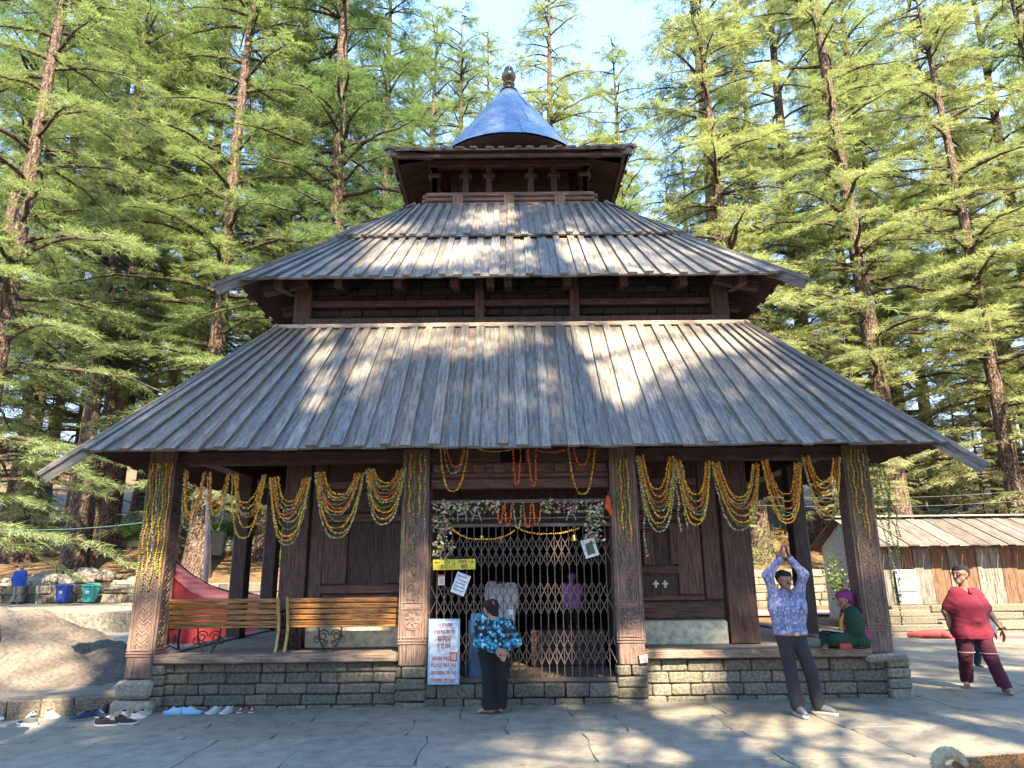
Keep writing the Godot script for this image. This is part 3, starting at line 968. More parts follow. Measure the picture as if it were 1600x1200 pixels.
	for k in 3:
		var a: Array = rings[k]
		var b: Array = rings[k + 1]
		var ns: int = [9, 7, 5][k]
		for j in ns:
			mb = MB.new()
			var g := rr(0.42, 0.54)
			mb.col = Color(g * 0.42, g * 0.54, g * 0.76)
			mb.uo = Vector2(rr(0, 3), rr(0, 3))
			var a0 := TAU * (j + k * 0.37) / ns
			var a1 := TAU * (j + 1 + k * 0.37) / ns + 0.02
			var lift := rr(0.0, 0.012) + k * 0.004
			var dent := rr(-0.02, 0.02)
			var k0 := mb.v.size()
			for i in 5:
				var s := i / 4.0
				var rad := lerpf(a[0], b[0], s) - 0.03 * sin(s * PI) + lift - 0.03 * (0.0 if i > 0 else 1.0) * k / 3.0
				var y := lerpf(a[1], b[1], s) + (-0.04 if i == 0 and k > 0 else 0.0)
				for q in 9:
					var aa := lerpf(a0, a1, q / 8.0)
					var rd := rad + dent * sin(q / 8.0 * PI) * sin(s * PI) + rr(-0.005, 0.005) + (0.006 if q == 8 else 0.0)
					mb.v.append(Vector3(cos(aa) * rd, y, CZ + sin(aa) * rd))
					var sl: float = (a[0] - b[0]) / (b[1] - a[1])
					mb.n.append(Vector3(cos(aa), sl, sin(aa)).normalized())
					mb.u.append(Vector2(q * 0.1, y)); mb.c.append(mb.col)
			for i in 4:
				for q in 8:
					var p0 := k0 + i * 9 + q
					mb.ix.append_array(PackedInt32Array([p0, p0 + 1, p0 + 9, p0 + 1, p0 + 10, p0 + 9]))
			part("metal_sheet", mb, M.tin, cone)
	mb = MB.new()
	mb.col = dark(0.8)
	mb.lathe(Vector3(0, 0, CZ), [Vector2(0.5, 10.7), Vector2(1.3, 10.8), Vector2(1.76, 10.93), Vector2(1.82, 10.95)], 32)
	part("cone_lining", mb, M.wood, cone)
	mb = MB.new()
	mb.col = Color(0.12, 0.11, 0.09)
	mb.lathe(Vector3(0, 13.36, CZ), [Vector2(0.24, 0.0), Vector2(0.2, 0.06), Vector2(0.1, 0.12), Vector2(0.09, 0.17), Vector2(0.15, 0.21), Vector2(0.15, 0.25), Vector2(0.08, 0.29), Vector2(0.08, 0.32), Vector2(0.15, 0.37), Vector2(0.185, 0.46), Vector2(0.165, 0.56), Vector2(0.09, 0.62), Vector2(0.12, 0.66), Vector2(0.1, 0.72), Vector2(0.03, 0.76), Vector2(0.0, 0.77)], 18)
	part("finial", mb, M.brass, cone)
	return t

func make_gate(t: Node3D) -> void:
	# collapsing iron gate: uprights and three bands of crossing straps
	var g := group_part("gate", t)
	var z := -10.40
	var x0 := -1.19
	var x1 := 1.41
	var y0 := 0.34
	var y1 := 2.36
	var n := 25
	var iron := func() -> Color: return Color(0.13, 0.095, 0.082) * rr(0.8, 1.2)
	for i in n + 1:
		var mb := MB.new()
		mb.col = iron.call()
		mb.box(Vector3(lerpf(x0, x1, float(i) / n), (y0 + y1) / 2, z), Vector3(0.012, y1 - y0, 0.012))
		part("upright", mb, M.iron, g)
	for band in [[0.50, 0.94], [1.16, 1.58], [1.80, 2.22]]:
		for i in n - 1:
			for s in 2:
				var mb := MB.new()
				mb.col = iron.call()
				var xa := lerpf(x0, x1, float(i) / n)
				var xb := lerpf(x0, x1, float(i + 2) / n)
				mb.beam(Vector3(xa, band[s], z + 0.011 + 0.006 * s), Vector3(xb, band[1 - s], z + 0.011 + 0.006 * s), 0.0125, 0.005, Vector3.BACK)
				part("strap", mb, M.iron, g)
	for q in [[y0 - 0.03, 0.05], [y1 + 0.02, 0.045], [2.72, 0.05], [2.48, 0.018]]:
		var mb := MB.new()
		mb.col = iron.call()
		mb.box(Vector3(0.11, q[0], z - 0.005), Vector3(2.68, q[1], 0.05))
		part("rail", mb, M.iron, g)
	for x in [x0 - 0.035, x1 + 0.035]:
		var mb := MB.new()
		mb.col = iron.call()
		mb.box(Vector3(x, 1.52, z - 0.004), Vector3(0.04, 2.42, 0.045))
		part("jamb", mb, M.iron, g)
	# open iron letters in the panel over the gate
	for q in [["H", -0.74], ["A", -0.53], ["A", 0.83]]:
		var mb := MB.new()
		mb.col = Color(0.4, 0.36, 0.32)
		var p := Vector3(q[1], 2.44, z + 0.03)
		if q[0] == "H":
			mb.beam(p + Vector3(-0.06, 0, 0), p + Vector3(-0.06, 0.2, 0), 0.012, 0.012)
			mb.beam(p + Vector3(0.06, 0, 0), p + Vector3(0.06, 0.2, 0), 0.012, 0.012)
			mb.beam(p + Vector3(-0.06, 0.1, 0), p + Vector3(0.06, 0.1, 0), 0.012, 0.012)
		else:
			mb.beam(p + Vector3(-0.07, 0, 0), p + Vector3(0, 0.2, 0), 0.012, 0.012)
			mb.beam(p + Vector3(0.07, 0, 0), p + Vector3(0, 0.2, 0), 0.012, 0.012)
			mb.beam(p + Vector3(-0.04, 0.08, 0), p + Vector3(0.04, 0.08, 0), 0.012, 0.012)
		part("letter", mb, M.iron, g)
	for q in [-1.0, 1.2]:
		var mb := MB.new()
		mb.col = iron.call()
		for s in [1, -1]:
			var sp := []
			for k in 14:
				var a := k * 0.5
				sp.append(Vector3(q + s * (0.08 - 0.06 * cos(a) * (1 - k / 18.0)), 2.56 + 0.07 * sin(a) * (1 - k / 18.0), z + 0.01))
			mb.tube(sp, 0.006, 5, false)
		part("scroll", mb, M.iron, g)

const ORD := ["first", "second", "third", "fourth", "fifth", "sixth", "seventh", "eighth", "ninth", "tenth", "eleventh", "twelfth", "thirteenth", "fourteenth", "fifteenth", "sixteenth", "seventeenth", "eighteenth", "nineteenth", "twentieth", "twenty-first", "twenty-second"]

func make_forest() -> void:
	var green := Color(0.25, 0.30, 0.13)
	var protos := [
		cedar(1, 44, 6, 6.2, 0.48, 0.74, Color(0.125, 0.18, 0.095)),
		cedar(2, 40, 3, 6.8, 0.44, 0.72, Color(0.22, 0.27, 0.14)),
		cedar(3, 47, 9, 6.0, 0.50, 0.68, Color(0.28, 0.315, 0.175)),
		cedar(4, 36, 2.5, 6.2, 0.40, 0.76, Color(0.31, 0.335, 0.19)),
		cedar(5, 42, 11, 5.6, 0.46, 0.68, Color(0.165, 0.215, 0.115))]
	var looks := ["tall full cedar", "broad low-branched cedar", "very tall bare-boled cedar", "shorter bushy cedar", "slender bare-boled cedar"]
	rng.seed = 21
	var k := 0
	var n := 0
	for row in [[40.0, 6.0, "nearest forest row"], [47.0, 5.8, "second forest row"], [55.0, 6.2, "third forest row"], [66.0, 8.0, "farthest forest row"]]:
		var x: float = -row[0] * 0.78 - 3 + rr(0, 3)
		n = 0
		while x < row[0] * 0.78 + 4:
			var z: float = -row[0] + rr(-2.0, 2.0)
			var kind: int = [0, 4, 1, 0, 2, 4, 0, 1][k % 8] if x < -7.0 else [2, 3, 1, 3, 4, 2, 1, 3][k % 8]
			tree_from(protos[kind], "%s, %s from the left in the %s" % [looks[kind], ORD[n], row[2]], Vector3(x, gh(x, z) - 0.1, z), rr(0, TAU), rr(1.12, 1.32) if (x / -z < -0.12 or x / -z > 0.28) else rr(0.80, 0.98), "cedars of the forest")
			x += row[1] * rr(0.75, 1.3)
			k += 1
			n += 1
	# young cedars between the big trunks
	n = 0
	for q in [[-30.0, 45.0], [-25.5, 52.0], [-20.5, 44.5], [-16.0, 51.0], [-33.0, 57.0], [-12.5, 56.0], [13.0, 44.0], [17.5, 50.0], [21.5, 43.0], [25.0, 51.0], [29.5, 45.0], [34.0, 54.0], [15.0, 58.0], [22.0, 60.0], [38.0, 50.0], [11.0, 36.5], [18.0, 36.0]]:
		tree_from(protos[1 if q[0] < 0 else 3], "young low cedar between the big trunks, %s from the left" % ORD[[0, 2, 3, 4, 1, 5, 7, 9, 11, 13, 14, 15, 8, 12, 16, 6, 10][n]], Vector3(q[0], gh(q[0], -q[1]) - 0.1, -q[1]), n * 1.7, rr(0.3, 0.46), "young cedars under the forest")
		n += 1
	# big cedar at the left edge, nearer than the rest
	tree_from(protos[1], "big dark cedar nearest the camera at the left edge of the forest", Vector3(-20.6, gh(-20.6, -27) - 0.1, -27), 0.4, 1.0, "cedars of the forest")
	tree_from(protos[4], "cedar with a bare trunk rising from the soil slope near the bins", Vector3(-24.4, gh(-24.4, -41.5) - 0.1, -41.5), 1.4, 1.0, "cedars of the forest")
	# cedars behind and beside the camera whose crowns shade the court and the temple; light falls through the openings in them
	var gaps := []
	for g in [[-2.87, 4.36, -10.27, 0.42], [-2.44, 5.05, -10.8, 0.42], [-3.3, 5.27, -11.0, 0.35], [-1.7, 5.4, -11.1, 0.3], [-0.4, 5.45, -11.1, 0.25], [1.04, 5.2, -10.9, 0.4], [1.83, 5.0, -10.76, 0.5], [2.6, 5.26, -10.98, 0.4], [3.5, 5.4, -11.1, 0.3],
		[-2.5, 7.05, -11.4, 0.4], [-1.78, 7.15, -11.5, 0.32], [-2.3, 7.77, -12.1, 0.3], [-0.47, 8.4, -12.8, 0.3], [0.25, 7.3, -11.7, 0.3], [-1.1, 7.25, -11.6, 0.3], [1.15, 7.1, -11.45, 0.3],
		[0.5, 0, -7.2, 0.6], [1.4, 0, -7.2, 0.8], [2.4, 0, -7.0, 0.8], [3.4, 0, -7.2, 0.8], [4.4, 0, -7.3, 0.9], [5.4, 0, -7.8, 0.7], [3.6, 0, -8.4, 0.5], [4.6, 0, -9.0, 0.6], [2.0, 0, -9.9, 0.35],
		[-6.8, 0.86, -10.7, 0.55], [-6.2, 0.5, -10.7, 0.5], [-5.9, 0.1, -10.3, 0.5], [-5.3, 0.9, -10.3, 0.45], [-5.3, 1.6, -10.3, 0.4], [-2.4, 1.1, -10.7, 0.5], [-1.8, 1.1, -10.6, 0.4], [-3.0, 1.0, -10.8, 0.3], [0.9, 0.6, -10.4, 0.35], [-7.5, 0.5, -14.0, 1.0], [2.85, 0.55, -5.0, 0.9], [6.5, 1.3, -10.7, 0.3], [1.5, 0.3, -10.3, 0.4], [2.2, 0.4, -10.3, 0.3]]:
		gaps.append([Vector3(g[0], g[1], g[2]), g[3]])
	n = 0
	for q in [[-0.6, 9.5, 38.0, 7.0, 6], [3.2, 12.5, 41.0, 9.0, 7], [6.6, 9.0, 39.0, 8.0, 8], [10.4, 12.0, 40.0, 7.0, 9], [13.6, 8.0, 36.0, 8.0, 10], [5.0, 19.0, 44.0, 12.0, 11]]:
		var p := Vector3(q[0], gh(q[0], q[1]) - 0.1, q[1])
		tree_from(cedar(q[4], q[2], q[3], 5.4, 0.5, 0.85, green, p, gaps), "cedar behind the camera, %s from the left, that shades the court" % ORD[n], p, 0.0, 1.0, "cedars behind the camera")
		n += 1

# ------------------------------------------------------------------ garlands
const BLOOM := {"Y": Color(0.78, 0.44, 0.03), "O": Color(0.74, 0.16, 0.025), "W": Color(0.34, 0.36, 0.17), "G": Color(0.22, 0.22, 0.06)}
const BLOOM_NAME := {"Y": "yellow marigold", "O": "orange marigold", "W": "pale green leaf", "G": "dried green-gold leaf"}

func bead(mb: MB, p: Vector3, r: float, col: Color, flat := 1.0, bas := Basis()) -> void:
	var k := mb.v.size()
	for d in [Vector3.UP, Vector3.RIGHT, Vector3.BACK, Vector3.LEFT, Vector3.FORWARD, Vector3.DOWN]:
		var q: Vector3 = bas * (d * Vector3(1, flat, 1))
		mb.v.append(p + q * r * rr(0.8, 1.2)); mb.n.append(q.normalized()); mb.c.append(col); mb.u.append(Vector2.ZERO)
	for t in [[0, 1, 2], [0, 2, 3], [0, 3, 4], [0, 4, 1], [5, 2, 1], [5, 3, 2], [5, 4, 3], [5, 1, 4]]:
		mb.ix.append(k + t[0]); mb.ix.append(k + t[1]); mb.ix.append(k + t[2])

func string_of(mb: MB, pts: Array, kind: String, r := 0.021) -> void:
	# beads at even spacing along the polyline
	var step := r * 1.55
	var need := 0.0
	for i in pts.size() - 1:
		var a: Vector3 = pts[i]
		var b: Vector3 = pts[i + 1]
		var l := a.distance_to(b)
		while need < l:
			var p := a.lerp(b, need / l)
			var c: Color = BLOOM[kind] * rr(0.7, 1.2)
			if kind == "Y" and rng.randf() < 0.16:
				c = Color(0.72, 0.24, 0.03)
			if kind == "W" and rng.randf() < 0.2:
				c = Color(0.55, 0.54, 0.42) * rr(0.7, 1.1)
			c.a = 1
			bead(mb, p + Vector3(rr(-1, 1), rr(-1, 1), rr(-1, 1)) * r * 0.25, r * rr(0.8, 1.15) * (1.0 if kind != "W" else rr(0.7, 1.3)), c, rr(0.6, 1.0), Basis(Vector3(rr(-1, 1), rr(-1, 1), rr(-1, 1)).normalized(), rr(0, 3)))
			need += step * (1.0 if kind != "W" else rr(0.8, 1.3))
		need -= l

func make_garlands() -> void:
	rng.seed = 99
	var ordl := ["topmost"] + ORD.slice(1)
	for s in SWAGS:
		var pts := []
		var a := Vector3(s[3], s[4], s[9] + rr(-0.02, 0.02))
		var b := Vector3(s[5], s[6], s[9] + rr(-0.02, 0.02))
		var wil := rr(-0.03, 0.03)
		for i in 25:
			var t := i / 24.0
			var top := lerpf(a.y, b.y, t)
			var e := pow(absf(2 * t - 1), 2.2)
			var xx := lerpf(a.x, b.x, 0.5 + 0.5 * signf(t - 0.5) * pow(absf(2 * t - 1), 0.8))
			pts.append(Vector3(xx + rr(-0.006, 0.006) + wil * sin(t * PI), s[7] + (top - s[7]) * e, lerpf(a.z, b.z, t) + 0.02 * sin(t * PI)))
		var mb := MB.new()
		string_of(mb, pts, s[8], 0.0185)
		single("garland", mb, M.flower, "%s swag, %s in the %s cluster from left, %s" % [BLOOM_NAME[s[8]], ordl[s[2]], ORD[s[1]], s[0]], "garland", "garlands strung across the front")
	# strings hanging down the faces of the pillars
	for q in [["left corner pillar", -5.27, -4.95, 9, -10.255, 3.3, 1.45, 2.1], ["left gate pillar", -1.56, -1.27, 5, -10.265, 3.4, 1.7, 2.6], ["right gate pillar", 1.50, 1.66, 4, -10.265, 3.3, 2.12, 2.3], ["right corner pillar", 4.86, 5.15, 6, -10.265, 3.4, 2.0, 2.9]]:
		for k in q[3]:
			var kind: String = ["G", "Y", "G", "Y", "W"][k % 5]
			var x: float = lerpf(q[1], q[2], float(k) / (q[3] - 1))
			var pts := []
			var yb := rr(q[6], q[7])
			if kind == "G": yb -= 0.25
			for i in 16:
				pts.append(Vector3(x + 0.012 * sin(i * 1.3 + k), lerpf(q[5], yb, i / 15.0), q[4] + rr(0, 0.012)))
			var mb := MB.new()
			string_of(mb, pts, kind, 0.016 if kind != "G" else 0.02)
			single("garland_string", mb, M.flower, "%s string hanging down the %s, %s from its left edge" % [BLOOM_NAME[kind], q[0], ORD[k]], "garland", "flower strings on the pillars")
	# dried leaf strings trailing off the right corner of the porch and a pale strand by the gate pillar
	for k in 5:
		var pts := []
		var x := 5.22 + k * 0.07
		for i in 18:
			pts.append(Vector3(x + 0.02 * sin(i * 0.9 + k) + i * 0.006, lerpf(3.2, 0.95 + 0.3 * k, i / 17.0), -10.3 - 0.05 * k))
		var mb := MB.new()
		string_of(mb, pts, "G" if k != 1 else "W", 0.02)
		single("garland_string", mb, M.flower, "dried leaf string trailing beside the right corner pillar, %s from the pillar" % ORD[k], "garland", "flower strings on the pillars")
	for q in [[1.86, 3.3, 1.9, "beside the right gate pillar"], [2.36, 3.2, 2.26, "between the first and second right swag clusters"], [2.46, 3.2, 2.3, "just left of the second right swag cluster"]]:
		var pts := []
		for i in 14:
			pts.append(Vector3(q[0] + 0.015 * sin(i * 1.1), lerpf(q[1], q[2], i / 13.0), -10.26))
		var mb := MB.new()
		string_of(mb, pts, "W", 0.02)
		single("garland_string", mb, M.flower, "pale leaf string hanging straight down %s" % q[3], "garland", "flower strings on the pillars")
	# flowers and leaves tied along the panel over the gate
	for q in [["along the top left of the gate panel", -1.15, -0.2, 2.56, 2.72, 130], ["along the top right of the gate panel", 0.42, 1.28, 2.55, 2.72, 120], ["hanging down the left side of the gate", -1.16, -0.86, 1.95, 2.55, 150], ["hanging down the right side of the gate", 1.02, 1.28, 2.12, 2.6, 110]]:
		var mb := MB.new()
		for k in q[5]:
			var p := Vector3(rr(q[1], q[2]), rr(q[3], q[4]), -10.345 + rr(0, 0.05))
			var c: Color = [Color(0.13, 0.17, 0.06), Color(0.50, 0.50, 0.40), Color(0.2, 0.22, 0.1), Color(0.50, 0.34, 0.14), Color(0.35, 0.16, 0.2)][rng.randi() % 5] * rr(0.7, 1.15)
			c.a = 1
			if rng.randf() < 0.5:
				bead(mb, p, rr(0.014, 0.026), c)
			else:
				var d := Vector3(rr(-1, 1), rr(-1, 0.6), rr(0, 0.6)).normalized() * rr(0.05, 0.09)
				var w := d.cross(Vector3.BACK).normalized() * 0.016
				mb.col = c
				mb.quad(p, p + d * 0.5 + w, p + d, p + d * 0.5 - w)
		var o := single("flower_spray", mb, M.flower, "dried flowers and leaves tied %s" % q[0], "flowers", "flower sprays on the gate")
		o.set_meta("kind", "stuff")

# ------------------------------------------------------------------ writing
const DEVA := {
	"aa": [0.26, [[0.13, 1, 0.13, 0]]],
	"r": [0.48, [[0.1, 0.95, 0.32, 0.85, 0.3, 0.6, 0.1, 0.5, 0.4, 0.0]]],
	"n": [0.62, [[0.02, 0.42, 0.14, 0.38, 0.2, 0.5, 0.48, 0.5], [0.48, 1, 0.48, 0]]],
	"nh": [0.36, [[0.0, 0.42, 0.12, 0.38, 0.18, 0.5, 0.36, 0.5]]],
	"d": [0.5, [[0.27, 1, 0.27, 0.72, 0.1, 0.6, 0.07, 0.36, 0.27, 0.25, 0.38, 0.42, 0.22, 0.46], [0.24, 0.25, 0.42, 0.0]]],
	"a": [0.74, [[0.06, 0.85, 0.26, 0.9, 0.3, 0.7, 0.14, 0.56, 0.32, 0.45, 0.28, 0.16, 0.05, 0.16], [0.3, 0.52, 0.58, 0.52], [0.58, 1, 0.58, 0]]],
	"b": [0.62, [[0.48, 0.74, 0.2, 0.74, 0.08, 0.5, 0.2, 0.26, 0.48, 0.32], [0.12, 0.34, 0.44, 0.7], [0.48, 1, 0.48, 0]]],
	"h": [0.5, [[0.26, 1, 0.26, 0.82, 0.08, 0.68, 0.3, 0.56, 0.1, 0.38, 0.32, 0.3, 0.2, 0.06, 0.38, -0.1]]],
	"j": [0.66, [[0.52, 1, 0.52, 0], [0.52, 0.5, 0.2, 0.5, 0.36, 0.35, 0.26, 0.1, 0.05, 0.22]]],
	"y": [0.64, [[0.5, 1, 0.5, 0], [0.08, 0.92, 0.2, 0.75, 0.1, 0.5, 0.25, 0.3, 0.5, 0.36]]],
	"m": [0.64, [[0.5, 1, 0.5, 0], [0.12, 1, 0.12, 0.3, 0.04, 0.36, 0.2, 0.38, 0.5, 0.4]]],
	"p": [0.64, [[0.5, 1, 0.5, 0], [0.12, 1, 0.12, 0.55, 0.28, 0.38, 0.5, 0.48]]],
	"t": [0.64, [[0.5, 1, 0.5, 0], [0.5, 0.66, 0.2, 0.6, 0.1, 0.4, 0.26, 0.14]]],
	"tr": [0.64, [[0.5, 1, 0.5, 0], [0.5, 0.62, 0.12, 0.52, 0.42, 0.1]]],
	"l": [0.74, [[0.6, 1, 0.6, 0], [0.6, 0.5, 0.42, 0.62, 0.32, 0.3, 0.18, 0.62, 0.06, 0.32, 0.16, 0.14]]],
	"dd": [0.5, [[0.26, 1, 0.26, 0.82, 0.4, 0.76, 0.1, 0.6, 0.32, 0.45, 0.3, 0.2, 0.08, 0.16]]],
	"bh": [0.64, [[0.5, 1, 0.5, 0], [0.06, 0.95, 0.14, 0.7, 0.14, 0.34, 0.04, 0.4, 0.2, 0.38, 0.5, 0.4]]],
	"k": [0.74, [[0.36, 1, 0.36, 0], [0.36, 0.7, 0.12, 0.66, 0.12, 0.36, 0.36, 0.42], [0.36, 0.68, 0.62, 0.66, 0.58, 0.36]]],
	"sh": [0.7, [[0.56, 1, 0.56, 0], [0.08, 0.9, 0.28, 0.85, 0.1, 0.6, 0.3, 0.45, 0.4, 0.2]]],
	"s": [0.7, [[0.56, 1, 0.56, 0], [0.1, 0.95, 0.3, 0.85, 0.28, 0.6, 0.1, 0.5, 0.36, 0.05], [0.26, 0.45, 0.56, 0.45]]],
	"tt": [0.5, [[0.26, 1, 0.26, 0.8, 0.08, 0.6, 0.1, 0.28, 0.3, 0.16, 0.42, 0.26]]],
	"e": [0.0, [[-0.16, 1.0, -0.36, 1.3]]], "ii": [0.28, [[0.14, 1, 0.14, 0], [0.14, 1, 0.04, 1.28, -0.24, 1.22, -0.26, 1.0]]],
	"i": [0.22, [[0.1, 1, 0.1, 0], [0.1, 1, 0.2, 1.28, 0.46, 1.2, 0.5, 1.0]]],
	"u": [0.0, [[-0.36, -0.06, -0.2, -0.16, -0.34, -0.28]]], "dot": [0.0, [[-0.2, 1.22, -0.14, 1.28]]], "cand": [0.0, [[-0.36, 1.3, -0.26, 1.16, -0.14, 1.3]]], " ": [0.35, []]}

func stroke(mb: MB, a: Vector3, b: Vector3, w: float) -> void:
	var d := (b - a).normalized() * w * 0.4
	mb.beam(a - d, b + d, w, 0.002, Vector3.BACK)

func deva(mb: MB, at: Vector3, size: float, glyphs: Array, weight := 0.13, centred := true) -> void:
	var wid := 0.0
	for g in glyphs:
		wid += DEVA[g][0]
	var x := at.x - (wid * size * 0.5 if centred else 0.0)
	var start := x
	for g in glyphs + [" "]:
		if g == " ":
			if x > start:
				stroke(mb, Vector3(start, at.y + size, at.z), Vector3(x, at.y + size, at.z), size * weight)
			x += DEVA[g][0] * size
			start = x
			continue
		for l in DEVA[g][1]:
			for k in range(0, l.size() - 2, 2):
				stroke(mb, Vector3(x + l[k] * size, at.y + l[k + 1] * size, at.z), Vector3(x + l[k + 2] * size, at.y + l[k + 3] * size, at.z), size * weight)
		x += DEVA[g][0] * size

func latin(parent: Node, text: String, at: Vector3, size: float, width: float, col: Color) -> void:
	var tm := TextMesh.new()
	var f := SystemFont.new()
	f.font_names = PackedStringArray(["Droid Sans"])
	f.font_weight = 700
	tm.font = f
	tm.text = text
	tm.font_size = 48
	tm.pixel_size = size / 34.0
	tm.depth = 0.002
	var m := StandardMaterial3D.new()
	m.albedo_color = col.linear_to_srgb()
	m.roughness = 0.6
	tm.material = m
	var o := MeshInstance3D.new()
	o.name = "lettering"
	o.mesh = tm
	var w := tm.get_aabb().size.x
	o.scale = Vector3(minf(1.0, width / w), 1, 1)
	o.position = at
	parent.add_child(o, true)

func board_with(parent: Node, called: String, size: Vector3, col: Color, at := Vector3.ZERO) -> MeshInstance3D:
	var mb := MB.new()
	mb.col = col
	mb.cbox(at, size, minf(0.004, size.z * 0.3))
	return part(called, mb, M.paint, parent)

func make_signs() -> void:
	var red := Color(0.45, 0.03, 0.04)
	# painted board on the step
	var s := thing("offering_sign", "blue-edged white sign with red offering text on the gate step", "sign", Vector3(-0.965, 0.275, -10.255))
	s.rotation.x = -0.05
	board_with(s, "board", Vector3(0.43, 0.84, 0.02), Color(0.26, 0.46, 0.66), Vector3(0, 0.42, 0))
	board_with(s, "panel", Vector3(0.375, 0.78, 0.004), Color(0.62, 0.66, 0.72), Vector3(0, 0.42, 0.0135))
	var mb := MB.new()
	mb.col = red
	deva(mb, Vector3(0.01, 0.742, 0.0175), 0.036, ["j", "y", " ", "m", "aa", "cand", " ", "h", "dd", "i", "m", "b", "aa"])
	deva(mb, Vector3(0.0, 0.652, 0.0175), 0.036, ["k", "u", "p", "y", "aa", " ", "sh", "r", "d", "n", "u", "s", "aa", "r", " ", "bh", "e", "dot", "tt"])
	deva(mb, Vector3(0.0, 0.548, 0.0175), 0.06, ["d", "aa", "n", "p", "aa", "tr"], 0.16)
	deva(mb, Vector3(0.0, 0.46, 0.0175), 0.05, ["m", "e", "dot", " ", "h", "ii", " ", "dd", "aa", "l", "e", "dot"], 0.15)
	part("hindi_lettering", mb, M.paint, s)
	for q in [["JAI MA HADI", 0.335, -0.03, 0.27], ["PLEASE PUT THE", 0.245, 0.0, 0.34], ["OFFERING IN THE", 0.148, 0.0, 0.345], ["OFFERING BOX ONLY", 0.055, 0.0, 0.35]]:
		latin(s, q[0], Vector3(q[2], q[1], 0.0175), 0.044, q[3], red)
	var st := board_with(s, "sticker", Vector3(0.10, 0.115, 0.002), Color(0.6, 0.09, 0.08), Vector3(0.135, 0.352, 0.02))
	board_with(st, "sticker_picture", Vector3(0.066, 0.078, 0.002), Color(0.55, 0.45, 0.42), Vector3(0.135, 0.35, 0.0222))
	# yellow way in, way out sign
	s = thing("in_out_sign", "yellow sign with IN and OUT arrows hung on the gate", "sign", Vector3(-0.842, 1.84, -10.335))
	s.rotation.z = 0.012
	board_with(s, "board", Vector3(0.60, 0.145, 0.012), Color(0.72, 0.55, 0.03))
	latin(s, "IN", Vector3(-0.10, 0.035, 0.0075), 0.05, 0.1, Color(0.03, 0.09, 0.05))
	latin(s, "OUT", Vector3(0.115, 0.035, 0.0075), 0.045, 0.13, Color(0.03, 0.09, 0.05))
	mb = MB.new()
	mb.col = Color(0.03, 0.05, 0.03)
	deva(mb, Vector3(-0.14, -0.056, 0.0075), 0.05, ["a", "nh", "d", "r"], 0.12)
	deva(mb, Vector3(0.14, -0.056, 0.0075), 0.05, ["b", "aa", "h", "r"], 0.12)
	stroke(mb, Vector3(0, -0.05, 0.0075), Vector3(0, 0.055, 0.0075), 0.006)
	for q in [[-0.235, -1.0], [0.235, 1.0]]:
		stroke(mb, Vector3(q[0] - q[1] * 0.035, 0.033, 0.0075), Vector3(q[0] + q[1] * 0.03, 0.033, 0.0075), 0.008)
		for e in [-1, 1]:
			stroke(mb, Vector3(q[0] + q[1] * 0.034, 0.033, 0.0075), Vector3(q[0] + q[1] * 0.012, 0.033 + e * 0.016, 0.0075), 0.007)
	part("lettering", mb, M.paint, s)
	# papers tied to the gate
	for q in [["white notice sheet hung askew under the yellow sign", -0.75, 1.575, -0.36, 0.20, 0.29, 0], ["white sheet with a green picture hung askew at upper right of gate", 1.08, 2.05, 0.28, 0.20, 0.26, 1], ["small red-topped card on the gate left of the tilted notice", -1.02, 1.63, 0.0, 0.095, 0.14, 2], ["small pinkish card leaning on the base of the right gate pillar", 1.74, 0.59, 0.1, 0.11, 0.13, 3]]:
		s = thing("notice", q[0], "notice", Vector3(q[1], q[2], -10.34 if q[6] < 3 else -10.235), "papers on the gate")
		s.rotation.z = q[3]
		board_with(s, "sheet", Vector3(q[4], q[5], 0.004), [Color(0.72, 0.73, 0.78), Color(0.7, 0.7, 0.7), Color(0.62, 0.5, 0.46), Color(0.66, 0.5, 0.46)][q[6]])
		mb = MB.new()
		mb.col = Color(0.2, 0.2, 0.24)
		if q[6] == 0:
			for k in 5:
				var x := -0.075 + rr(0, 0.02)
				while x < 0.06:
					var wl := rr(0.008, 0.02)
					stroke(mb, Vector3(x, 0.1 - k * 0.048, 0.0035), Vector3(x + wl, 0.1 - k * 0.048 + rr(-0.004, 0.004), 0.0035), 0.012)
					x += wl + 0.009
			part("print", mb, M.paint, s)
		elif q[6] == 1:
			board_with(s, "picture", Vector3(0.11, 0.16, 0.003), Color(0.06, 0.10, 0.05), Vector3(0, -0.01, 0.004))
		else:
			board_with(s, "band", Vector3(q[4], 0.02, 0.003), Color(0.5, 0.06, 0.06), Vector3(0, q[5] / 2 - 0.012, 0.0035))
			board_with(s, "picture", Vector3(q[4] * 0.55, q[5] * 0.55, 0.003), Color(0.42, 0.36, 0.33), Vector3(0, -0.01, 0.0035))
	# padlock, bells and an orange cloth
	s = thing("padlock", "pale steel padlock closing the gate in the middle", "padlock", Vector3(-0.045, 1.19, -10.345))
	board_with(s, "case", Vector3(0.062, 0.075, 0.03), Color(0.7, 0.7, 0.72))
	mb = MB.new()
	mb.col = Color(0.6, 0.6, 0.62)
	var arc := []
	for k in 9:
		var a := PI * k / 8
		arc.append(Vector3(cos(a) * 0.022, 0.045 + sin(a) * 0.028, 0))
	mb.tube(arc, 0.006, 6)
	part("shackle", mb, M.iron, s)
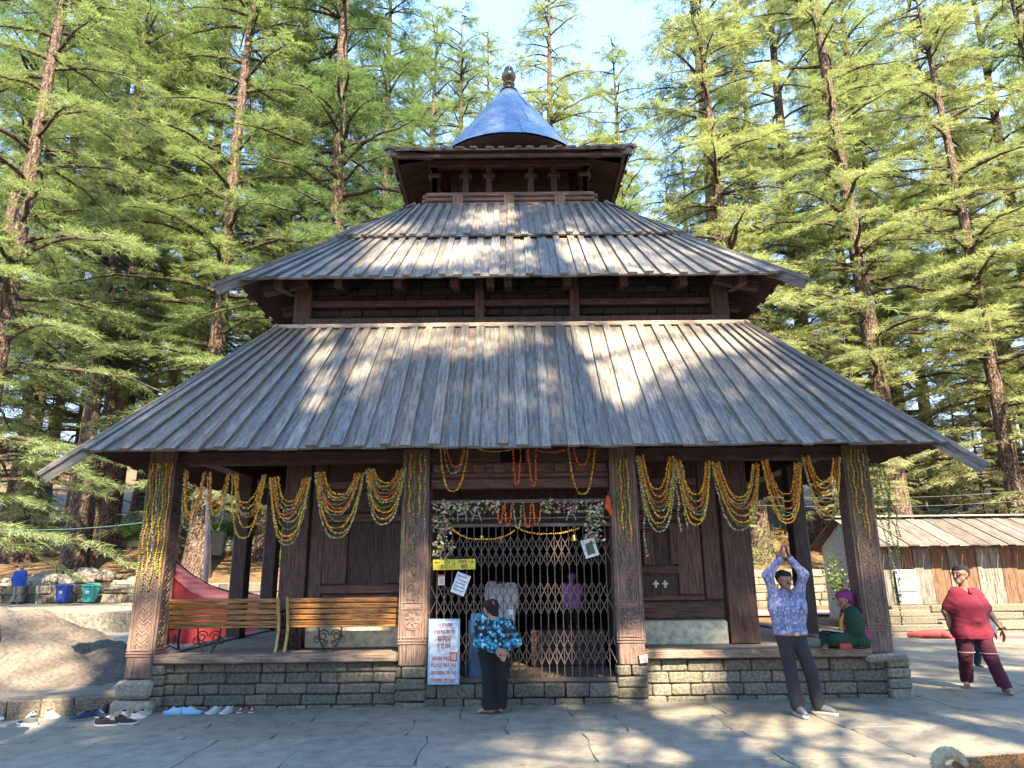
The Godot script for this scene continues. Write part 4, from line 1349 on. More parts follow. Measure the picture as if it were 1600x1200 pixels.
	for q in [[-0.17, 2.20, 0.075, "larger brass bell hanging from the gate rail near the middle"], [0.86, 2.21, 0.062, "smaller brass bell hanging from the gate rail at the right"], [-0.45, 2.22, 0.05, "dull brass bell hanging from the gate rail at the left"]]:
		s = thing("bell", q[3], "bell", Vector3(q[0], q[1], -10.46 if q[2] > 0.07 else -10.33), "bells on the gate")
		mb = MB.new()
		mb.col = Color(0.46, 0.30, 0.08) if q[2] < 0.07 else Color(0.25, 0.17, 0.1)
		var r: float = q[2]
		mb.lathe(Vector3.ZERO, [Vector2(r, -r), Vector2(r * 0.95, -r * 0.9), Vector2(r * 0.7, -r * 0.4), Vector2(r * 0.6, r * 0.2), Vector2(r * 0.4, r * 0.6), Vector2(0.0, r * 0.75)], 16)
		part("body", mb, M.brass, s)
		mb = MB.new()
		mb.col = Color(0.2, 0.15, 0.1)
		mb.tube([Vector3(0, r * 0.7, 0), Vector3(0, r * 0.7 + 0.06, 0), Vector3(0, r * 0.7 + 0.12, 0)], 0.006, 6)
		part("hanger", mb, M.iron, s)
	mb = MB.new()
	mb.col = Color(0.72, 0.12, 0.03)
	mb.tube([Vector3(1.36, 2.78, -10.33), Vector3(1.37, 2.7, -10.30), Vector3(1.35, 2.63, -10.30), Vector3(1.40, 2.56, -10.31), Vector3(1.41, 2.50, -10.32)], [0.02, 0.045, 0.05, 0.035, 0.02], 7)
	single("orange_cloth", mb, M.cloth, "bright orange cloth tied beside the right gate pillar", "cloth")
	# offering box behind the gate
	s = thing("offering_box", "tall blue painted metal offering box behind the gate", "box", Vector3(-0.42, 0.285, -10.72))
	mb = MB.new()
	mb.col = Color(0.05, 0.13, 0.30)
	mb.cbox(Vector3(0, 0.4, 0), Vector3(0.46, 0.8, 0.4), 0.015)
	part("body", mb, M.paint, s)
	mb = MB.new()
	mb.col = Color(0.10, 0.33, 0.62)
	mb.cbox(Vector3(-0.105, 0.74, 0.2), Vector3(0.18, 0.3, 0.03), 0.01)
	mb.cbox(Vector3(0.105, 0.74, 0.2), Vector3(0.18, 0.3, 0.03), 0.01)
	part("door_panel", mb, M.paint, s)

# ------------------------------------------------------------------ benches
func make_bench(label: String, at: Vector3, ln: float) -> void:
	var b := thing("park_bench", label, "bench", at, "benches on the porch")
	var wood := func() -> Color: return Color(0.46, 0.20, 0.055) * rr(0.8, 1.15)
	for k in 5:
		var mb := MB.new()
		mb.col = wood.call()
		mb.uo = Vector2(rr(0, 3), rr(0, 3))
		mb.cbox(Vector3(0, 0.41 + k * 0.077, 0.20 + k * 0.020), Vector3(ln - 0.07, 0.058, 0.026), 0.006, Basis(Vector3.RIGHT, 0.25))
		part("back_slat", mb, M.varnish, b)
	for k in 6:
		var mb := MB.new()
		mb.col = wood.call()
		mb.uo = Vector2(rr(0, 3), rr(0, 3))
		mb.cbox(Vector3(0, 0.36 + 0.006 * k, 0.17 - k * 0.08), Vector3(ln - 0.07, 0.03, 0.066), 0.006)
		part("seat_slat", mb, M.varnish, b)
	for s in [-1, 1]:
		var e := group_part("end_frame", b)
		var x: float = s * (ln / 2 - 0.02)
		var mb := MB.new()
		mb.col = Color(0.50, 0.33, 0.10)
		mb.tube([Vector3(x, 0.0, 0.30), Vector3(x, 0.12, 0.25), Vector3(x, 0.30, 0.20), Vector3(x, 0.42, 0.215), Vector3(x, 0.6, 0.27), Vector3(x, 0.74, 0.31), Vector3(x, 0.77, 0.33)], [0.026, 0.022, 0.022, 0.024, 0.022, 0.02, 0.012], 8)
		part("back_leg", mb, M.paint, e)
		mb = MB.new()
		mb.col = Color(0.05, 0.042, 0.036)
		mb.tube([Vector3(x, 0.0, -0.30), Vector3(x, 0.15, -0.25), Vector3(x, 0.33, -0.27), Vector3(x, 0.52, -0.30), Vector3(x, 0.58, -0.22), Vector3(x, 0.57, -0.05), Vector3(x, 0.55, 0.2)], 0.02, 8)
		mb.tube([Vector3(x, 0.33, -0.27), Vector3(x, 0.33, 0.19)], 0.016, 6)
		for c in [[0.17, -0.12, 0.08], [0.17, 0.08, 0.08], [0.44, -0.12, 0.07], [0.44, 0.06, 0.07]]:
			var sp := []
			for k in 18:
				var a := k * 0.62
				var r: float = c[2] * (1 - k / 22.0)
				sp.append(Vector3(x, c[0] + sin(a) * r, c[1] + cos(a) * r))
			mb.tube(sp, 0.009, 5)
		mb.tube([Vector3(x, 0.02, -0.28), Vector3(x, 0.1, 0.0), Vector3(x, 0.02, 0.27)], 0.01, 5)
		part("arm_frame", mb, M.iron, e)
	# ornamental iron under the seat
	var o := MB.new()
	o.col = Color(0.05, 0.042, 0.036)
	for s in [-1, 1]:
		for c in [[0.1, 0.22, 0.09], [0.18, 0.16, 0.06], [0.07, 0.11, 0.05]]:
			var sp := []
			for k in 16:
				var a := k * 0.6
				var r: float = c[2] * (1 - k / 20.0)
				sp.append(Vector3(-0.25 + s * (c[0] - cos(a) * r), c[1] + sin(a) * r, 0.02))
			o.tube(sp, 0.009, 5)
	o.tube([Vector3(-0.42, 0.34, 0.02), Vector3(-0.38, 0.12, 0.02), Vector3(-0.3, 0.0, 0.02)], 0.012, 5)
	o.tube([Vector3(-0.08, 0.34, 0.02), Vector3(-0.12, 0.12, 0.02), Vector3(-0.2, 0.0, 0.02)], 0.012, 5)
	part("centre_iron", o, M.iron, b)

# ------------------------------------------------------------------ shoes
func make_shoe(label: String, at: Vector3, turn: float, upper: Color, sole: Color, ln := 0.27, lace := Color(0.6, 0.6, 0.6)) -> void:
	var s := thing("shoe", label, "shoe", at, "shoes left on the paving")
	s.rotation.y = turn
	# outline of the foot along x, heel at -ln/2
	var sec := func(t: float) -> Array:   # half width, top height
		var w: float = ln * 0.165 * (0.80 + 0.30 * sin(clampf(t, 0, 1) * PI * 0.9 - 0.35)) * sqrt(maxf(0.02, 1.0 - pow(absf(2 * t - 1), 5)))
		var h: float = ln * (0.30 if t < 0.28 else lerpf(0.34, 0.13, smoothstep(0.28, 0.85, t)))
		if t > 0.9: h *= 1.0 - (t - 0.9) * 3.5
		return [w, h]
	for layer in 2:
		var mb := MB.new()
		mb.col = sole if layer == 0 else upper
		var y0 := 0.0 if layer == 0 else ln * 0.075
		var ring := []
		var n := 12
		for i in n + 1:
			var t := i / float(n)
			var q: Array = sec.call(t)
			var x := (t - 0.5) * ln * (1.0 if layer == 0 else 0.965)
			var row := []
			for k in 9:
				var a := PI * k / 8.0
				var w: float = q[0] * (1.08 if layer == 0 else 0.98)
				var top: float = ln * 0.085 * (1.0 + 0.35 * maxf(0, 0.4 - t)) if layer == 0 else q[1]
				var cz := cos(a) * w
				var cy := y0 + (top - y0) * pow(sin(a), 0.35 if layer == 0 else 0.6)
				if layer == 0 and t > 0.85: cy += (t - 0.85) * 0.05
				row.append(Vector3(x, cy, cz))
			ring.append(row)
		for i in n:
			for k in 8:
				mb.quad(ring[i][k], ring[i][k + 1], ring[i + 1][k + 1], ring[i + 1][k])
			mb.quad(ring[i][8], ring[i][0], ring[i + 1][0], ring[i + 1][8])
		for e in [0, n]:
			for k in range(1, 8):
				mb.tri(ring[e][0], ring[e][k], ring[e][k + 1])
		part(["sole", "upper"][layer], mb, M.paint if layer == 0 else M.cloth, s)
	var mb := MB.new()
	mb.col = Color(0.02, 0.02, 0.025)
	mb.lathe(Vector3(-ln * 0.25, ln * 0.285, 0), [Vector2(0.0, 0.0), Vector2(ln * 0.10, 0.004), Vector2(ln * 0.11, 0.016)], 12)
	part("opening", mb, M.cloth, s)
	mb = MB.new()
	mb.col = lace
	for k in 4:
		mb.beam(Vector3(-ln * 0.06 + k * ln * 0.06, ln * (0.325 - 0.035 * k), -ln * 0.05), Vector3(-ln * 0.06 + k * ln * 0.06, ln * (0.325 - 0.035 * k), ln * 0.05), 0.008, 0.008)
	part("laces", mb, M.cloth, s)

func make_shoes() -> void:
	var white := Color(0.68, 0.68, 0.70)
	var list := [
		["dark grey sneaker with white sole, front left of the shoes", -6.08, -9.62, 2.85, Color(0.07, 0.075, 0.08), white, 0.31],
		["left of the two white sneakers by the path edge", -6.28, -10.0, 2.4, white, white, 0.27], ["right of the two white sneakers by the path edge", -6.02, -10.02, -0.3, white, white, 0.27],
		["white shoe at the left edge of the picture", -6.72, -9.95, -0.2, white, white, 0.28],
		["navy slip-on shoe tipped against its mate", -5.56, -9.85, 3.7, Color(0.03, 0.045, 0.10), Color(0.25, 0.22, 0.16), 0.29], ["navy slip-on shoe behind the tipped one", -5.38, -9.98, -0.2, Color(0.03, 0.045, 0.10), white, 0.28],
		["left pink child's shoe behind the navy pair", -5.50, -10.26, 2.0, Color(0.6, 0.36, 0.36), Color(0.6, 0.45, 0.4), 0.2], ["right pink child's shoe behind the navy pair", -5.30, -10.26, 1.2, Color(0.5, 0.3, 0.32), Color(0.45, 0.25, 0.25), 0.2],
		["left black running shoe with grey sole", -4.99, -9.45, 0.25, Color(0.035, 0.02, 0.025), Color(0.5, 0.49, 0.48), 0.3], ["right black running shoe with grey sole", -4.80, -9.52, 0.05, Color(0.035, 0.025, 0.03), Color(0.5, 0.49, 0.48), 0.3],
		["pale trainer close to the corner block", -5.10, -10.08, 1.7, Color(0.55, 0.52, 0.46), white, 0.22], ["pale trainer with yellow trim nearest the stone wall", -4.86, -10.10, 1.3, Color(0.6, 0.56, 0.4), white, 0.22], ["small pinkish white shoe behind the black pair", -4.84, -9.90, 0.1, Color(0.62, 0.5, 0.52), white, 0.2],
		["left light blue running shoe below the stone wall", -4.52, -10.14, 2.9, Color(0.34, 0.52, 0.66), Color(0.2, 0.42, 0.68), 0.28], ["right light blue running shoe below the stone wall", -4.26, -10.14, 0.15, Color(0.36, 0.54, 0.66), Color(0.2, 0.42, 0.68), 0.28],
		["left grey and white trainer below the stone wall", -3.98, -10.14, 4.2, Color(0.5, 0.5, 0.52), white, 0.25], ["right grey and white trainer below the stone wall", -3.80, -10.12, 4.4, Color(0.5, 0.5, 0.52), white, 0.25],
		["left small crimson shoe below the stone wall", -3.62, -10.14, 4.5, Color(0.42, 0.07, 0.12), white, 0.16], ["right small crimson shoe below the stone wall", -3.47, -10.14, 4.7, Color(0.42, 0.07, 0.12), white, 0.16]]
	for q in list:
		make_shoe(q[0], Vector3(q[1], gh(q[1], q[2]) + 0.004, q[2]), q[3], q[4], q[5], q[6])
const SWAGS := [
	["left bay", 0, 0, -4.74, 3.20, -4.48, 3.18, 2.60, "Y", -10.260],
	["left bay", 0, 1, -4.73, 3.19, -4.47, 3.17, 2.55, "Y", -10.280],
	["left bay", 0, 2, -4.75, 3.18, -4.46, 3.16, 2.50, "O", -10.260],
	["left bay", 0, 3, -4.74, 3.17, -4.46, 3.18, 2.42, "G", -10.280],
	["left bay", 0, 4, -4.76, 3.17, -4.45, 3.20, 2.35, "W", -10.260],
	["left bay", 1, 0, -4.39, 3.17, -4.14, 3.15, 2.69, "O", -10.260],
	["left bay", 1, 1, -4.38, 3.16, -4.13, 3.14, 2.62, "Y", -10.280],
	["left bay", 1, 2, -4.40, 3.15, -4.13, 3.13, 2.55, "Y", -10.260],
	["left bay", 1, 3, -4.39, 3.14, -4.12, 3.15, 2.44, "G", -10.280],
	["left bay", 1, 4, -4.42, 3.13, -4.11, 3.17, 2.33, "W", -10.260],
	["left bay", 2, 0, -4.01, 3.14, -3.63, 3.12, 2.73, "Y", -10.260],
	["left bay", 2, 1, -4.00, 3.13, -3.62, 3.11, 2.65, "Y", -10.280],
	["left bay", 2, 2, -4.03, 3.12, -3.62, 3.10, 2.57, "W", -10.260],
	["left bay", 2, 3, -4.02, 3.11, -3.61, 3.12, 2.54, "G", -10.280],
	["left bay", 2, 4, -4.04, 3.10, -3.60, 3.13, 2.52, "O", -10.260],
	["left bay", 2, 5, -4.04, 3.12, -3.59, 3.12, 2.38, "Y", -10.280],
	["left bay", 2, 6, -4.07, 3.14, -3.58, 3.12, 2.23, "Y", -10.260],
	["left bay", 3, 0, -3.41, 3.10, -3.03, 3.07, 2.74, "Y", -10.260],
	["left bay", 3, 1, -3.40, 3.09, -3.01, 3.06, 2.68, "Y", -10.280],
	["left bay", 3, 2, -3.44, 3.08, -3.00, 3.05, 2.62, "W", -10.260],
	["left bay", 3, 3, -3.43, 3.07, -2.99, 3.07, 2.58, "G", -10.280],
	["left bay", 3, 4, -3.46, 3.06, -2.98, 3.09, 2.55, "O", -10.260],
	["left bay", 3, 5, -3.45, 3.08, -2.97, 3.08, 2.50, "Y", -10.280],
	["left bay", 3, 6, -3.48, 3.10, -2.96, 3.07, 2.45, "W", -10.260],
	["left bay", 3, 7, -3.47, 3.09, -2.95, 3.06, 2.35, "G", -10.280],
	["left bay", 3, 8, -3.50, 3.08, -2.94, 3.05, 2.25, "Y", -10.260],
	["left bay", 3, 9, -3.49, 3.07, -2.94, 3.07, 2.19, "Y", -10.280],
	["left bay", 3, 10, -3.52, 3.06, -2.93, 3.09, 2.13, "W", -10.260],
	["left bay", 4, 0, -2.74, 3.15, -2.28, 3.13, 2.83, "Y", -10.260],
	["left bay", 4, 1, -2.73, 3.15, -2.26, 3.12, 2.79, "Y", -10.280],
	["left bay", 4, 2, -2.77, 3.14, -2.25, 3.11, 2.75, "W", -10.260],
	["left bay", 4, 3, -2.77, 3.13, -2.24, 3.13, 2.69, "G", -10.280],
	["left bay", 4, 4, -2.80, 3.12, -2.23, 3.15, 2.63, "O", -10.260],
	["left bay", 4, 5, -2.79, 3.13, -2.22, 3.14, 2.58, "Y", -10.280],
	["left bay", 4, 6, -2.82, 3.15, -2.21, 3.13, 2.54, "W", -10.260],
	["left bay", 4, 7, -2.81, 3.15, -2.19, 3.12, 2.45, "G", -10.280],
	["left bay", 4, 8, -2.85, 3.14, -2.17, 3.11, 2.36, "Y", -10.260],
	["left bay", 4, 9, -2.84, 3.13, -2.17, 3.13, 2.29, "Y", -10.280],
	["left bay", 4, 10, -2.87, 3.12, -2.16, 3.15, 2.22, "W", -10.260],
	["left bay", 5, 0, -2.02, 3.20, -1.67, 3.18, 2.99, "Y", -10.260],
	["left bay", 5, 1, -2.02, 3.19, -1.65, 3.17, 2.94, "Y", -10.280],
	["left bay", 5, 2, -2.05, 3.18, -1.64, 3.16, 2.89, "W", -10.260],
	["left bay", 5, 3, -2.04, 3.17, -1.62, 3.18, 2.84, "G", -10.280],
	["left bay", 5, 4, -2.08, 3.17, -1.61, 3.20, 2.79, "O", -10.260],
	["left bay", 5, 5, -2.07, 3.19, -1.60, 3.19, 2.75, "Y", -10.280],
	["left bay", 5, 6, -2.10, 3.20, -1.59, 3.18, 2.71, "W", -10.260],
	["left bay", 5, 7, -2.09, 3.19, -1.58, 3.17, 2.64, "G", -10.280],
	["left bay", 5, 8, -2.12, 3.18, -1.57, 3.16, 2.57, "Y", -10.260],
	["left bay", 5, 9, -2.10, 3.17, -1.56, 3.18, 2.48, "Y", -10.280],
	["left bay", 5, 10, -2.13, 3.17, -1.56, 3.20, 2.40, "W", -10.260],
	["gate bay", 0, 0, -0.97, 3.51, -0.72, 3.49, 3.21, "O", -10.260],
	["gate bay", 0, 1, -1.00, 3.49, -0.69, 3.47, 3.12, "W", -10.260],
	["gate bay", 0, 2, -1.06, 3.47, -0.64, 3.51, 2.86, "Y", -10.260],
	["gate bay", 1, 0, -0.52, 3.49, -0.01, 3.46, 3.43, "Y", -10.260],
	["gate bay", 2, 0, -0.00, 3.48, 0.12, 3.46, 2.94, "O", -10.260],
	["gate bay", 3, 0, 0.22, 3.48, 0.34, 3.46, 2.92, "O", -10.260],
	["gate bay", 4, 0, 0.35, 3.48, 0.78, 3.45, 3.41, "O", -10.260],
	["gate bay", 5, 0, 0.89, 3.49, 1.13, 3.47, 3.22, "O", -10.260],
	["gate bay", 5, 1, 0.81, 3.47, 1.20, 3.45, 2.80, "Y", -10.260],
	["right bay", 0, 0, 1.90, 3.35, 2.27, 3.33, 2.86, "Y", -10.260],
	["right bay", 0, 1, 1.90, 3.34, 2.29, 3.32, 2.76, "Y", -10.280],
	["right bay", 0, 2, 1.86, 3.33, 2.30, 3.31, 2.67, "O", -10.260],
	["right bay", 0, 3, 1.87, 3.32, 2.31, 3.33, 2.61, "G", -10.280],
	["right bay", 0, 4, 1.84, 3.31, 2.33, 3.34, 2.55, "W", -10.260],
	["right bay", 0, 5, 1.85, 3.33, 2.34, 3.33, 2.46, "Y", -10.280],
	["right bay", 0, 6, 1.82, 3.35, 2.35, 3.32, 2.38, "Y", -10.260],
	["right bay", 0, 7, 1.83, 3.34, 2.36, 3.31, 2.32, "G", -10.280],
	["right bay", 0, 8, 1.80, 3.33, 2.37, 3.31, 2.26, "W", -10.260],
	["right bay", 1, 0, 2.43, 3.27, 2.80, 3.24, 2.78, "Y", -10.260],
	["right bay", 1, 1, 2.44, 3.26, 2.81, 3.24, 2.68, "Y", -10.280],
	["right bay", 1, 2, 2.41, 3.25, 2.82, 3.23, 2.58, "O", -10.260],
	["right bay", 1, 3, 2.42, 3.24, 2.83, 3.25, 2.54, "G", -10.280],
	["right bay", 1, 4, 2.38, 3.23, 2.85, 3.26, 2.49, "W", -10.260],
	["right bay", 1, 5, 2.40, 3.25, 2.85, 3.25, 2.42, "Y", -10.280],
	["right bay", 1, 6, 2.37, 3.27, 2.86, 3.24, 2.35, "Y", -10.260],
	["right bay", 2, 0, 2.99, 3.24, 3.48, 3.22, 2.73, "Y", -10.260],
	["right bay", 2, 1, 3.00, 3.23, 3.49, 3.21, 2.69, "Y", -10.280],
	["right bay", 2, 2, 2.96, 3.22, 3.50, 3.20, 2.64, "W", -10.260],
	["right bay", 2, 3, 2.97, 3.21, 3.52, 3.22, 2.60, "G", -10.280],
	["right bay", 2, 4, 2.94, 3.21, 3.54, 3.24, 2.57, "O", -10.260],
	["right bay", 2, 5, 2.94, 3.23, 3.55, 3.23, 2.47, "Y", -10.280],
	["right bay", 2, 6, 2.90, 3.24, 3.57, 3.22, 2.38, "Y", -10.260],
	["right bay", 2, 7, 2.92, 3.23, 3.58, 3.21, 2.33, "G", -10.280],
	["right bay", 2, 8, 2.89, 3.22, 3.58, 3.20, 2.27, "W", -10.260],
	["right bay", 3, 0, 3.69, 3.25, 4.10, 3.23, 2.77, "Y", -10.260],
	["right bay", 3, 1, 3.69, 3.25, 4.12, 3.22, 2.67, "Y", -10.280],
	["right bay", 3, 2, 3.66, 3.24, 4.13, 3.21, 2.56, "O", -10.260],
	["right bay", 3, 3, 3.67, 3.23, 4.14, 3.23, 2.51, "G", -10.280],
	["right bay", 3, 4, 3.63, 3.22, 4.16, 3.25, 2.46, "W", -10.260],
	["right bay", 3, 5, 3.64, 3.24, 4.17, 3.24, 2.41, "Y", -10.280],
	["right bay", 3, 6, 3.61, 3.25, 4.18, 3.23, 2.36, "Y", -10.260],
	["right bay", 4, 0, 4.30, 3.32, 4.66, 3.30, 2.94, "Y", -10.260],
	["right bay", 4, 1, 4.30, 3.31, 4.68, 3.29, 2.85, "Y", -10.280],
	["right bay", 4, 2, 4.26, 3.30, 4.70, 3.28, 2.77, "O", -10.260],
	["right bay", 4, 3, 4.26, 3.29, 4.72, 3.30, 2.65, "G", -10.280],
	["right bay", 4, 4, 4.22, 3.29, 4.74, 3.32, 2.52, "Y", -10.260],
	["right bay", 4, 5, 4.23, 3.30, 4.75, 3.31, 2.46, "Y", -10.280],
	["right bay", 4, 6, 4.21, 3.32, 4.75, 3.30, 2.40, "W", -10.260],
	["gate panel", 0, 0, -0.24, 2.69, -0.15, 2.67, 2.40, "O", -10.330],
	["gate panel", 1, 0, -0.12, 2.69, -0.02, 2.67, 2.37, "O", -10.330],
	["gate panel", 2, 0, 0.00, 2.69, 0.12, 2.67, 2.33, "W", -10.330],
	["gate panel", 3, 0, 0.14, 2.69, 0.25, 2.67, 2.34, "O", -10.330],
	["gate panel", 4, 0, 0.28, 2.69, 0.40, 2.67, 2.38, "O", -10.330],
	["gate panel", 5, 0, -0.87, 2.34, 0.03, 2.31, 2.18, "Y", -10.325],
	["gate panel", 6, 0, 0.05, 2.35, 0.94, 2.33, 2.25, "Y", -10.325],
]

# ------------------------------------------------------------------ left of the temple
func rock(called: String, c: Vector3, size: Vector3, sd: int, col: Color, label: String, group := "") -> void:
	var nz := FastNoiseLite.new()
	nz.seed = sd
	nz.frequency = 0.9
	var mb := MB.new()
	var n := 14
	for i in n + 1:
		for j in 2 * n + 1:
			var a := PI * i / n
			var b := PI * j / n
			var d := Vector3(sin(a) * cos(b), cos(a), sin(a) * sin(b))
			var q := d.sign() * Vector3(pow(absf(d.x), 0.8), pow(absf(d.y), 0.8), pow(absf(d.z), 0.8))
			mb.v.append(c + q * size * (1.0 + 0.35 * nz.get_noise_3dv(d * 1.3 + c * 0.37)))
			mb.n.append(d); mb.c.append(col); mb.u.append(Vector2(b, a))
	var w := 2 * n + 1
	for i in n:
		for j in 2 * n:
			var k := i * w + j
			mb.ix.append_array(PackedInt32Array([k, k + 1, k + w, k + 1, k + w + 1, k + w]))
	fix_normals(mb)
	single(called, mb, M.rock, label, "rock", group)

func fix_normals(mb: MB) -> void:
	for i in mb.n.size():
		mb.n[i] = Vector3.ZERO
	for t in range(0, mb.ix.size(), 3):
		var a := mb.ix[t]; var b := mb.ix[t + 1]; var c := mb.ix[t + 2]
		var nn := (mb.v[c] - mb.v[a]).cross(mb.v[b] - mb.v[a])
		mb.n[a] += nn; mb.n[b] += nn; mb.n[c] += nn
	for i in mb.n.size():
		mb.n[i] = mb.n[i].normalized() if mb.n[i].length_squared() > 1e-20 else Vector3.UP

func make_left() -> void:
	rng.seed = 41
	# raised path with its edging
	var mb := MB.new()
	mb.col = Color(0.25, 0.215, 0.18)
	var fr := [Vector2(-14, -9.7), Vector2(-8.5, -9.78), Vector2(-7.0, -9.95), Vector2(-5.85, -10.22), Vector2(-5.38, -10.5)]
	for i in fr.size() - 1:
		var a: Vector2 = fr[i]; var b: Vector2 = fr[i + 1]
		mb.quad(Vector3(a.x, 0.20, a.y), Vector3(b.x, 0.20, b.y), Vector3(b.x, 0.24, -12.6), Vector3(a.x, 0.24, -12.6))
		mb.quad(Vector3(a.x, -0.2, a.y), Vector3(b.x, -0.2, b.y), Vector3(b.x, 0.20, b.y), Vector3(a.x, 0.20, a.y))
	var path := structure("path", mb, M.slab)
	for i in fr.size() - 1:
		var a: Vector2 = fr[i]; var b: Vector2 = fr[i + 1]
		var n := maxi(1, int(a.distance_to(b) / 0.36))
		for k in n:
			var p := a.lerp(b, (k + 0.5) / n)
			mb = MB.new()
			mb.col = Color(0.30, 0.25, 0.19) * rr(0.8, 1.15)
			mb.cbox(Vector3(p.x, 0.055, p.y + 0.03), Vector3(a.distance_to(b) / n - 0.012, 0.24, 0.12), 0.02, Basis(Vector3.UP, -(b - a).angle()), 0.008, rng)
			part("edging_stone", mb, M.stone, path)
	# the boulder: a long back sloping down to the corner of the temple
	mb = MB.new()
	mb.col = Color(0.235, 0.195, 0.165)
	var nz := FastNoiseLite.new()
	nz.seed = 4
	nz.frequency = 0.4
	nz.fractal_type = FastNoiseLite.FRACTAL_RIDGED
	nz.fractal_octaves = 3
	var gx := 64
	var gz := 40
	for j in gz + 1:
		for i in gx + 1:
			var x := lerpf(-12.0, -5.45, i / float(gx))
			var z := lerpf(-10.15, -14.2, j / float(gz))
			var ridge := 1.2 * smoothstep(-13.5, -9.0, x)
			if x > -7.9: ridge = lerpf(1.2, 0.34, smoothstep(-7.9, -5.9, x) * 0.55 + 0.45 * clampf((x + 7.9) / 2.0, 0, 1))
			if x > -5.9: ridge = 0.30 - (x + 5.9) * 0.9
			var zr := -12.35 + 0.25 * sin(x * 1.3)
			var prof := 1.0 - pow(clampf(absf(z - zr) / (2.15 if z > zr else 1.6), 0, 1), 1.25)
			var h := 0.12 + (ridge - 0.12) * prof + 0.09 * nz.get_noise_2d(x * 2.0, z * 2.0) * prof + 0.05 * nz.get_noise_2d(x * 7.0, z * 5.0 + x * 4.0) * prof
			if prof <= 0.0: h = 0.08
			mb.v.append(Vector3(x, h, z)); mb.n.append(Vector3.UP); mb.c.append(mb.col); mb.u.append(Vector2(x, z))
	for j in gz:
		for i in gx:
			var a := j * (gx + 1) + i
			mb.ix.append_array(PackedInt32Array([a, a + gx + 1, a + 1, a + 1, a + gx + 1, a + gx + 2]))
	fix_normals(mb)
	# side walls down into the ground close the shape
	var ring := []
	for i in gx: ring.append(i)
	for j in gz: ring.append(j * (gx + 1) + gx)
	for i in gx: ring.append(gz * (gx + 1) + gx - i)
	for j in gz: ring.append((gz - j) * (gx + 1))
	for k in ring.size():
		var a: Vector3 = mb.v[ring[k]]
		var b: Vector3 = mb.v[ring[(k + 1) % ring.size()]]
		mb.quad(Vector3(a.x, -0.2, a.z), Vector3(b.x, -0.2, b.z), b, a)
	single("boulder", mb, M.boulder, "large pinkish grey boulder left of the temple corner", "rock")
	# paved ground behind it and the raised terrace with its concrete edge
	mb = MB.new()
	mb.col = Color(0.26, 0.25, 0.24)
	mb.quad(Vector3(-30, 0.16, -13.0), Vector3(-5.5, 0.16, -13.0), Vector3(-5.5, 0.18, -22.3), Vector3(-30, 0.18, -22.3))
	structure("back_court", mb, M.slab)
	mb = MB.new()
	mb.col = Color(0.27, 0.25, 0.22)
	mb.quad(Vector3(-45, 0.74, -22.2), Vector3(-8.6, 0.74, -22.2), Vector3(-8.6, 0.62, -34.2), Vector3(-45, 0.62, -34.2))
	mb.quad(Vector3(-8.6, 0.0, -22.2), Vector3(-8.6, 0.0, -34.2), Vector3(-8.6, 0.62, -34.2), Vector3(-8.6, 0.74, -22.2))
	var ter := structure("terrace", mb, M.slab)
	var x := -24.0
	while x < -8.7:
		var l := rr(1.6, 3.8)
		if x + l > -9.4: l = -8.6 - x
		mb = MB.new()
		mb.col = Color(0.22, 0.205, 0.18) * rr(0.85, 1.1)
		mb.cbox(Vector3(x + l / 2, 0.37, -22.15 + rr(-0.03, 0.06)), Vector3(l - 0.03, 0.74, 0.3), 0.03, Basis(), 0.015, rng)
		part("kerb_block", mb, M.rock, ter)
		x += l
	# low dark wall at the foot of the hillside with rubble on it
	var w := thing("retaining_wall", "low dark stone retaining wall behind the blue and teal bins", "wall", Vector3(0, 0, 0))
	mb = MB.new()
	mb.col = Color(0.12, 0.10, 0.085)
	mb.box(Vector3(-22, 0.9, -34.5), Vector3(28, 1.0, 0.5))
	part("core", mb, M.stone, w)
	for k in 44:
		mb = MB.new()
		mb.col = Color(0.20, 0.18, 0.155) * rr(0.7, 1.2)
		mb.cbox(Vector3(-32 + (k % 22) * 1.12 + rr(-0.1, 0.1), 0.80 + (k / 22) * 0.42, -34.27 + rr(-0.02, 0.04)), Vector3(rr(0.8, 1.08), 0.39, 0.25), 0.05, Basis(), 0.03, rng)
		part("stone", mb, M.stone, w)
	for k in 34:
		var px := rr(-25.0, -17.5)
		var pz := rr(-36.6, -35.0)
		var sz := rr(0.2, 0.42)
		rock("rubble_stone", Vector3(px, gh(px, pz) + sz * 0.25 + 0.35 * maxf(0.0, 1 - absf(px + 21) / 3.5), pz), Vector3(sz * 1.3, sz * 0.75, sz), k, Color(0.34, 0.31, 0.27) * rr(0.7, 1.2), "grey rubble stone lying in the heap above the bins", "rubble heap above the bins")
	# far masonry wall along the slope
	w = thing("stone_wall", "long stone boundary wall across the wooded slope", "wall", Vector3(0, 0, 0))
	mb = MB.new()
	mb.col = Color(0.2, 0.18, 0.16)
	mb.box(Vector3(-26, 3.3, -48.3), Vector3(44, 2.0, 0.4))
	part("core", mb, M.stone, w)
	for c in 3:
		x = -42.0 + c * 0.4
		while x < -6:
			var l := rr(0.7, 1.5)
			mb = MB.new()
			mb.col = Color(0.42, 0.38, 0.32) * rr(0.75, 1.2)
			mb.cbox(Vector3(x + l / 2, 3.0 + c * 0.44, -48.05 + rr(-0.03, 0.05)), Vector3(l - 0.05, 0.40, 0.3), 0.05, Basis(), 0.03, rng)
			part("stone", mb, M.stone, w)
			x += l
	for k in 9:
		mb = MB.new()
		mb.col = Color(0.44, 0.40, 0.34) * rr(0.85, 1.15)
		mb.cbox(Vector3(-40 + k * 4.1, 3.5, -47.95), Vector3(0.75, 2.2, 0.6), 0.05)
		part("pier", mb, M.stone, w)
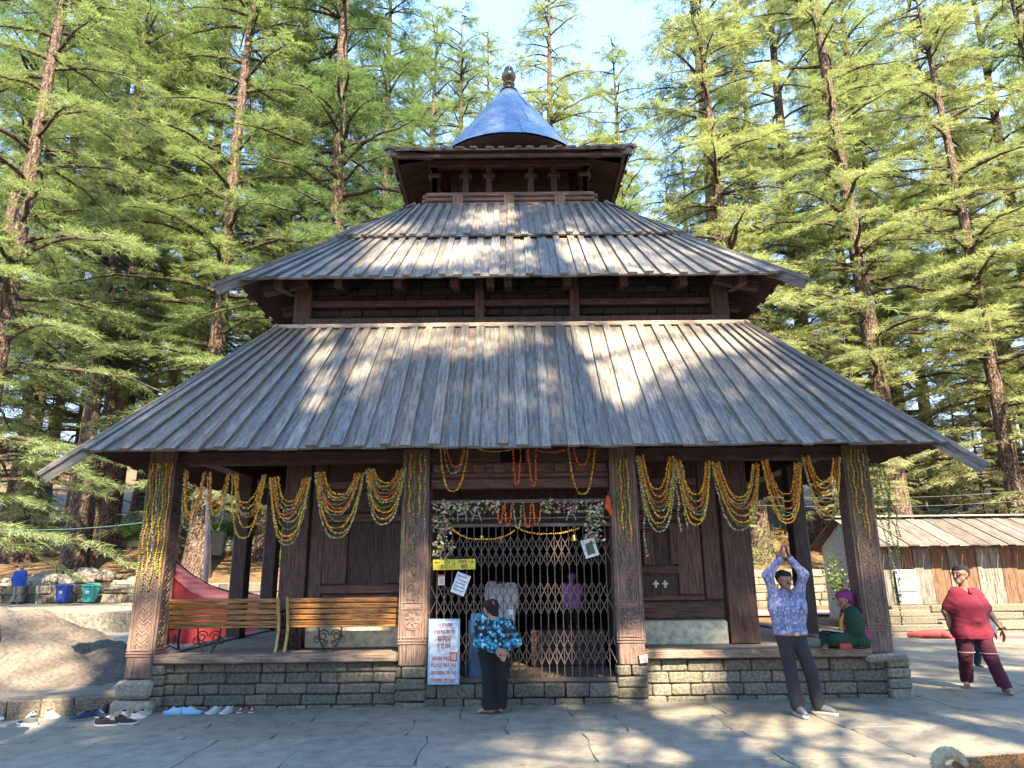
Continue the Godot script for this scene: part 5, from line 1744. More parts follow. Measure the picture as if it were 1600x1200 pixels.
	# bins
	for q in [[-20.35, Color(0.03, 0.06, 0.42), "blue wheeled bin in front of the dark retaining wall"], [-19.15, Color(0.03, 0.36, 0.34), "teal wheeled bin beside the blue one"]]:
		var b := thing("wheeled_bin", q[2], "bin", Vector3(q[0], 0.64, -33.4), "bins by the retaining wall")
		b.scale = Vector3(0.8, 0.86, 0.8)
		mb = MB.new()
		mb.col = q[1]
		var lo := [Vector3(-0.24, 0.06, 0.26), Vector3(0.24, 0.06, 0.26), Vector3(0.24, 0.06, -0.2), Vector3(-0.24, 0.06, -0.2)]
		var hi := [Vector3(-0.31, 0.86, 0.36), Vector3(0.31, 0.86, 0.36), Vector3(0.31, 0.86, -0.3), Vector3(-0.31, 0.86, -0.3)]
		mb.hexa(lo, hi)
		part("body", mb, M.paint, b)
		mb = MB.new()
		mb.col = q[1] * 0.9
		mb.hexa([Vector3(-0.33, 0.862, 0.40), Vector3(0.33, 0.862, 0.40), Vector3(0.33, 0.862, -0.34), Vector3(-0.33, 0.862, -0.34)], [Vector3(-0.28, 0.98, 0.30), Vector3(0.28, 0.98, 0.30), Vector3(0.28, 1.0, -0.3), Vector3(-0.28, 1.0, -0.3)])
		part("lid", mb, M.paint, b)
		board_with(b, "mark", Vector3(0.22, 0.16, 0.01), Color(0.6, 0.63, 0.66), Vector3(0, 0.55, 0.345)).rotation.x = 0.0
		for s in [-1, 1]:
			mb = MB.new()
			mb.col = Color(0.02, 0.02, 0.02)
			mb.lathe(Vector3(s * 0.27, 0.1, -0.22), [Vector2(0.0, -0.025), Vector2(0.1, -0.025), Vector2(0.1, 0.025), Vector2(0.0, 0.025)], 14, Basis(Vector3.BACK, PI / 2))
			part("wheel", mb, M.paint, b)
	var rail := thing("railing", "thin teal iron railing by the bins", "railing", Vector3(0, 0.62, -33.0))
	for k in 3:
		mb = MB.new()
		mb.col = Color(0.10, 0.25, 0.22)
		mb.tube([Vector3(-21.3 + k * 4.4, 0, 0), Vector3(-21.25 + k * 4.4, 0.95, 0)], 0.035, 8)
		part("post", mb, M.paint, rail)
	mb = MB.new()
	mb.col = Color(0.10, 0.22, 0.20)
	mb.tube([Vector3(-21.3, 0.82, 0), Vector3(-12.4, 0.80, 0)], 0.02, 6)
	part("rail", mb, M.paint, rail)
	# red cloth screen on a post, and a pale pole
	var tent := thing("cloth_screen", "red cloth screen with a patterned border behind the left bench", "screen", Vector3(0, 0.14, -18.0))
	var tops := [[-8.62, 1.75, 0.25], [-8.5, 1.85, 0.15], [-8.32, 1.95, 0.0], [-7.9, 1.62, -0.05], [-7.4, 1.36, 0.0], [-6.9, 1.22, 0.05], [-6.4, 1.17, 0.0], [-5.9, 1.04, -0.05], [-5.4, 0.90, 0.0], [-4.9, 0.78, 0.0], [-4.4, 0.72, 0.0]]
	for band in 2:
		mb = MB.new()
		mb.col = Color(0.52, 0.045, 0.04) if band == 0 else Color(0.62, 0.20, 0.17)
		var rows := 9
		var cols := 70
		var k0 := mb.v.size()
		for j in rows + 1:
			for i in cols + 1:
				var f := i / float(cols) * (tops.size() - 1)
				var a: Array = tops[mini(int(f), tops.size() - 2)]
				var b: Array = tops[mini(int(f), tops.size() - 2) + 1]
				var t := f - mini(int(f), tops.size() - 2)
				var top := lerpf(a[1], b[1], t)
				var v := j / float(rows)
				var y := lerpf(top - 0.36, 0.0, v) if band == 0 else lerpf(top, top - 0.38, v)
				mb.v.append(Vector3(lerpf(a[0], b[0], t), y, lerpf(a[2], b[2], t) + 0.05 * sin(i * 0.75) * (v if band == 0 else 0.2) + 0.03 * sin(i * 0.29 + j) + (0.02 if band == 1 else 0.0)))
				mb.n.append(Vector3.BACK); mb.c.append(mb.col); mb.u.append(Vector2(i * 0.1, y))
		for j in rows:
			for i in cols:
				var a := k0 + j * (cols + 1) + i
				mb.ix.append_array(PackedInt32Array([a, a + 1, a + cols + 1, a + 1, a + cols + 2, a + cols + 1]))
		fix_normals(mb)
		part(["cloth", "border"][band], mb, M.tentcloth if band == 0 else M.border, tent)
	mb = MB.new()
	mb.col = Color(0.04, 0.03, 0.03)
	mb.tube([Vector3(-8.32, 0, 0.05), Vector3(-8.32, 2.05, 0.05)], 0.022, 8)
	part("post", mb, M.iron, tent)
	mb = MB.new()
	mb.col = Color(0.02, 0.012, 0.012)
	var hem := []
	for q in tops: hem.append(Vector3(q[0], q[1], q[2] + 0.01))
	mb.tube(hem, 0.018, 6)
	part("hem_rope", mb, M.cloth, tent)
	mb = MB.new()
	mb.col = Color(0.55, 0.36, 0.31)
	mb.tube([Vector3(-8.55, 0.1, -20.5), Vector3(-8.62, 2.2, -20.5), Vector3(-8.78, 4.6, -20.5)], 0.075, 10)
	single("wooden_pole", mb, M.wood, "tall pinkish wooden pole behind the red cloth screen", "pole")
	mb = MB.new()
	mb.col = Color(0.08, 0.2, 0.18)
	var c1 := []
	for k in 13:
		var t := k / 12.0
		c1.append(Vector3(lerpf(-19, -6, t), lerpf(3.4, 4.4, t) - 0.5 * sin(t * PI), lerpf(-25, -22, t)))
	mb.tube(c1, 0.008, 5)
	single("rope", mb, M.cloth, "thin teal rope slung between the trees at left", "rope")
	# low plants on the slope: grass beyond the wall
	grass("grass", Vector3(-26, 0, -54), Vector2(20, 6), 2600, "short green grass on the slope beyond the stone wall", 5)

func grass(called: String, c: Vector3, half: Vector2, n: int, label: String, sd: int) -> void:
	var r := RandomNumberGenerator.new()
	r.seed = sd
	var mb := MB.new()
	for k in n:
		var x := c.x + r.randf_range(-half.x, half.x)
		var z := c.z + r.randf_range(-half.y, half.y)
		var y := gh(x, z) - 0.05
		mb.col = Color(0.13, 0.22, 0.03) * r.randf_range(0.6, 1.3)
		for b in 3:
			var d := Vector3(r.randf_range(-0.6, 0.6), 1, r.randf_range(-0.6, 0.6)) * r.randf_range(0.2, 0.5)
			var w := Vector3(r.randf_range(-1, 1), 0, r.randf_range(-1, 1)).normalized() * 0.09
			var p := Vector3(x + r.randf_range(-0.2, 0.2), y, z + r.randf_range(-0.2, 0.2))
			mb.tri(p - w, p + w, p + d)
	var o := single(called, mb, M.leaf, label, "grass")
	o.set_meta("kind", "stuff")

# a bush or low bough: stems with leaf sprays
func bush(label: String, at: Vector3, size: Vector3, n: int, col: Color, sd: int) -> void:
	var r := RandomNumberGenerator.new()
	r.seed = sd
	var o := thing("shrub", label, "shrub", at, "shrubs round the court")
	var st := MB.new()
	var lf := MB.new()
	st.col = Color(0.2, 0.15, 0.11)
	for k in 9:
		var tip := Vector3(r.randf_range(-1, 1) * size.x, r.randf_range(0.5, 1.0) * size.y, r.randf_range(-1, 1) * size.z)
		st.tube([Vector3(r.randf_range(-0.05, 0.05), -0.05, r.randf_range(-0.05, 0.05)), tip * Vector3(0.4, 0.55, 0.4), tip], [0.025, 0.015, 0.006], 5, false)
		for m in n / 9:
			var s := r.randf_range(0.35, 1.05)
			var p := tip * s + Vector3(r.randf_range(-1, 1), r.randf_range(-0.6, 0.8), r.randf_range(-1, 1)) * 0.22 * size.x
			lf.col = col * r.randf_range(0.6, 1.35)
			var d := Vector3(r.randf_range(-1, 1), r.randf_range(-0.7, 0.5), r.randf_range(-1, 1)).normalized() * r.randf_range(0.06, 0.12)
			var w := d.cross(Vector3(r.randf_range(-1, 1), 1, r.randf_range(-1, 1))).normalized() * 0.03
			lf.quad(p, p + d * 0.5 + w, p + d, p + d * 0.5 - w)
	part("stems", st, M.bark, o)
	part("foliage", lf, M.leaf, o)

# ------------------------------------------------------------------ right of the temple
func make_right() -> void:
	rng.seed = 61
	var sh := thing("timber_shed", "low plank-walled shed with a board roof on a stone base at right", "shed", Vector3(0, 0, 0))
	var xa := 9.9
	var xb := 20.0
	var base := group_part("stone_base", sh)
	for q in [[-19.75, 0.42, 0.80], [-19.25, -0.05, 0.42]]:
		var x: float = xa - 0.1 if q[1] > 0 else xa + 0.9
		while x < xb:
			var l := rr(0.5, 1.3)
			var c: int = 2 if q[1] < 0 else 2
			for k in c:
				var mb := MB.new()
				mb.col = Color(0.25, 0.22, 0.18) * rr(0.8, 1.15)
				var hh: float = (q[2] - q[1]) / c
				mb.cbox(Vector3(x + l / 2 + (0.2 if k else 0.0), q[1] + hh * (k + 0.5), q[0] - 0.5 + rr(-0.01, 0.02)), Vector3(l - 0.015, hh - 0.012, 1.0), 0.02, Basis(), 0.01, rng)
				part("stone", mb, M.stone, base)
			x += l
	for k in 4:
		var mb := MB.new()
		mb.col = Color(0.25, 0.22, 0.18) * rr(0.9, 1.1)
		mb.cbox(Vector3(xa + 0.25, 0.10 + k * 0.17, -19.0 - k * 0.28), Vector3(1.5, 0.17, 0.6), 0.02, Basis(), 0.01, rng)
		part("step", mb, M.stone, base)
	# plank wall
	var x := xa
	var k := 0
	var wall := group_part("plank_wall", sh)
	var mb := MB.new()
	mb.col = Color(0.03, 0.025, 0.02)
	mb.box(Vector3((xa + xb) / 2, 1.6, -20.25), Vector3(xb - xa - 0.1, 1.7, 0.1))
	part("backing", mb, M.wood, wall)
	while x < xb:
		var l := rr(0.28, 0.5)
		mb = MB.new()
		var brown := k == 2 or k == 4 or (k >= 9 and k <= 13) or k % 11 == 6
		mb.col = (Color(0.19, 0.10, 0.055) if brown else Color(0.195, 0.175, 0.155)) * rr(0.85, 1.15)
		mb.uo = Vector2(rr(0, 3), rr(0, 3))
		mb.cbox(Vector3(x + l / 2, 1.60 + rr(-0.02, 0.02), -20.12 + rr(-0.015, 0.015)), Vector3(l - 0.014, 1.62, 0.035), 0.006)
		part("plank", mb, M.weatherplank, wall)
		x += l
		k += 1
	mb = MB.new()
	mb.col = Color(0.46, 0.42, 0.35)
	# plastered gable end
	var prof := [Vector2(-20.1, 0.3), Vector2(-23.1, 0.3), Vector2(-23.1, 2.42), Vector2(-21.6, 3.12), Vector2(-20.1, 2.42)]
	var pa := prof.map(func(p): return Vector3(xa - 0.14, p.y, p.x))
	var pb := prof.map(func(p): return Vector3(xa + 0.06, p.y, p.x))
	mb.quad(pa[1], pa[0], pa[4], pa[2])
	mb.tri(pa[2], pa[4], pa[3])
	for i in 5:
		var j := (i + 1) % 5
		mb.quad(pa[i], pa[j], pb[j], pb[i])
	part("gable_wall", mb, M.plaster, sh)
	mb = MB.new()
	mb.col = Color(0.3, 0.25, 0.2)
	mb.box(Vector3((xa + xb) / 2, 1.4, -23.0), Vector3(xb - xa, 2.1, 0.15))
	mb.box(Vector3(xb, 1.4, -21.6), Vector3(0.15, 2.1, 3.0))
	part("back_wall", mb, M.wood, sh)
	# board roof: two slopes
	var roof := group_part("roof", sh)
	x = xa - 0.35
	while x < xb + 0.3:
		var l := rr(0.21, 0.30)
		for s in 2:
			mb = MB.new()
			mb.col = Color(0.18, 0.145, 0.12) * rr(0.7, 1.3)
			mb.uo = Vector2(rr(0, 3), rr(0, 3))
			var off := 0.02 * (k % 2)
			var y0 := 2.34 + off
			var y1 := 3.20 + off
			var ze := -19.45 + rr(-0.03, 0.03) if s == 0 else -23.75
			var t := [Vector3(x, y0, ze), Vector3(x + l - 0.01, y0, ze), Vector3(x + l - 0.01, y1, -21.6), Vector3(x, y1, -21.6)]
			if s == 1: t.reverse()
			mb.hexa(t.map(func(p): return p - Vector3(0, 0.03, 0)), t)
			part("roof_board", mb, M.weatherplank, roof)
		x += l
		k += 1
	mb = MB.new()
	mb.col = Color(0.34, 0.31, 0.29)
	mb.cbox(Vector3((xa + xb) / 2, 3.25, -21.55), Vector3(xb - xa + 0.7, 0.05, 0.32), 0.01)
	part("ridge_board", mb, M.weatherplank, roof)
	mb = MB.new()
	mb.col = Color(0.09, 0.07, 0.06)
	mb.box(Vector3((xa + xb) / 2, 2.33, -20.0), Vector3(xb - xa, 0.14, 0.12))
	part("wall_plate", mb, M.wood, roof)
	# grey louvred panel against the planks
	var p := thing("louvred_panel", "grey metal louvred panel with red lettering leaning on the shed wall", "panel", Vector3(10.66, 0.81, -20.0))
	p.rotation.x = -0.06
	board_with(p, "frame", Vector3(0.56, 0.90, 0.04), Color(0.42, 0.45, 0.48), Vector3(0, 0.45, 0))
	board_with(p, "door", Vector3(0.46, 0.36, 0.02), Color(0.50, 0.53, 0.56), Vector3(0, 0.66, 0.032))
	board_with(p, "red_mark", Vector3(0.2, 0.08, 0.006), Color(0.55, 0.16, 0.15), Vector3(0, 0.72, 0.046))
	for i in 7:
		var s := board_with(p, "slat", Vector3(0.46, 0.03, 0.03), Color(0.62, 0.64, 0.66) if i != 5 else Color(0.1, 0.1, 0.1), Vector3(0, 0.06 + i * 0.055, 0.03))
		s.rotation.x = 0.0
	# carpet strips on the court
	mb = MB.new()
	mb.col = Color(0.42, 0.10, 0.10)
	mb.hexa([Vector3(10.4, 0.05, -17.9), Vector3(19, 0.05, -16.9), Vector3(19, 0.05, -17.7), Vector3(10.4, 0.05, -18.6)].map(func(q): return q + Vector3(0, gh(q.x, q.z) - 0.06, 0)), [Vector3(10.4, 0.05, -17.9), Vector3(19, 0.05, -16.9), Vector3(19, 0.05, -17.7), Vector3(10.4, 0.05, -18.6)].map(func(q): return q + Vector3(0, gh(q.x, q.z) - 0.03, 0)))
	single("carpet_strip", mb, M.cloth, "long thin red carpet strip on the paving at right", "carpet")
	mb = MB.new()
	mb.col = Color(0.36, 0.06, 0.06)
	for i in 7:
		mb.tube([Vector3(9.6 + rr(0, 0.6), 0.16, -18.3 + rr(-0.2, 0.2)), Vector3(9.9 + rr(0, 0.5), 0.22, -18.2 + rr(-0.2, 0.2)), Vector3(10.4 + rr(0, 0.3), 0.15, -18.2 + rr(-0.2, 0.2))], [0.05, 0.09, 0.05], 7)
	single("carpet_heap", mb, M.cloth, "crumpled end of the red carpet heaped on the paving", "carpet")
	var mat_ := thing("striped_mat", "pink and white striped mat spread beyond the right side of the porch", "mat", Vector3(8.2, 0.28, -25.0))
	for i in 9:
		mb = MB.new()
		mb.col = Color(0.62, 0.16, 0.16) if i % 2 == 0 else Color(0.68, 0.58, 0.52)
		mb.box(Vector3(2.2, 0.02, -i * 0.42), Vector3(5.2, 0.03, 0.41))
		part("stripe", mb, M.cloth, mat_)
	# stone wall, trunk and shrubs seen through the right bay
	var w := thing("low_wall", "low rubble stone wall beyond the right side of the porch", "wall", Vector3(0, 0, 0))
	for c in 5:
		x = 6.6 + 0.2 * (c % 2)
		while x < 12.6:
			var l := rr(0.4, 0.8)
			mb = MB.new()
			mb.col = Color(0.33, 0.29, 0.24) * rr(0.75, 1.2)
			mb.cbox(Vector3(x + l / 2, 0.42 + c * 0.30, -29.8 + rr(-0.03, 0.03)), Vector3(l - 0.025, 0.28, 0.5), 0.035, Basis(), 0.015, rng)
			part("stone", mb, M.stone, w)
			x += l
	for q in [["leafy climber against the shed's plastered end", Vector3(9.2, 0.2, -20.6), Vector3(0.45, 2.1, 0.5), 420, Color(0.16, 0.24, 0.04), 3], ["bright green shrub behind the low rubble wall", Vector3(9.6, 1.2, -31.0), Vector3(1.8, 2.4, 1.2), 1300, Color(0.14, 0.2, 0.05), 4], ["rounded green shrub on the slope behind the red cloth screen", Vector3(-11.5, gh(-11.5, -38), -38), Vector3(1.6, 1.6, 1.2), 900, Color(0.13, 0.2, 0.04), 6]]:
		bush(q[0], q[1], q[2], q[3], q[4], q[5])
	for q in [[5.6, 3.5, 3.55, "upper"], [5.6, 3.2, 3.2, "lower"]]:
		mb = MB.new()
		mb.col = Color(0.2, 0.2, 0.19)
		var c1 := []
		for i in 13:
			var t := i / 12.0
			c1.append(Vector3(lerpf(7.0, 24.0, t), lerpf(q[1] + 0.9, q[2] + 1.4, t) - 0.4 * sin(t * PI), -26.0))
		mb.tube(c1, 0.005, 5)
		single("wire", mb, M.iron, "%s thin overhead wire above the shed roof" % q[3], "wire", "wires over the shed")

# ------------------------------------------------------------------ figures: tapered capsules joined smoothly, meshed as surface nets
func cap(list: PackedFloat32Array, a: Vector3, b: Vector3, ra: float, rb: float) -> void:
	list.append_array(PackedFloat32Array([a.x, a.y, a.z, b.x, b.y, b.z, ra, rb]))

func field_at(p: Vector3, L: PackedFloat32Array, use: PackedInt32Array, k: float) -> float:
	var d := 1e3
	for i in use:
		var a := Vector3(L[i], L[i + 1], L[i + 2])
		var ab := Vector3(L[i + 3], L[i + 4], L[i + 5]) - a
		var t := clampf((p - a).dot(ab) / maxf(ab.length_squared(), 1e-9), 0.0, 1.0)
		var e := p.distance_to(a + ab * t) - lerpf(L[i + 6], L[i + 7], t)
		var h := maxf(k - absf(d - e), 0.0) / k
		d = minf(d, e) - h * h * k * 0.25
	return d

func net(mb: MB, L: PackedFloat32Array, cell: float, k: float, keep = null) -> void:
	var lo := Vector3(1e9, 1e9, 1e9)
	var hi := -lo
	for i in range(0, L.size(), 8):
		for e in [0, 3]:
			var r := L[i + 6 + e / 3] + 2.0 * cell
			var p := Vector3(L[i + e], L[i + e + 1], L[i + e + 2])
			lo = lo.min(p - Vector3(r, r, r)); hi = hi.max(p + Vector3(r, r, r))
	var B := 5
	var nb := Vector3i(((hi - lo) / (cell * B)).ceil())
	var n := nb * B + Vector3i(1, 1, 1)
	var F := PackedFloat32Array()
	F.resize(n.x * n.y * n.z)
	F.fill(1.0)
	var all := PackedInt32Array()
	for i in range(0, L.size(), 8): all.append(i)
	var R := cell * B * 0.5 * 1.75
	var sx := n.y * n.z
	var sy := n.z
	var act := []
	for bx in nb.x:
		for by in nb.y:
			for bz in nb.z:
				var c := lo + (Vector3(bx, by, bz) + Vector3(0.5, 0.5, 0.5)) * cell * B
				var use := PackedInt32Array()
				for i in all:
					var a := Vector3(L[i], L[i + 1], L[i + 2])
					var ab := Vector3(L[i + 3], L[i + 4], L[i + 5]) - a
					var t := clampf((c - a).dot(ab) / maxf(ab.length_squared(), 1e-9), 0.0, 1.0)
					if c.distance_to(a + ab * t) - lerpf(L[i + 6], L[i + 7], t) < R + k:
						use.append(i)
				if use.is_empty():
					continue
				var dc := field_at(c, L, use, k)
				if dc > R:
					continue
				var inside := dc < -R
				for x in range(bx * B, bx * B + B + 1):
					for y in range(by * B, by * B + B + 1):
						for z in range(bz * B, bz * B + B + 1):
							F[x * sx + y * sy + z] = -1.0 if inside else field_at(lo + Vector3(x, y, z) * cell, L, use, k)
				if not inside:
					act.append(Vector3i(bx, by, bz))
	var vid := {}
	var E := [[0, 1], [0, 2], [0, 4], [1, 3], [1, 5], [2, 3], [2, 6], [3, 7], [4, 5], [4, 6], [5, 7], [6, 7]]
	var off := []
	for q in 8: off.append((q & 1) * sx + ((q >> 1) & 1) * sy + ((q >> 2) & 1))
	var k0 := mb.v.size()
	for b in act:
		for x in range(b.x * B, b.x * B + B):
			for y in range(b.y * B, b.y * B + B):
				for z in range(b.z * B, b.z * B + B):
					var id := x * sx + y * sy + z
					var m := 0
					for q in 8:
						if F[id + off[q]] < 0.0: m += 1
					if m == 0 or m == 8:
						continue
					var s := Vector3.ZERO
					var cnt := 0
					for e in E:
						var f0 := F[id + off[e[0]]]
						var f1 := F[id + off[e[1]]]
						if (f0 < 0.0) != (f1 < 0.0):
							var t := f0 / (f0 - f1)
							var c0 := Vector3(e[0] & 1, (e[0] >> 1) & 1, (e[0] >> 2) & 1)
							var c1 := Vector3(e[1] & 1, (e[1] >> 1) & 1, (e[1] >> 2) & 1)
							s += c0.lerp(c1, t)
							cnt += 1
					vid[id] = mb.v.size()
					mb.v.append(lo + (Vector3(x, y, z) + s / cnt) * cell)
					mb.n.append(Vector3.ZERO); mb.c.append(mb.col); mb.u.append(Vector2.ZERO)
	for id in vid:
		var f0 := F[id]
		for ax in 3:
			var d1: int = [sx, sy, 1][ax]
			var d2: int = [sy, 1, sx][ax]
			var d3: int = [1, sx, sy][ax]
			var f1 := F[id + d1]
			if (f0 < 0.0) == (f1 < 0.0):
				continue
			if not (vid.has(id - d2) and vid.has(id - d3) and vid.has(id - d2 - d3)):
				continue
			var q := [vid[id], vid[id - d2], vid[id - d2 - d3], vid[id - d3]]
			if f0 > 0.0:
				q.reverse()
			if keep != null:
				var mid: Vector3 = (mb.v[q[0]] + mb.v[q[2]]) * 0.5
				if not keep.call(mid):
					continue
			mb.ix.append_array(PackedInt32Array([q[0], q[2], q[1], q[0], q[3], q[2]]))
	for t in range(0, mb.ix.size(), 3):
		if mb.ix[t] < k0: continue
		var a := mb.ix[t]; var b := mb.ix[t + 1]; var c := mb.ix[t + 2]
		var nn := (mb.v[c] - mb.v[a]).cross(mb.v[b] - mb.v[a])
		mb.n[a] += nn; mb.n[b] += nn; mb.n[c] += nn
	for i in range(k0, mb.n.size()):
		mb.n[i] = mb.n[i].normalized() if mb.n[i].length_squared() > 1e-20 else Vector3.UP

func add_hand(L: PackedFloat32Array, wrist: Vector3, dir: Vector3, palm: Vector3, thumb: float, curl: float) -> void:
	# dir: along the fingers, palm: the way the palm faces, thumb: +1 or -1 across
	dir = dir.normalized()
	palm = (palm - dir * palm.dot(dir)).normalized()
	var side := dir.cross(palm).normalized() * thumb
	for k in 4:
		var o := side * (0.028 - 0.019 * k)
		var root := wrist + dir * 0.085 + o
		cap(L, wrist + dir * 0.015 + o * 0.6, root, 0.016, 0.013)
		var ln: float = [0.038, 0.044, 0.040, 0.031][k]
		var d1 := dir.rotated(dir.cross(palm).normalized(), curl * 0.5).normalized()
		var d2 := dir.rotated(dir.cross(palm).normalized(), curl).normalized()
		var kn := root + d1 * ln
		cap(L, root, kn, 0.0095, 0.009)
		cap(L, kn, kn + d2 * ln * 0.9, 0.009, 0.0075)
	var tb := wrist + dir * 0.03 + side * 0.03
	var tk := tb + (dir * 0.6 + side * 0.75 + palm * 0.25).normalized() * 0.036
	cap(L, wrist + dir * 0.02 + side * 0.015, tb, 0.014, 0.013)
	cap(L, tb, tk, 0.012, 0.0105)
	cap(L, tk, tk + (dir * 0.9 + side * 0.3 + palm * 0.2).normalized() * 0.03, 0.0105, 0.008)

func add_head(L: PackedFloat32Array, c: Vector3, f: Vector3, up: Vector3, s := 1.0) -> void:
	# c is the middle of the head, f the way it faces
	f = f.normalized()
	up = (up - f * up.dot(f)).normalized()
	var r := f.cross(up).normalized()
	for e in [-1, 1]:
		cap(L, c + up * 0.035 * s - f * 0.03 * s + r * 0.018 * e * s, c + up * 0.03 * s + f * 0.022 * s + r * 0.014 * e * s, 0.074 * s, 0.066 * s)
		cap(L, c - up * 0.04 * s + f * 0.03 * s + r * 0.026 * e * s, c - up * 0.075 * s + f * 0.05 * s + r * 0.01 * e * s, 0.042 * s, 0.026 * s)
		cap(L, c + r * 0.078 * e * s - f * 0.008 * s + up * 0.012 * s, c + r * 0.076 * e * s - f * 0.002 * s - up * 0.026 * s, 0.014 * s, 0.009 * s)
		cap(L, c + up * 0.026 * s + f * 0.08 * s + r * 0.012 * e * s, c + up * 0.024 * s + f * 0.066 * s + r * 0.042 * e * s, 0.013 * s, 0.011 * s)
	cap(L, c + up * 0.02 * s + f * 0.084 * s, c - up * 0.022 * s + f * 0.104 * s, 0.009 * s, 0.014 * s)
	cap(L, c - up * 0.062 * s + f * 0.07 * s, c - up * 0.082 * s + f * 0.066 * s, 0.022 * s, 0.02 * s)

func face(parent: Node, c: Vector3, f: Vector3, up: Vector3, s: float, beard: Color, specs := false) -> void:
	f = f.normalized()
	up = (up - f * up.dot(f)).normalized()
	var r := f.cross(up).normalized()
	var mb := MB.new()
	for e in [-1, 1]:
		mb.col = Color(0.75, 0.72, 0.68)
		bead(mb, c + r * 0.03 * e * s + f * 0.079 * s + up * 0.008 * s, 0.0125 * s, mb.col)
		mb.col = Color(0.02, 0.013, 0.01)
		bead(mb, c + r * 0.03 * e * s + f * 0.087 * s + up * 0.008 * s, 0.0075 * s, mb.col)
	part("eyes", mb, M.gloss, parent)
	mb = MB.new()
	mb.col = Color(0.02, 0.014, 0.012)
	for e in [-1, 1]:
		mb.tube([c + r * 0.014 * e * s + f * 0.093 * s + up * 0.03 * s, c + r * 0.032 * e * s + f * 0.088 * s + up * 0.036 * s, c + r * 0.048 * e * s + f * 0.074 * s + up * 0.028 * s], 0.005 * s, 5)
	part("eyebrows", mb, M.cloth, parent)
	mb = MB.new()
	mb.col = Color(0.28, 0.10, 0.085)
	mb.tube([c - r * 0.022 * s + f * 0.084 * s - up * 0.046 * s, c + f * 0.094 * s - up * 0.045 * s, c + r * 0.022 * s + f * 0.084 * s - up * 0.046 * s], [0.004 * s, 0.008 * s, 0.004 * s], 6)
	part("mouth", mb, M.skin, parent)
	if beard.a > 0.5:
		mb = MB.new()
		mb.col = beard
		mb.tube([c - r * 0.028 * s + f * 0.083 * s - up * 0.034 * s, c + f * 0.097 * s - up * 0.031 * s, c + r * 0.028 * s + f * 0.083 * s - up * 0.034 * s], [0.005 * s, 0.008 * s, 0.005 * s], 6)
		part("moustache", mb, M.cloth, parent)
	if specs:
		mb = MB.new()
		mb.col = Color(0.03, 0.03, 0.035)
		for e in [-1, 1]:
			var ring := []
			for k in 13:
				ring.append(c + f * 0.098 * s + up * (0.008 + 0.018 * sin(TAU * k / 12)) * s + r * (e * 0.032 + 0.024 * cos(TAU * k / 12)) * s)
			mb.tube(ring, 0.0025, 5, false)
			mb.tube([c + f * 0.095 * s + up * 0.015 * s + r * e * 0.055 * s, c + up * 0.015 * s + r * e * 0.088 * s], 0.0025, 5)
		mb.tube([c + f * 0.1 * s + up * 0.012 * s - r * 0.01 * s, c + f * 0.1 * s + up * 0.012 * s + r * 0.01 * s], 0.0025, 5)
		part("spectacles", mb, M.gloss, parent)

func hair_cap(parent: Node, c: Vector3, f: Vector3, up: Vector3, s: float, col: Color, long := 0.0, m: Material = null, called := "hair") -> void:
	f = f.normalized()
	up = (up - f * up.dot(f)).normalized()
	var r := f.cross(up).normalized()
	var L := PackedFloat32Array()
	for e in [-1, 1]:
		cap(L, c + up * 0.048 * s - f * 0.036 * s + r * 0.02 * e * s, c + up * 0.062 * s + f * 0.030 * s + r * 0.016 * e * s, 0.079 * s, 0.056 * s)
		cap(L, c + r * 0.062 * e * s - f * 0.028 * s + up * 0.03 * s, c + r * 0.058 * e * s - f * 0.034 * s - up * 0.012 * s, 0.03 * s, 0.024 * s)
	cap(L, c - f * 0.055 * s + up * 0.02 * s, c - f * 0.06 * s - up * 0.04 * s, 0.055 * s, 0.04 * s)
	if long > 0.0:
		cap(L, c - f * 0.07 * s - up * 0.02 * s, c - f * 0.085 * s - up * long, 0.05 * s, 0.022)
	var mb := MB.new()
	mb.col = col
	net(mb, L, 0.011, 0.03)
	part(called, mb, m if m else M.cloth, parent)

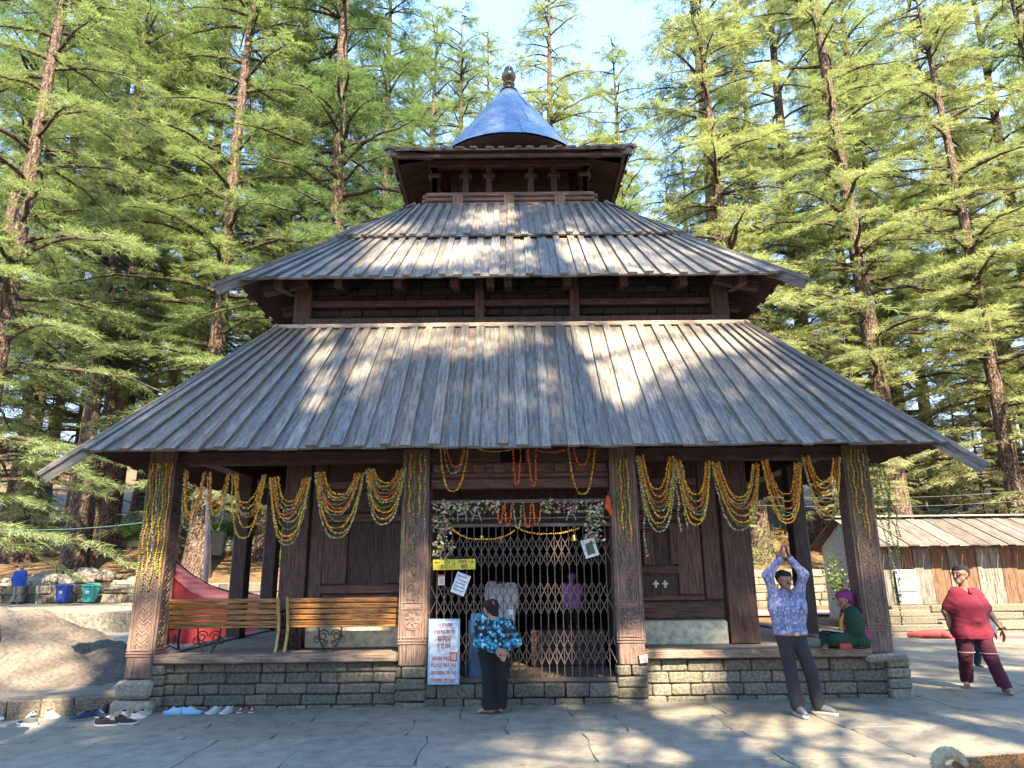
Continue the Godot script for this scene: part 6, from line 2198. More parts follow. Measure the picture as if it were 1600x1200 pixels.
# a standing figure from its joints; J: name -> Vector3. S: colours and sizes
func person(label: String, J: Dictionary, S: Dictionary) -> Node3D:
	var o := thing("person", label, "person", S.at)
	o.rotation.y = S.get("turn", 0.0)
	var w: float = S.get("girth", 1.0)
	var skin: Color = S.skin
	var f: Vector3 = S.face.normalized()
	var body := MB.new()
	body.col = skin
	var L := PackedFloat32Array()
	# trunk
	var tor := PackedFloat32Array()
	var tr: float = 0.105 * w
	cap(tor, J.hl, J.sl.lerp(J.hl, 0.25), 0.105 * w, 0.10 * w)
	cap(tor, J.hr, J.sr.lerp(J.hr, 0.25), 0.105 * w, 0.10 * w)
	cap(tor, J.sl, J.sr, 0.068 * sqrt(w), 0.068 * sqrt(w))
	cap(tor, J.sl.lerp(J.hl, 0.3), J.sr.lerp(J.hr, 0.3), 0.10 * w, 0.10 * w)
	cap(tor, J.hl, J.hr, 0.115 * w, 0.115 * w)
	var belly: Vector3 = (J.hl + J.hr) * 0.5 + ((J.sl + J.sr) - (J.hl + J.hr)) * 0.2
	cap(tor, belly, belly + ((J.sl + J.sr) - (J.hl + J.hr)) * 0.12, 0.125 * w, 0.12 * w)
	if S.has("paunch"):
		cap(tor, belly + S.paunch, belly + S.paunch + Vector3(0, 0.09, 0), 0.13 * w, 0.12 * w)
	L.append_array(tor)
	var arms := PackedFloat32Array()
	for s in ["l", "r"]:
		cap(arms, J["s" + s], J["e" + s], 0.058 * sqrt(w), 0.044 * sqrt(w))
		cap(L, J["e" + s], J["w" + s], 0.042 * sqrt(w), 0.028 * sqrt(w))
	L.append_array(arms)
	var legs := PackedFloat32Array()
	for s in ["l", "r"]:
		cap(legs, J["h" + s], J["k" + s], 0.098 * w, 0.062 * sqrt(w))
		cap(legs, J["k" + s], J["a" + s], 0.062 * sqrt(w), 0.040 * sqrt(w))
	L.append_array(legs)
	var neck: Vector3 = (J.sl + J.sr) * 0.5
	cap(L, neck, J.head - Vector3(0, 0.06, 0) - f * 0.02, 0.06 * w, 0.053 * w)
	cap(L, neck + Vector3(0, 0.03, 0), J.sl.lerp(J.sr, 0.2), 0.05, 0.05)
	cap(L, neck + Vector3(0, 0.03, 0), J.sr.lerp(J.sl, 0.2), 0.05, 0.05)
	net(body, L, 0.02, 0.05)
	var hs: float = S.get("head", 1.0)
	var HL := PackedFloat32Array()
	add_head(HL, J.head, f, S.get("up", Vector3.UP), hs)
	net(body, HL, 0.009, 0.022)
	for s in ["l", "r"]:
		var H := PackedFloat32Array()
		add_hand(H, J["w" + s], S["hd" + s], S["hp" + s], 1.0 if s == "l" else -1.0, S.get("curl", 0.5))
		net(body, H, 0.0065, 0.008)
	if S.get("barefoot", false):
		for s in ["l", "r"]:
			var Fo := PackedFloat32Array()
			var a: Vector3 = J["a" + s]
			var d: Vector3 = S["toe" + s].normalized()
			var sd := d.cross(Vector3.UP)
			var g: float = a.y - S.get("ankle", 0.075)
			cap(Fo, a, Vector3(a.x, g + 0.04, a.z) - d * 0.03, 0.04, 0.036)
			cap(Fo, Vector3(a.x, g + 0.05, a.z), Vector3(a.x, g + 0.026, a.z) + d * 0.13, 0.042, 0.024)
			for k in 5:
				var q := Vector3(a.x, g + 0.018, a.z) + d * (0.14 - 0.008 * k) + sd * (0.03 - 0.016 * k) * (1.0 if s == "l" else -1.0)
				cap(Fo, q, q + d * (0.04 - 0.004 * k), 0.014 - 0.001 * k, 0.010)
			net(body, Fo, 0.009, 0.02)
	part("body", body, M.skin, o)
	# clothing
	var top := PackedFloat32Array()
	for i in range(0, tor.size(), 8):
		for k in 8: top.append(tor[i + k] + (0.016 if k >= 6 else 0.0))
	var sl: float = S.get("sleeve", 1.0)   # 1: to the wrist
	for s in ["l", "r"]:
		var e: Vector3 = J["e" + s]
		if sl >= 1.0:
			cap(top, J["s" + s], e, 0.070 * sqrt(w), 0.054)
			cap(top, e, J["w" + s].lerp(e, 0.06), 0.054, 0.040)
		else:
			cap(top, J["s" + s], J["s" + s].lerp(e, sl), 0.076 * sqrt(w), 0.075 * sqrt(w))
	var hipc: Vector3 = (J.hl + J.hr) * 0.5
	var hem: float = hipc.y + S.get("hem", -0.10)
	cap(top, J.hl + Vector3(0, S.get("hem", -0.1) * 0.6, 0), J.hr + Vector3(0, S.get("hem", -0.1) * 0.6, 0), 0.128 * w, 0.128 * w)
	# creases run round the cloth at bends
	var sb := MB.new()
	sb.col = S.get("top_col", Color(1, 1, 1))
	var neck_y: float = neck.y + S.get("collar", 0.06)
	net(sb, top, 0.0185, 0.055, func(p: Vector3) -> bool: return p.y > hem and (p.y < neck_y or Vector2(p.x - neck.x, p.z - neck.z).length() > 0.095 * w))
	part(S.get("top_name", "shirt"), crease(sb, 0.007, 9.0), S.get("top_mat", M.cloth), o)
	var lg := PackedFloat32Array()
	for s in ["l", "r"]:
		var k: Vector3 = J["k" + s]
		cap(lg, J["h" + s], k, 0.112 * w, 0.082 * sqrt(w))
		cap(lg, k, J["a" + s] + (k - J["a" + s]) * 0.03, 0.080 * sqrt(w), S.get("cuff", 0.066))
	cap(lg, J.hl, J.hr, 0.124 * w, 0.124 * w)
	var tb := MB.new()
	tb.col = S.get("leg_col", Color(0.03, 0.03, 0.035))
	var waist: float = hipc.y + S.get("waist", 0.10)
	var cuff_y: float = minf(J.al.y, J.ar.y) + S.get("cuff_lift", -0.01)
	net(tb, lg, 0.0185, 0.035, func(p: Vector3) -> bool: return p.y < waist and p.y > cuff_y)
	part(S.get("leg_name", "trousers"), crease(tb, 0.006, 8.0), S.get("leg_mat", M.cloth), o)
	return o

func crease(mb: MB, amp: float, freq: float) -> MB:
	# real folds: push the cloth in and out along its normals
	var nz := FastNoiseLite.new()
	nz.seed = 8
	nz.frequency = 1.0
	nz.fractal_type = FastNoiseLite.FRACTAL_RIDGED
	nz.fractal_octaves = 2
	for i in mb.v.size():
		var p := mb.v[i]
		mb.v[i] = p + mb.n[i] * amp * nz.get_noise_3d(p.x * freq * 0.7 + p.y * 2.0, p.y * freq, p.z * freq * 0.7)
	fix_normals(mb)
	return mb

func worn_shoe(parent: Node, a: Vector3, d: Vector3, col: Color, sole: Color) -> void:
	d = d.normalized()
	var g := a.y - 0.095
	var L := PackedFloat32Array()
	cap(L, Vector3(a.x, g + 0.10, a.z) - d * 0.01, Vector3(a.x, g + 0.05, a.z) - d * 0.045, 0.046, 0.044)
	cap(L, Vector3(a.x, g + 0.075, a.z) + d * 0.02, Vector3(a.x, g + 0.045, a.z) + d * 0.17, 0.05, 0.034)
	var mb := MB.new()
	mb.col = col
	net(mb, L, 0.012, 0.03, func(p: Vector3) -> bool: return p.y > g + 0.018)
	var o := part("shoe", mb, M.cloth, parent)
	L = PackedFloat32Array()
	for k in 2:
		cap(L, Vector3(a.x, g + 0.018, a.z) - d * 0.05, Vector3(a.x, g + 0.018, a.z) + d * 0.185, 0.048 - 0.01 * k, 0.040)
	mb = MB.new()
	mb.col = sole
	net(mb, L, 0.012, 0.02, func(p: Vector3) -> bool: return p.y < g + 0.032)
	for i in mb.v.size():
		mb.v[i].y = maxf(mb.v[i].y, g)
	part("sole", mb, M.paint, o)

func V(x: float, y: float, z: float) -> Vector3:
	return Vector3(x, y, z)

func make_people() -> void:
	rng.seed = 12
	var brown := Color(0.34, 0.175, 0.11)
	var black := Color(0.012, 0.010, 0.010)
	# man with raised, joined hands; he faces the camera
	var p := person("man in a blue printed shirt and dark trousers raising joined hands overhead", {
		"sl": V(0.145, 1.37, 0.0), "sr": V(-0.145, 1.37, 0.0), "hl": V(0.075, 0.90, 0), "hr": V(-0.075, 0.90, 0.0), "kl": V(0.18, 0.50, 0.05), "kr": V(-0.06, 0.50, 0.04), "al": V(0.25, 0.10, 0.0), "ar": V(-0.03, 0.10, 0.08),
		"el": V(0.215, 1.63, 0.08), "er": V(-0.24, 1.62, 0.08), "wl": V(0.055, 1.83, 0.10), "wr": V(-0.055, 1.83, 0.10), "head": V(-0.01, 1.56, 0.03)},
		{"at": V(3.42, 0.03, -9.32), "skin": brown, "face": V(0.25, -0.06, 1), "hdl": V(-0.20, 1, 0), "hdr": V(0.20, 1, 0), "hpl": V(-1, 0, 0), "hpr": V(1, 0, 0), "curl": 0.08, "hem": 0.02, "top_mat": M.shirt, "leg_col": Color(0.028, 0.03, 0.036), "waist": 0.06, "cuff": 0.078, "cuff_lift": -0.045, "head": 1.0, "girth": 0.88})
	face(p, V(-0.01, 1.56, 0.03), V(0.25, -0.06, 1), Vector3.UP, 1.0, Color(0.03, 0.02, 0.018, 1))
	hair_cap(p, V(-0.01, 1.56, 0.03), V(0.25, -0.06, 1), Vector3.UP, 1.0, black)
	collar(p, V(0, 1.42, 0.01), 0.07, V(0.1, 0, 1), Color(0.9, 0.9, 0.95), M.shirt)
	var mb := MB.new()
	for k in 6:
		bead(mb, V(0.012, 1.34 - k * 0.072, 0.128 + 0.006 * sin(k * 0.6)), 0.008, Color(0.75, 0.75, 0.78))
	part("buttons", mb, M.gloss, p)
	mb = MB.new()
	mb.col = Color(0.32, 0.11, 0.04)
	belt(mb, V(0.0, 0.925, 0.0), 0.205, 0.142, 0.036)
	part("belt", mb, M.varnish, p)
	mb = MB.new()
	mb.col = Color(0.55, 0.45, 0.3)
	mb.cbox(V(0.03, 0.925, 0.143), V(0.05, 0.038, 0.012), 0.004)
	part("buckle", mb, M.brass, p)
	worn_shoe(p, V(0.25, 0.10, 0.0), V(0.8, 0, 0.75), Color(0.20, 0.19, 0.19), Color(0.6, 0.58, 0.54))
	worn_shoe(p, V(-0.03, 0.10, 0.08), V(0.05, 0, 1), Color(0.16, 0.165, 0.19), Color(0.5, 0.5, 0.5))
	# woman with her back to the camera, hands clasped behind her
	p = person("woman in a teal floral blouse and black trousers at the gate, hands clasped behind", {
		"sl": V(-0.15, 1.10, 0.0), "sr": V(0.17, 1.06, 0.06), "hl": V(-0.09, 0.74, -0.02), "hr": V(0.10, 0.74, -0.02), "kl": V(-0.07, 0.42, 0.0), "kr": V(0.10, 0.42, 0.0), "al": V(-0.06, 0.075, 0.02), "ar": V(0.08, 0.075, -0.04),
		"el": V(-0.20, 0.85, 0.10), "er": V(0.30, 0.86, 0.10), "wl": V(0.02, 0.76, 0.20), "wr": V(0.16, 0.78, 0.19), "head": V(-0.05, 1.245, -0.04)},
		{"at": V(-0.27, 0.0, -9.78), "skin": Color(0.42, 0.24, 0.17), "face": V(-0.75, -0.15, -0.6), "hdl": V(1, -0.1, 0), "hdr": V(-0.4, -1, 0), "hpl": V(0, 0, 1), "hpr": V(0, 0, 1), "curl": 1.0, "hem": 0.0, "top_mat": M.floral, "top_name": "blouse", "leg_col": Color(0.010, 0.010, 0.012), "girth": 1.0, "waist": 0.06, "cuff": 0.085, "cuff_lift": -0.02, "barefoot": true, "toel": V(-0.7, 0, -0.3), "toer": V(-0.2, 0, -1), "head": 0.97})
	face(p, V(-0.05, 1.245, -0.04), V(-0.75, -0.15, -0.6), Vector3.UP, 0.97, Color(0, 0, 0, 0))
	hair_cap(p, V(-0.05, 1.25, -0.035), V(-0.75, -0.15, -0.6), Vector3.UP, 1.04, black, 0.34)
	mb = MB.new()
	mb.col = Color(0.6, 0.06, 0.07)
	mb.cbox(V(-0.005, 1.335, 0.06), V(0.03, 0.06, 0.02), 0.006)
	part("hair_clip", mb, M.paint, p)
	# stout man in red walking barefoot, looking left
	p = person("stout man in a red polo shirt and maroon track trousers walking barefoot", {
		"sl": V(0.165, 1.30, -0.02), "sr": V(-0.145, 1.32, 0.05), "hl": V(0.13, 0.80, 0.0), "hr": V(-0.10, 0.82, 0.0), "kl": V(0.16, 0.46, 0.10), "kr": V(-0.10, 0.47, -0.06), "al": V(0.22, 0.085, 0.20), "ar": V(0.02, 0.12, -0.32),
		"el": V(0.34, 1.06, -0.06), "er": V(-0.29, 1.08, -0.04), "wl": V(0.43, 0.82, 0.04), "wr": V(-0.24, 0.85, -0.08), "head": V(-0.06, 1.575, 0.07)},
		{"at": V(6.50, 0.045, -10.70), "skin": Color(0.36, 0.20, 0.13), "face": V(-0.95, 0.02, 0.45), "hdl": V(0.1, -1, 0.1), "hdr": V(0.2, -1, 0.1), "hpl": V(-1, 0, 0), "hpr": V(1, 0, 0), "curl": 0.7, "hem": -0.10, "sleeve": 0.78, "top_name": "polo_shirt", "top_mat": M.cloth, "top_col": Color(0.22, 0.012, 0.036), "leg_col": Color(0.10, 0.012, 0.034), "leg_name": "track_trousers", "girth": 1.13, "paunch": V(0, 0.0, 0.05), "cuff": 0.088, "cuff_lift": 0.0, "waist": 0.05, "barefoot": true, "toel": V(-0.1, 0, 1), "toer": V(-0.6, 0, 0.9), "head": 1.15})
	face(p, V(-0.06, 1.575, 0.07), V(-0.95, 0.02, 0.45), Vector3.UP, 1.15, Color(0.05, 0.045, 0.04, 1), true)
	hair_cap(p, V(-0.06, 1.575, 0.07), V(-0.95, 0.02, 0.45), Vector3.UP, 1.12, Color(0.02, 0.018, 0.018))
	collar(p, V(-0.01, 1.375, 0.02), 0.082, V(-0.3, 0, 1), Color(0.20, 0.011, 0.034), M.cloth)
	mb = MB.new()
	mb.col = Color(0.02, 0.02, 0.022)
	mb.lathe(V(0.425, 0.845, 0.035), [Vector2(0.03, -0.014), Vector2(0.042, -0.012), Vector2(0.042, 0.012), Vector2(0.03, 0.014)], 14, Basis(Vector3.BACK, 0.3))
	mb.cbox(V(0.46, 0.845, 0.05), V(0.02, 0.04, 0.04), 0.006)
	part("wristwatch", mb, M.gloss, p)
	for q in [[V(-0.105, 0.53, -0.02), 0.125], [V(0.155, 0.52, 0.08), 0.125]]:
		mb = MB.new()
		mb.col = Color(0.5, 0.36, 0.38)
		belt(mb, q[0], q[1] * 0.92, q[1] * 0.98, 0.012)
		part("white_piping", mb, M.cloth, p)
	mb = MB.new()
	mb.col = Color(0.7, 0.66, 0.66)
	mb.cbox(V(0.22, 0.70, 0.155), V(0.045, 0.04, 0.012), 0.006, Basis(Vector3.UP, 0.5))
	part("emblem", mb, M.cloth, p)
	# someone in pale clothes walking behind him
	p = person("person in pale shirt and teal trousers walking behind the man in red", {
		"sl": V(0.18, 1.25, 0), "sr": V(-0.18, 1.25, 0), "hl": V(0.09, 0.80, 0), "hr": V(-0.09, 0.80, 0), "kl": V(0.12, 0.44, 0.05), "kr": V(-0.10, 0.45, -0.06), "al": V(0.10, 0.085, 0.16), "ar": V(-0.10, 0.11, -0.2),
		"el": V(0.26, 1.0, 0.02), "er": V(-0.25, 1.0, 0.0), "wl": V(0.22, 0.80, 0.14), "wr": V(-0.24, 0.77, 0.06), "head": V(0, 1.46, 0.02)},
		{"at": V(8.02, 0.06, -12.9), "skin": brown, "face": V(-0.6, 0, 1), "hdl": V(0, -1, 0.2), "hdr": V(0, -1, 0.2), "hpl": V(-1, 0, 0), "hpr": V(1, 0, 0), "hem": -0.22, "top_col": Color(0.5, 0.47, 0.40), "leg_col": Color(0.02, 0.07, 0.10), "barefoot": true, "toel": V(0, 0, 1), "toer": V(0, 0, 1), "cuff": 0.07})
	p.scale = V(0.74, 0.74, 0.74)
	hair_cap(p, V(0, 1.46, 0.02), V(-0.6, 0, 1), Vector3.UP, 1.0, black)
	face(p, V(0, 1.46, 0.02), V(-0.6, 0, 1), Vector3.UP, 1.0, Color(0, 0, 0, 0))
	# woman seated cross-legged on the porch, in profile, reading
	p = person("woman in a purple headscarf and pink vest seated cross-legged on the porch", {
		"sl": V(-0.02, 0.47, 0.15), "sr": V(0.02, 0.47, -0.15), "hl": V(0.04, 0.11, 0.09), "hr": V(0.04, 0.11, -0.09), "kl": V(-0.32, 0.13, 0.24), "kr": V(-0.30, 0.14, -0.22), "al": V(-0.34, 0.06, -0.06), "ar": V(-0.40, 0.055, 0.12),
		"el": V(0.0, 0.24, 0.21), "er": V(0.0, 0.25, -0.2), "wl": V(-0.16, 0.18, 0.10), "wr": V(-0.18, 0.19, -0.06), "head": V(-0.06, 0.63, 0.0)},
		{"at": V(4.70, 0.665, -10.44), "turn": -0.1, "skin": Color(0.40, 0.21, 0.14), "face": V(-1, -0.22, 0.1), "hdl": V(-1, -0.1, -0.2), "hdr": V(-1, -0.1, 0.2), "hpl": V(0, 1, 0), "hpr": V(0, 1, 0), "hem": -0.05, "top_name": "dress", "top_col": Color(0.02, 0.06, 0.035), "leg_col": Color(0.018, 0.055, 0.032), "leg_name": "skirt", "cuff": 0.07, "waist": 0.1, "cuff_lift": -0.08, "barefoot": true, "ankle": 0.055, "toel": V(-0.3, 0, -1), "toer": V(-0.6, 0, 1), "head": 0.97})
	face(p, V(-0.06, 0.63, 0.0), V(-1, -0.22, 0.1), Vector3.UP, 0.97, Color(0, 0, 0, 0))
	hair_cap(p, V(-0.055, 0.638, 0.0), V(-1, -0.22, 0.1), Vector3.UP, 1.08, Color(0.30, 0.03, 0.20), 0.12, M.scarf, "headscarf")
	var Lv := PackedFloat32Array()
	for s in [-1, 1]:
		cap(Lv, V(0.05, 0.12, s * 0.085), V(0.015, 0.43, s * 0.09), 0.142, 0.112)
		cap(Lv, V(-0.06, 0.14, s * 0.07), V(-0.05, 0.42, s * 0.06), 0.10, 0.075)
	mb = MB.new()
	mb.col = Color(0.50, 0.025, 0.15)
	net(mb, Lv, 0.0185, 0.04, func(q: Vector3) -> bool: return q.y > 0.12 and q.y < 0.47)
	part("vest", crease(mb, 0.005, 9.0), M.cloth, p)
	mb = MB.new()
	mb.col = Color(0.55, 0.34, 0.04)
	mb.tube([V(-0.10, 0.47, 0.09), V(-0.165, 0.36, 0.09), V(-0.17, 0.24, 0.10), V(-0.165, 0.17, 0.11)], [0.02, 0.03, 0.03, 0.03], 8)
	part("scarf_end", mb, M.cloth, p)
	mb = MB.new()
	mb.col = Color(0.45, 0.07, 0.05)
	mb.cbox(V(-0.22, 0.05, 0.33), V(0.16, 0.08, 0.03), 0.01)
	part("skirt_border", mb, M.cloth, p)
	mb = MB.new()
	mb.col = Color(0.72, 0.72, 0.70)
	mb.cbox(V(-0.27, 0.235, 0.02), V(0.20, 0.02, 0.26), 0.006, Basis(Vector3.BACK, -0.15))
	part("book", mb, M.paint, p)
	# worshippers behind the gate
	p = person("person in a white shirt bending forward behind the gate", {
		"sl": V(-0.20, 1.22, -0.25), "sr": V(0.20, 1.20, -0.25), "hl": V(-0.10, 0.82, 0.05), "hr": V(0.10, 0.82, 0.05), "kl": V(-0.10, 0.42, 0.0), "kr": V(0.10, 0.42, 0.0), "al": V(-0.10, 0.085, 0.02), "ar": V(0.10, 0.085, 0.02),
		"el": V(-0.25, 0.98, -0.36), "er": V(0.26, 0.96, -0.36), "wl": V(-0.10, 0.90, -0.52), "wr": V(0.10, 0.90, -0.52), "head": V(0, 1.08, -0.50)},
		{"at": V(-0.20, 0.285, -11.25), "skin": brown, "face": V(0, -0.6, -1), "hdl": V(0, 0, -1), "hdr": V(0, 0, -1), "hpl": V(0, -1, 0), "hpr": V(0, -1, 0), "hem": -0.22, "top_mat": M.cloth, "top_col": Color(0.78, 0.78, 0.84), "leg_col": Color(0.02, 0.02, 0.03), "barefoot": true, "toel": V(0, 0, -1), "toer": V(0, 0, -1), "girth": 1.1})
	p.scale = V(0.84, 1.0, 0.9)
	hair_cap(p, V(0, 1.09, -0.50), V(0, -0.6, -1), V(0, 1, -0.4), 1.0, black)
	p = person("person in a purple shawl with covered head behind the right of the gate", {
		"sl": V(-0.17, 1.02, -0.02), "sr": V(0.17, 1.02, -0.02), "hl": V(-0.09, 0.62, 0.0), "hr": V(0.09, 0.62, 0.0), "kl": V(-0.10, 0.40, -0.22), "kr": V(0.10, 0.40, -0.22), "al": V(-0.10, 0.085, -0.05), "ar": V(0.10, 0.085, -0.05),
		"el": V(-0.24, 0.80, -0.12), "er": V(0.25, 0.80, -0.12), "wl": V(-0.10, 0.76, -0.3), "wr": V(0.12, 0.78, -0.3), "head": V(0.0, 1.22, -0.05)},
		{"at": V(0.96, 0.835, -12.2), "skin": brown, "face": V(0.1, -0.2, -1), "hdl": V(0, 0, -1), "hdr": V(0, 0, -1), "hpl": V(0, -1, 0), "hpr": V(0, -1, 0), "hem": -0.12, "top_name": "shawl", "top_mat": M.scarf, "top_col": Color(0.40, 0.17, 0.48), "leg_col": Color(0.03, 0.02, 0.03), "barefoot": true, "toel": V(0, 0, -1), "toer": V(0, 0, -1), "girth": 1.1})
	p.scale = V(0.64, 0.64, 0.64)
	hair_cap(p, V(0, 1.23, -0.045), V(0.1, -0.2, -1), Vector3.UP, 1.1, Color(0.34, 0.16, 0.42), 0.2, M.cloth, "head_cover")
	# distant visitor and one at the picture's left edge
	p = person("person in a bright blue jacket and grey trousers walking away in the distance", {
		"sl": V(-0.19, 1.36, 0), "sr": V(0.19, 1.36, 0), "hl": V(-0.10, 0.86, 0), "hr": V(0.10, 0.86, 0), "kl": V(-0.12, 0.46, -0.06), "kr": V(0.10, 0.47, 0.05), "al": V(-0.12, 0.10, 0.06), "ar": V(0.12, 0.10, -0.08),
		"el": V(-0.30, 1.08, 0.03), "er": V(0.28, 1.08, 0.05), "wl": V(-0.32, 0.85, -0.06), "wr": V(0.27, 0.84, -0.02), "head": V(0, 1.58, -0.03)},
		{"at": V(-22.2, 0.635, -33.0), "skin": brown, "face": V(0.2, 0, -1), "hdl": V(0, -1, 0), "hdr": V(0, -1, 0), "hpl": V(1, 0, 0), "hpr": V(-1, 0, 0), "hem": -0.08, "top_name": "jacket", "top_col": Color(0.02, 0.10, 0.52), "leg_col": Color(0.38, 0.34, 0.28), "barefoot": false, "girth": 1.08, "cuff": 0.08})
	hair_cap(p, V(0, 1.58, -0.03), V(0.2, 0, -1), Vector3.UP, 1.05, Color(0.5, 0.42, 0.3), 0.0, M.cloth, "cap")
	worn_shoe(p, V(-0.12, 0.10, 0.06), V(0, 0, -1), Color(0.03, 0.03, 0.03), Color(0.1, 0.1, 0.1))
	worn_shoe(p, V(0.12, 0.10, -0.08), V(0, 0, -1), Color(0.03, 0.03, 0.03), Color(0.1, 0.1, 0.1))
	p = person("dark-haired person in a maroon top cut off by the left picture edge", {
		"sl": V(-0.17, 1.24, 0), "sr": V(0.17, 1.24, 0), "hl": V(-0.09, 0.82, 0), "hr": V(0.09, 0.82, 0), "kl": V(-0.12, 0.44, -0.02), "kr": V(0.10, 0.45, 0.05), "al": V(-0.12, 0.10, 0.06), "ar": V(0.12, 0.10, -0.06),
		"el": V(-0.26, 0.98, 0.03), "er": V(0.26, 1.0, 0.03), "wl": V(-0.24, 0.78, -0.06), "wr": V(0.16, 0.85, -0.16), "head": V(0, 1.46, -0.02)},
		{"at": V(-5.79, -0.045, -8.0), "skin": brown, "face": V(-0.5, -0.1, -1), "hdl": V(0, -1, 0), "hdr": V(-0.6, -0.4, -0.4), "hpl": V(1, 0, 0), "hpr": V(-1, 0, 0), "hem": -0.2, "top_name": "tunic", "top_col": Color(0.13, 0.02, 0.055), "leg_col": Color(0.05, 0.02, 0.03), "barefoot": true, "toel": V(0, 0, -1), "toer": V(0, 0, -1)})
	hair_cap(p, V(0, 1.46, -0.02), V(-0.5, -0.1, -1), Vector3.UP, 1.08, black, 0.36)
	make_dog()

func collar(p: Node, c: Vector3, r: float, open: Vector3, col: Color, m: Material) -> void:
	# a turned-down collar: a band that stands round the neck and folds outwards, open at the throat
	var mb := MB.new()
	mb.col = col
	var a0 := atan2(open.z, open.x)
	var n := 20
	for k in n:
		var q := []
		for e in 2:
			var a := a0 + 0.35 + (TAU - 0.7) * (k + e) / n
			var d := V(cos(a), 0, sin(a))
			var low := -0.018 - 0.03 * maxf(0.0, d.dot(open.normalized()))
			q.append([c + d * r + V(0, 0.012, 0), c + d * (r + 0.008) + V(0, 0.03, 0), c + d * (r + 0.04) + V(0, low, 0)])
		mb.quad(q[1][0], q[0][0], q[0][1], q[1][1])
		mb.quad(q[0][1], q[0][2], q[1][2], q[1][1])
	part("collar", mb, m, p)

func belt(mb: MB, c: Vector3, rx: float, rz: float, h: float) -> void:
	var n := 28
	for k in n:
		var a := TAU * k / n
		var b := TAU * (k + 1) / n
		var p := V(cos(a) * rx, 0, sin(a) * rz)
		var q := V(cos(b) * rx, 0, sin(b) * rz)
		var u := V(0, h / 2, 0)
		mb.quad(c + q - u, c + p - u, c + p + u, c + q + u)
		mb.quad(c + q + u, c + p + u, c + p * 0.96 + u, c + q * 0.96 + u)
		mb.quad(c + q * 0.96 - u, c + p * 0.96 - u, c + p - u, c + q - u)

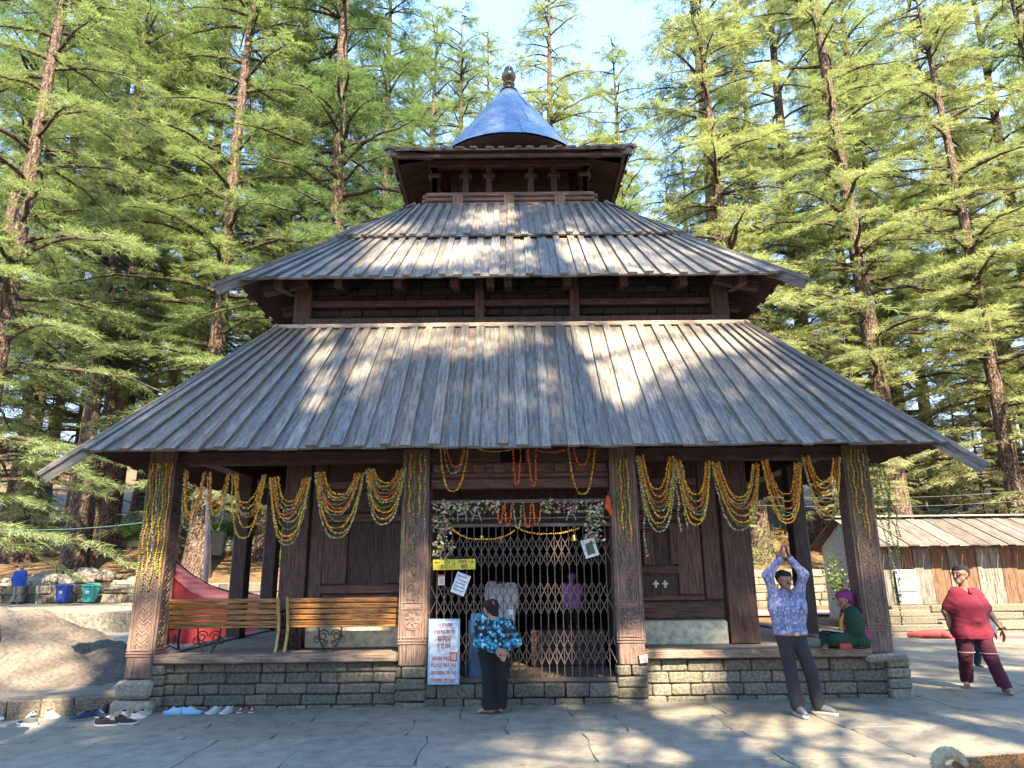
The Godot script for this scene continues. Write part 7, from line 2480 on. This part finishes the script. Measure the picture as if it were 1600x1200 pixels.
func make_dog() -> void:
	# stands at the front right, facing right; mostly below the picture
	var o := thing("dog", "tan dog with a curled cream tail at the bottom right edge", "dog", V(3.17, 0.02, -5.02))
	o.scale = V(0.94, 0.94, 0.94)
	var L := PackedFloat32Array()
	cap(L, V(-0.30, 0.42, 0), V(0.28, 0.43, 0), 0.115, 0.14)
	cap(L, V(0.22, 0.38, 0), V(0.34, 0.42, 0), 0.14, 0.12)
	cap(L, V(0.32, 0.46, 0), V(0.50, 0.58, 0), 0.10, 0.075)
	cap(L, V(0.52, 0.61, 0), V(0.57, 0.61, 0), 0.082, 0.07)
	cap(L, V(0.60, 0.59, 0), V(0.71, 0.565, 0), 0.05, 0.033)
	for s in [-1, 1]:
		cap(L, V(0.52, 0.67, s * 0.05), V(0.51, 0.745, s * 0.065), 0.03, 0.012)
		cap(L, V(0.30, 0.36, s * 0.08), V(0.28, 0.19, s * 0.085), 0.065, 0.036)
		cap(L, V(0.28, 0.19, s * 0.085), V(0.30, 0.03, s * 0.085), 0.032, 0.026)
		cap(L, V(0.30, 0.028, s * 0.085), V(0.345, 0.024, s * 0.085), 0.028, 0.024)
		cap(L, V(-0.30, 0.38, s * 0.07), V(-0.22, 0.23, s * 0.08), 0.09, 0.052)
		cap(L, V(-0.22, 0.23, s * 0.08), V(-0.36, 0.14, s * 0.08), 0.045, 0.03)
		cap(L, V(-0.36, 0.14, s * 0.08), V(-0.33, 0.03, s * 0.08), 0.028, 0.025)
		cap(L, V(-0.33, 0.028, s * 0.08), V(-0.28, 0.024, s * 0.08), 0.028, 0.024)
	var mb := MB.new()
	mb.col = Color(0.42, 0.20, 0.07)
	net(mb, L, 0.016, 0.04)
	var coat := MB.new()
	var rf := RandomNumberGenerator.new()
	rf.seed = 5
	for i in mb.v.size():
		for k in 3:
			var d := (mb.n[i] * 0.7 + V(rf.randf_range(-0.9, -0.1), rf.randf_range(-0.4, 0.2), rf.randf_range(-0.4, 0.4))).normalized() * rf.randf_range(0.012, 0.024)
			var w := d.cross(mb.n[i] + V(0.01, 0.02, 0.03)).normalized() * 0.0025
			var b0 := mb.v[i] + V(rf.randf_range(-0.008, 0.008), 0, rf.randf_range(-0.008, 0.008))
			coat.col = Color(0.42, 0.20, 0.07) * rf.randf_range(0.6, 1.25)
			coat.tri(b0 - w, b0 + w, b0 + d)
	var bod := part("body", mb, M.cloth, o)
	part("fur", coat, M.cloth, bod).set_meta("kind", "stuff")
	L = PackedFloat32Array()
	var prev := V(-0.38, 0.46, 0)
	for k in 10:
		var a := PI * 1.15 - k * 0.37
		var q := V(-0.44 + 0.075 * cos(a), 0.515 + 0.078 * sin(a), 0.010 * k)
		cap(L, prev, q, 0.024 + 0.012 * sin(k / 9.0 * PI) - 0.0012 * k, 0.024 + 0.012 * sin((k + 1) / 10.0 * PI) - 0.0012 * k)
		prev = q
	mb = MB.new()
	mb.col = Color(0.85, 0.76, 0.56)
	net(mb, L, 0.011, 0.012)
	var tail := part("tail", mb, M.cloth, o)
	var r := RandomNumberGenerator.new()
	r.seed = 3
	var fur := MB.new()
	for i in range(0, mb.v.size()):
		for k in 4:
			var d := (mb.n[i] + V(r.randf_range(-0.7, 0.7), r.randf_range(-0.7, 0.7), r.randf_range(-0.7, 0.7))).normalized() * r.randf_range(0.008, 0.022)
			var w := d.cross(mb.n[i] + V(0.01, 0.02, 0.03)).normalized() * 0.003
			fur.col = Color(0.84, 0.74, 0.54) * r.randf_range(0.85, 1.1)
			fur.tri(mb.v[i] - w, mb.v[i] + w, mb.v[i] + d)
	part("fur", fur, M.cloth, tail).set_meta("kind", "stuff")
	mb = MB.new()
	for s in [-1, 1]:
		bead(mb, V(0.60, 0.635, s * 0.045), 0.011, Color(0.02, 0.015, 0.01))
	bead(mb, V(0.742, 0.572, 0), 0.018, Color(0.02, 0.018, 0.018))
	part("eyes_and_nose", mb, M.gloss, o)

func _ready() -> void:
	rng.seed = 1
	# camera
	var cam := Camera3D.new()
	cam.name = "camera"
	cam.position = Vector3(0, 1.7, 0)
	cam.rotation_degrees = Vector3(15.0, 0, -0.6)
	cam.fov = 56.83
	cam.near = 0.05
	cam.far = 600
	add_child(cam)
	cam.current = true
	# sky and exposure
	var env := Environment.new()
	var sky := Sky.new()
	var sm := ProceduralSkyMaterial.new()
	sm.sky_top_color = Color(0.50, 0.665, 0.89)
	sm.sky_horizon_color = Color(0.82, 0.885, 0.94)
	sm.sky_curve = 0.18
	sm.ground_bottom_color = Color(0.25, 0.22, 0.18)
	sm.ground_horizon_color = Color(0.5, 0.5, 0.46)
	sm.sun_angle_max = 0.0
	sky.sky_material = sm
	env.background_mode = Environment.BG_SKY
	env.sky = sky
	env.background_energy_multiplier = 0.6
	env.tonemap_mode = Environment.TONE_MAPPER_LINEAR
	env.tonemap_exposure = 6.4
	env.sdfgi_enabled = true
	env.ssao_enabled = true
	env.ssil_enabled = true
	var we := WorldEnvironment.new()
	we.name = "environment"
	we.environment = env
	add_child(we)
	# sun, from behind the camera and a little to the right
	var sun := DirectionalLight3D.new()
	sun.name = "sun"
	sun.light_energy = 1.6
	sun.light_color = Color(1.0, 0.93, 0.80)
	sun.light_angular_distance = 0.55
	sun.shadow_enabled = true
	add_child(sun)
	sun.look_at_from_position(SUN * 50, Vector3.ZERO)
	make_materials()
	# setting
	make_ground()
	make_paving()
	make_forest()
	var t := make_temple()
	make_gate(t)
	make_left()
	make_right()
	# things on the temple and the court
	make_bench("slatted wooden bench with iron ends next to the left corner pillar", Vector3(-4.17, 0.652, -10.86), 1.66)
	make_bench("sunlit slatted bench with iron ends beside the left gate pillar", Vector3(-2.42, 0.652, -10.86), 1.66)
	make_signs()
	make_garlands()
	make_shoes()
	make_people()
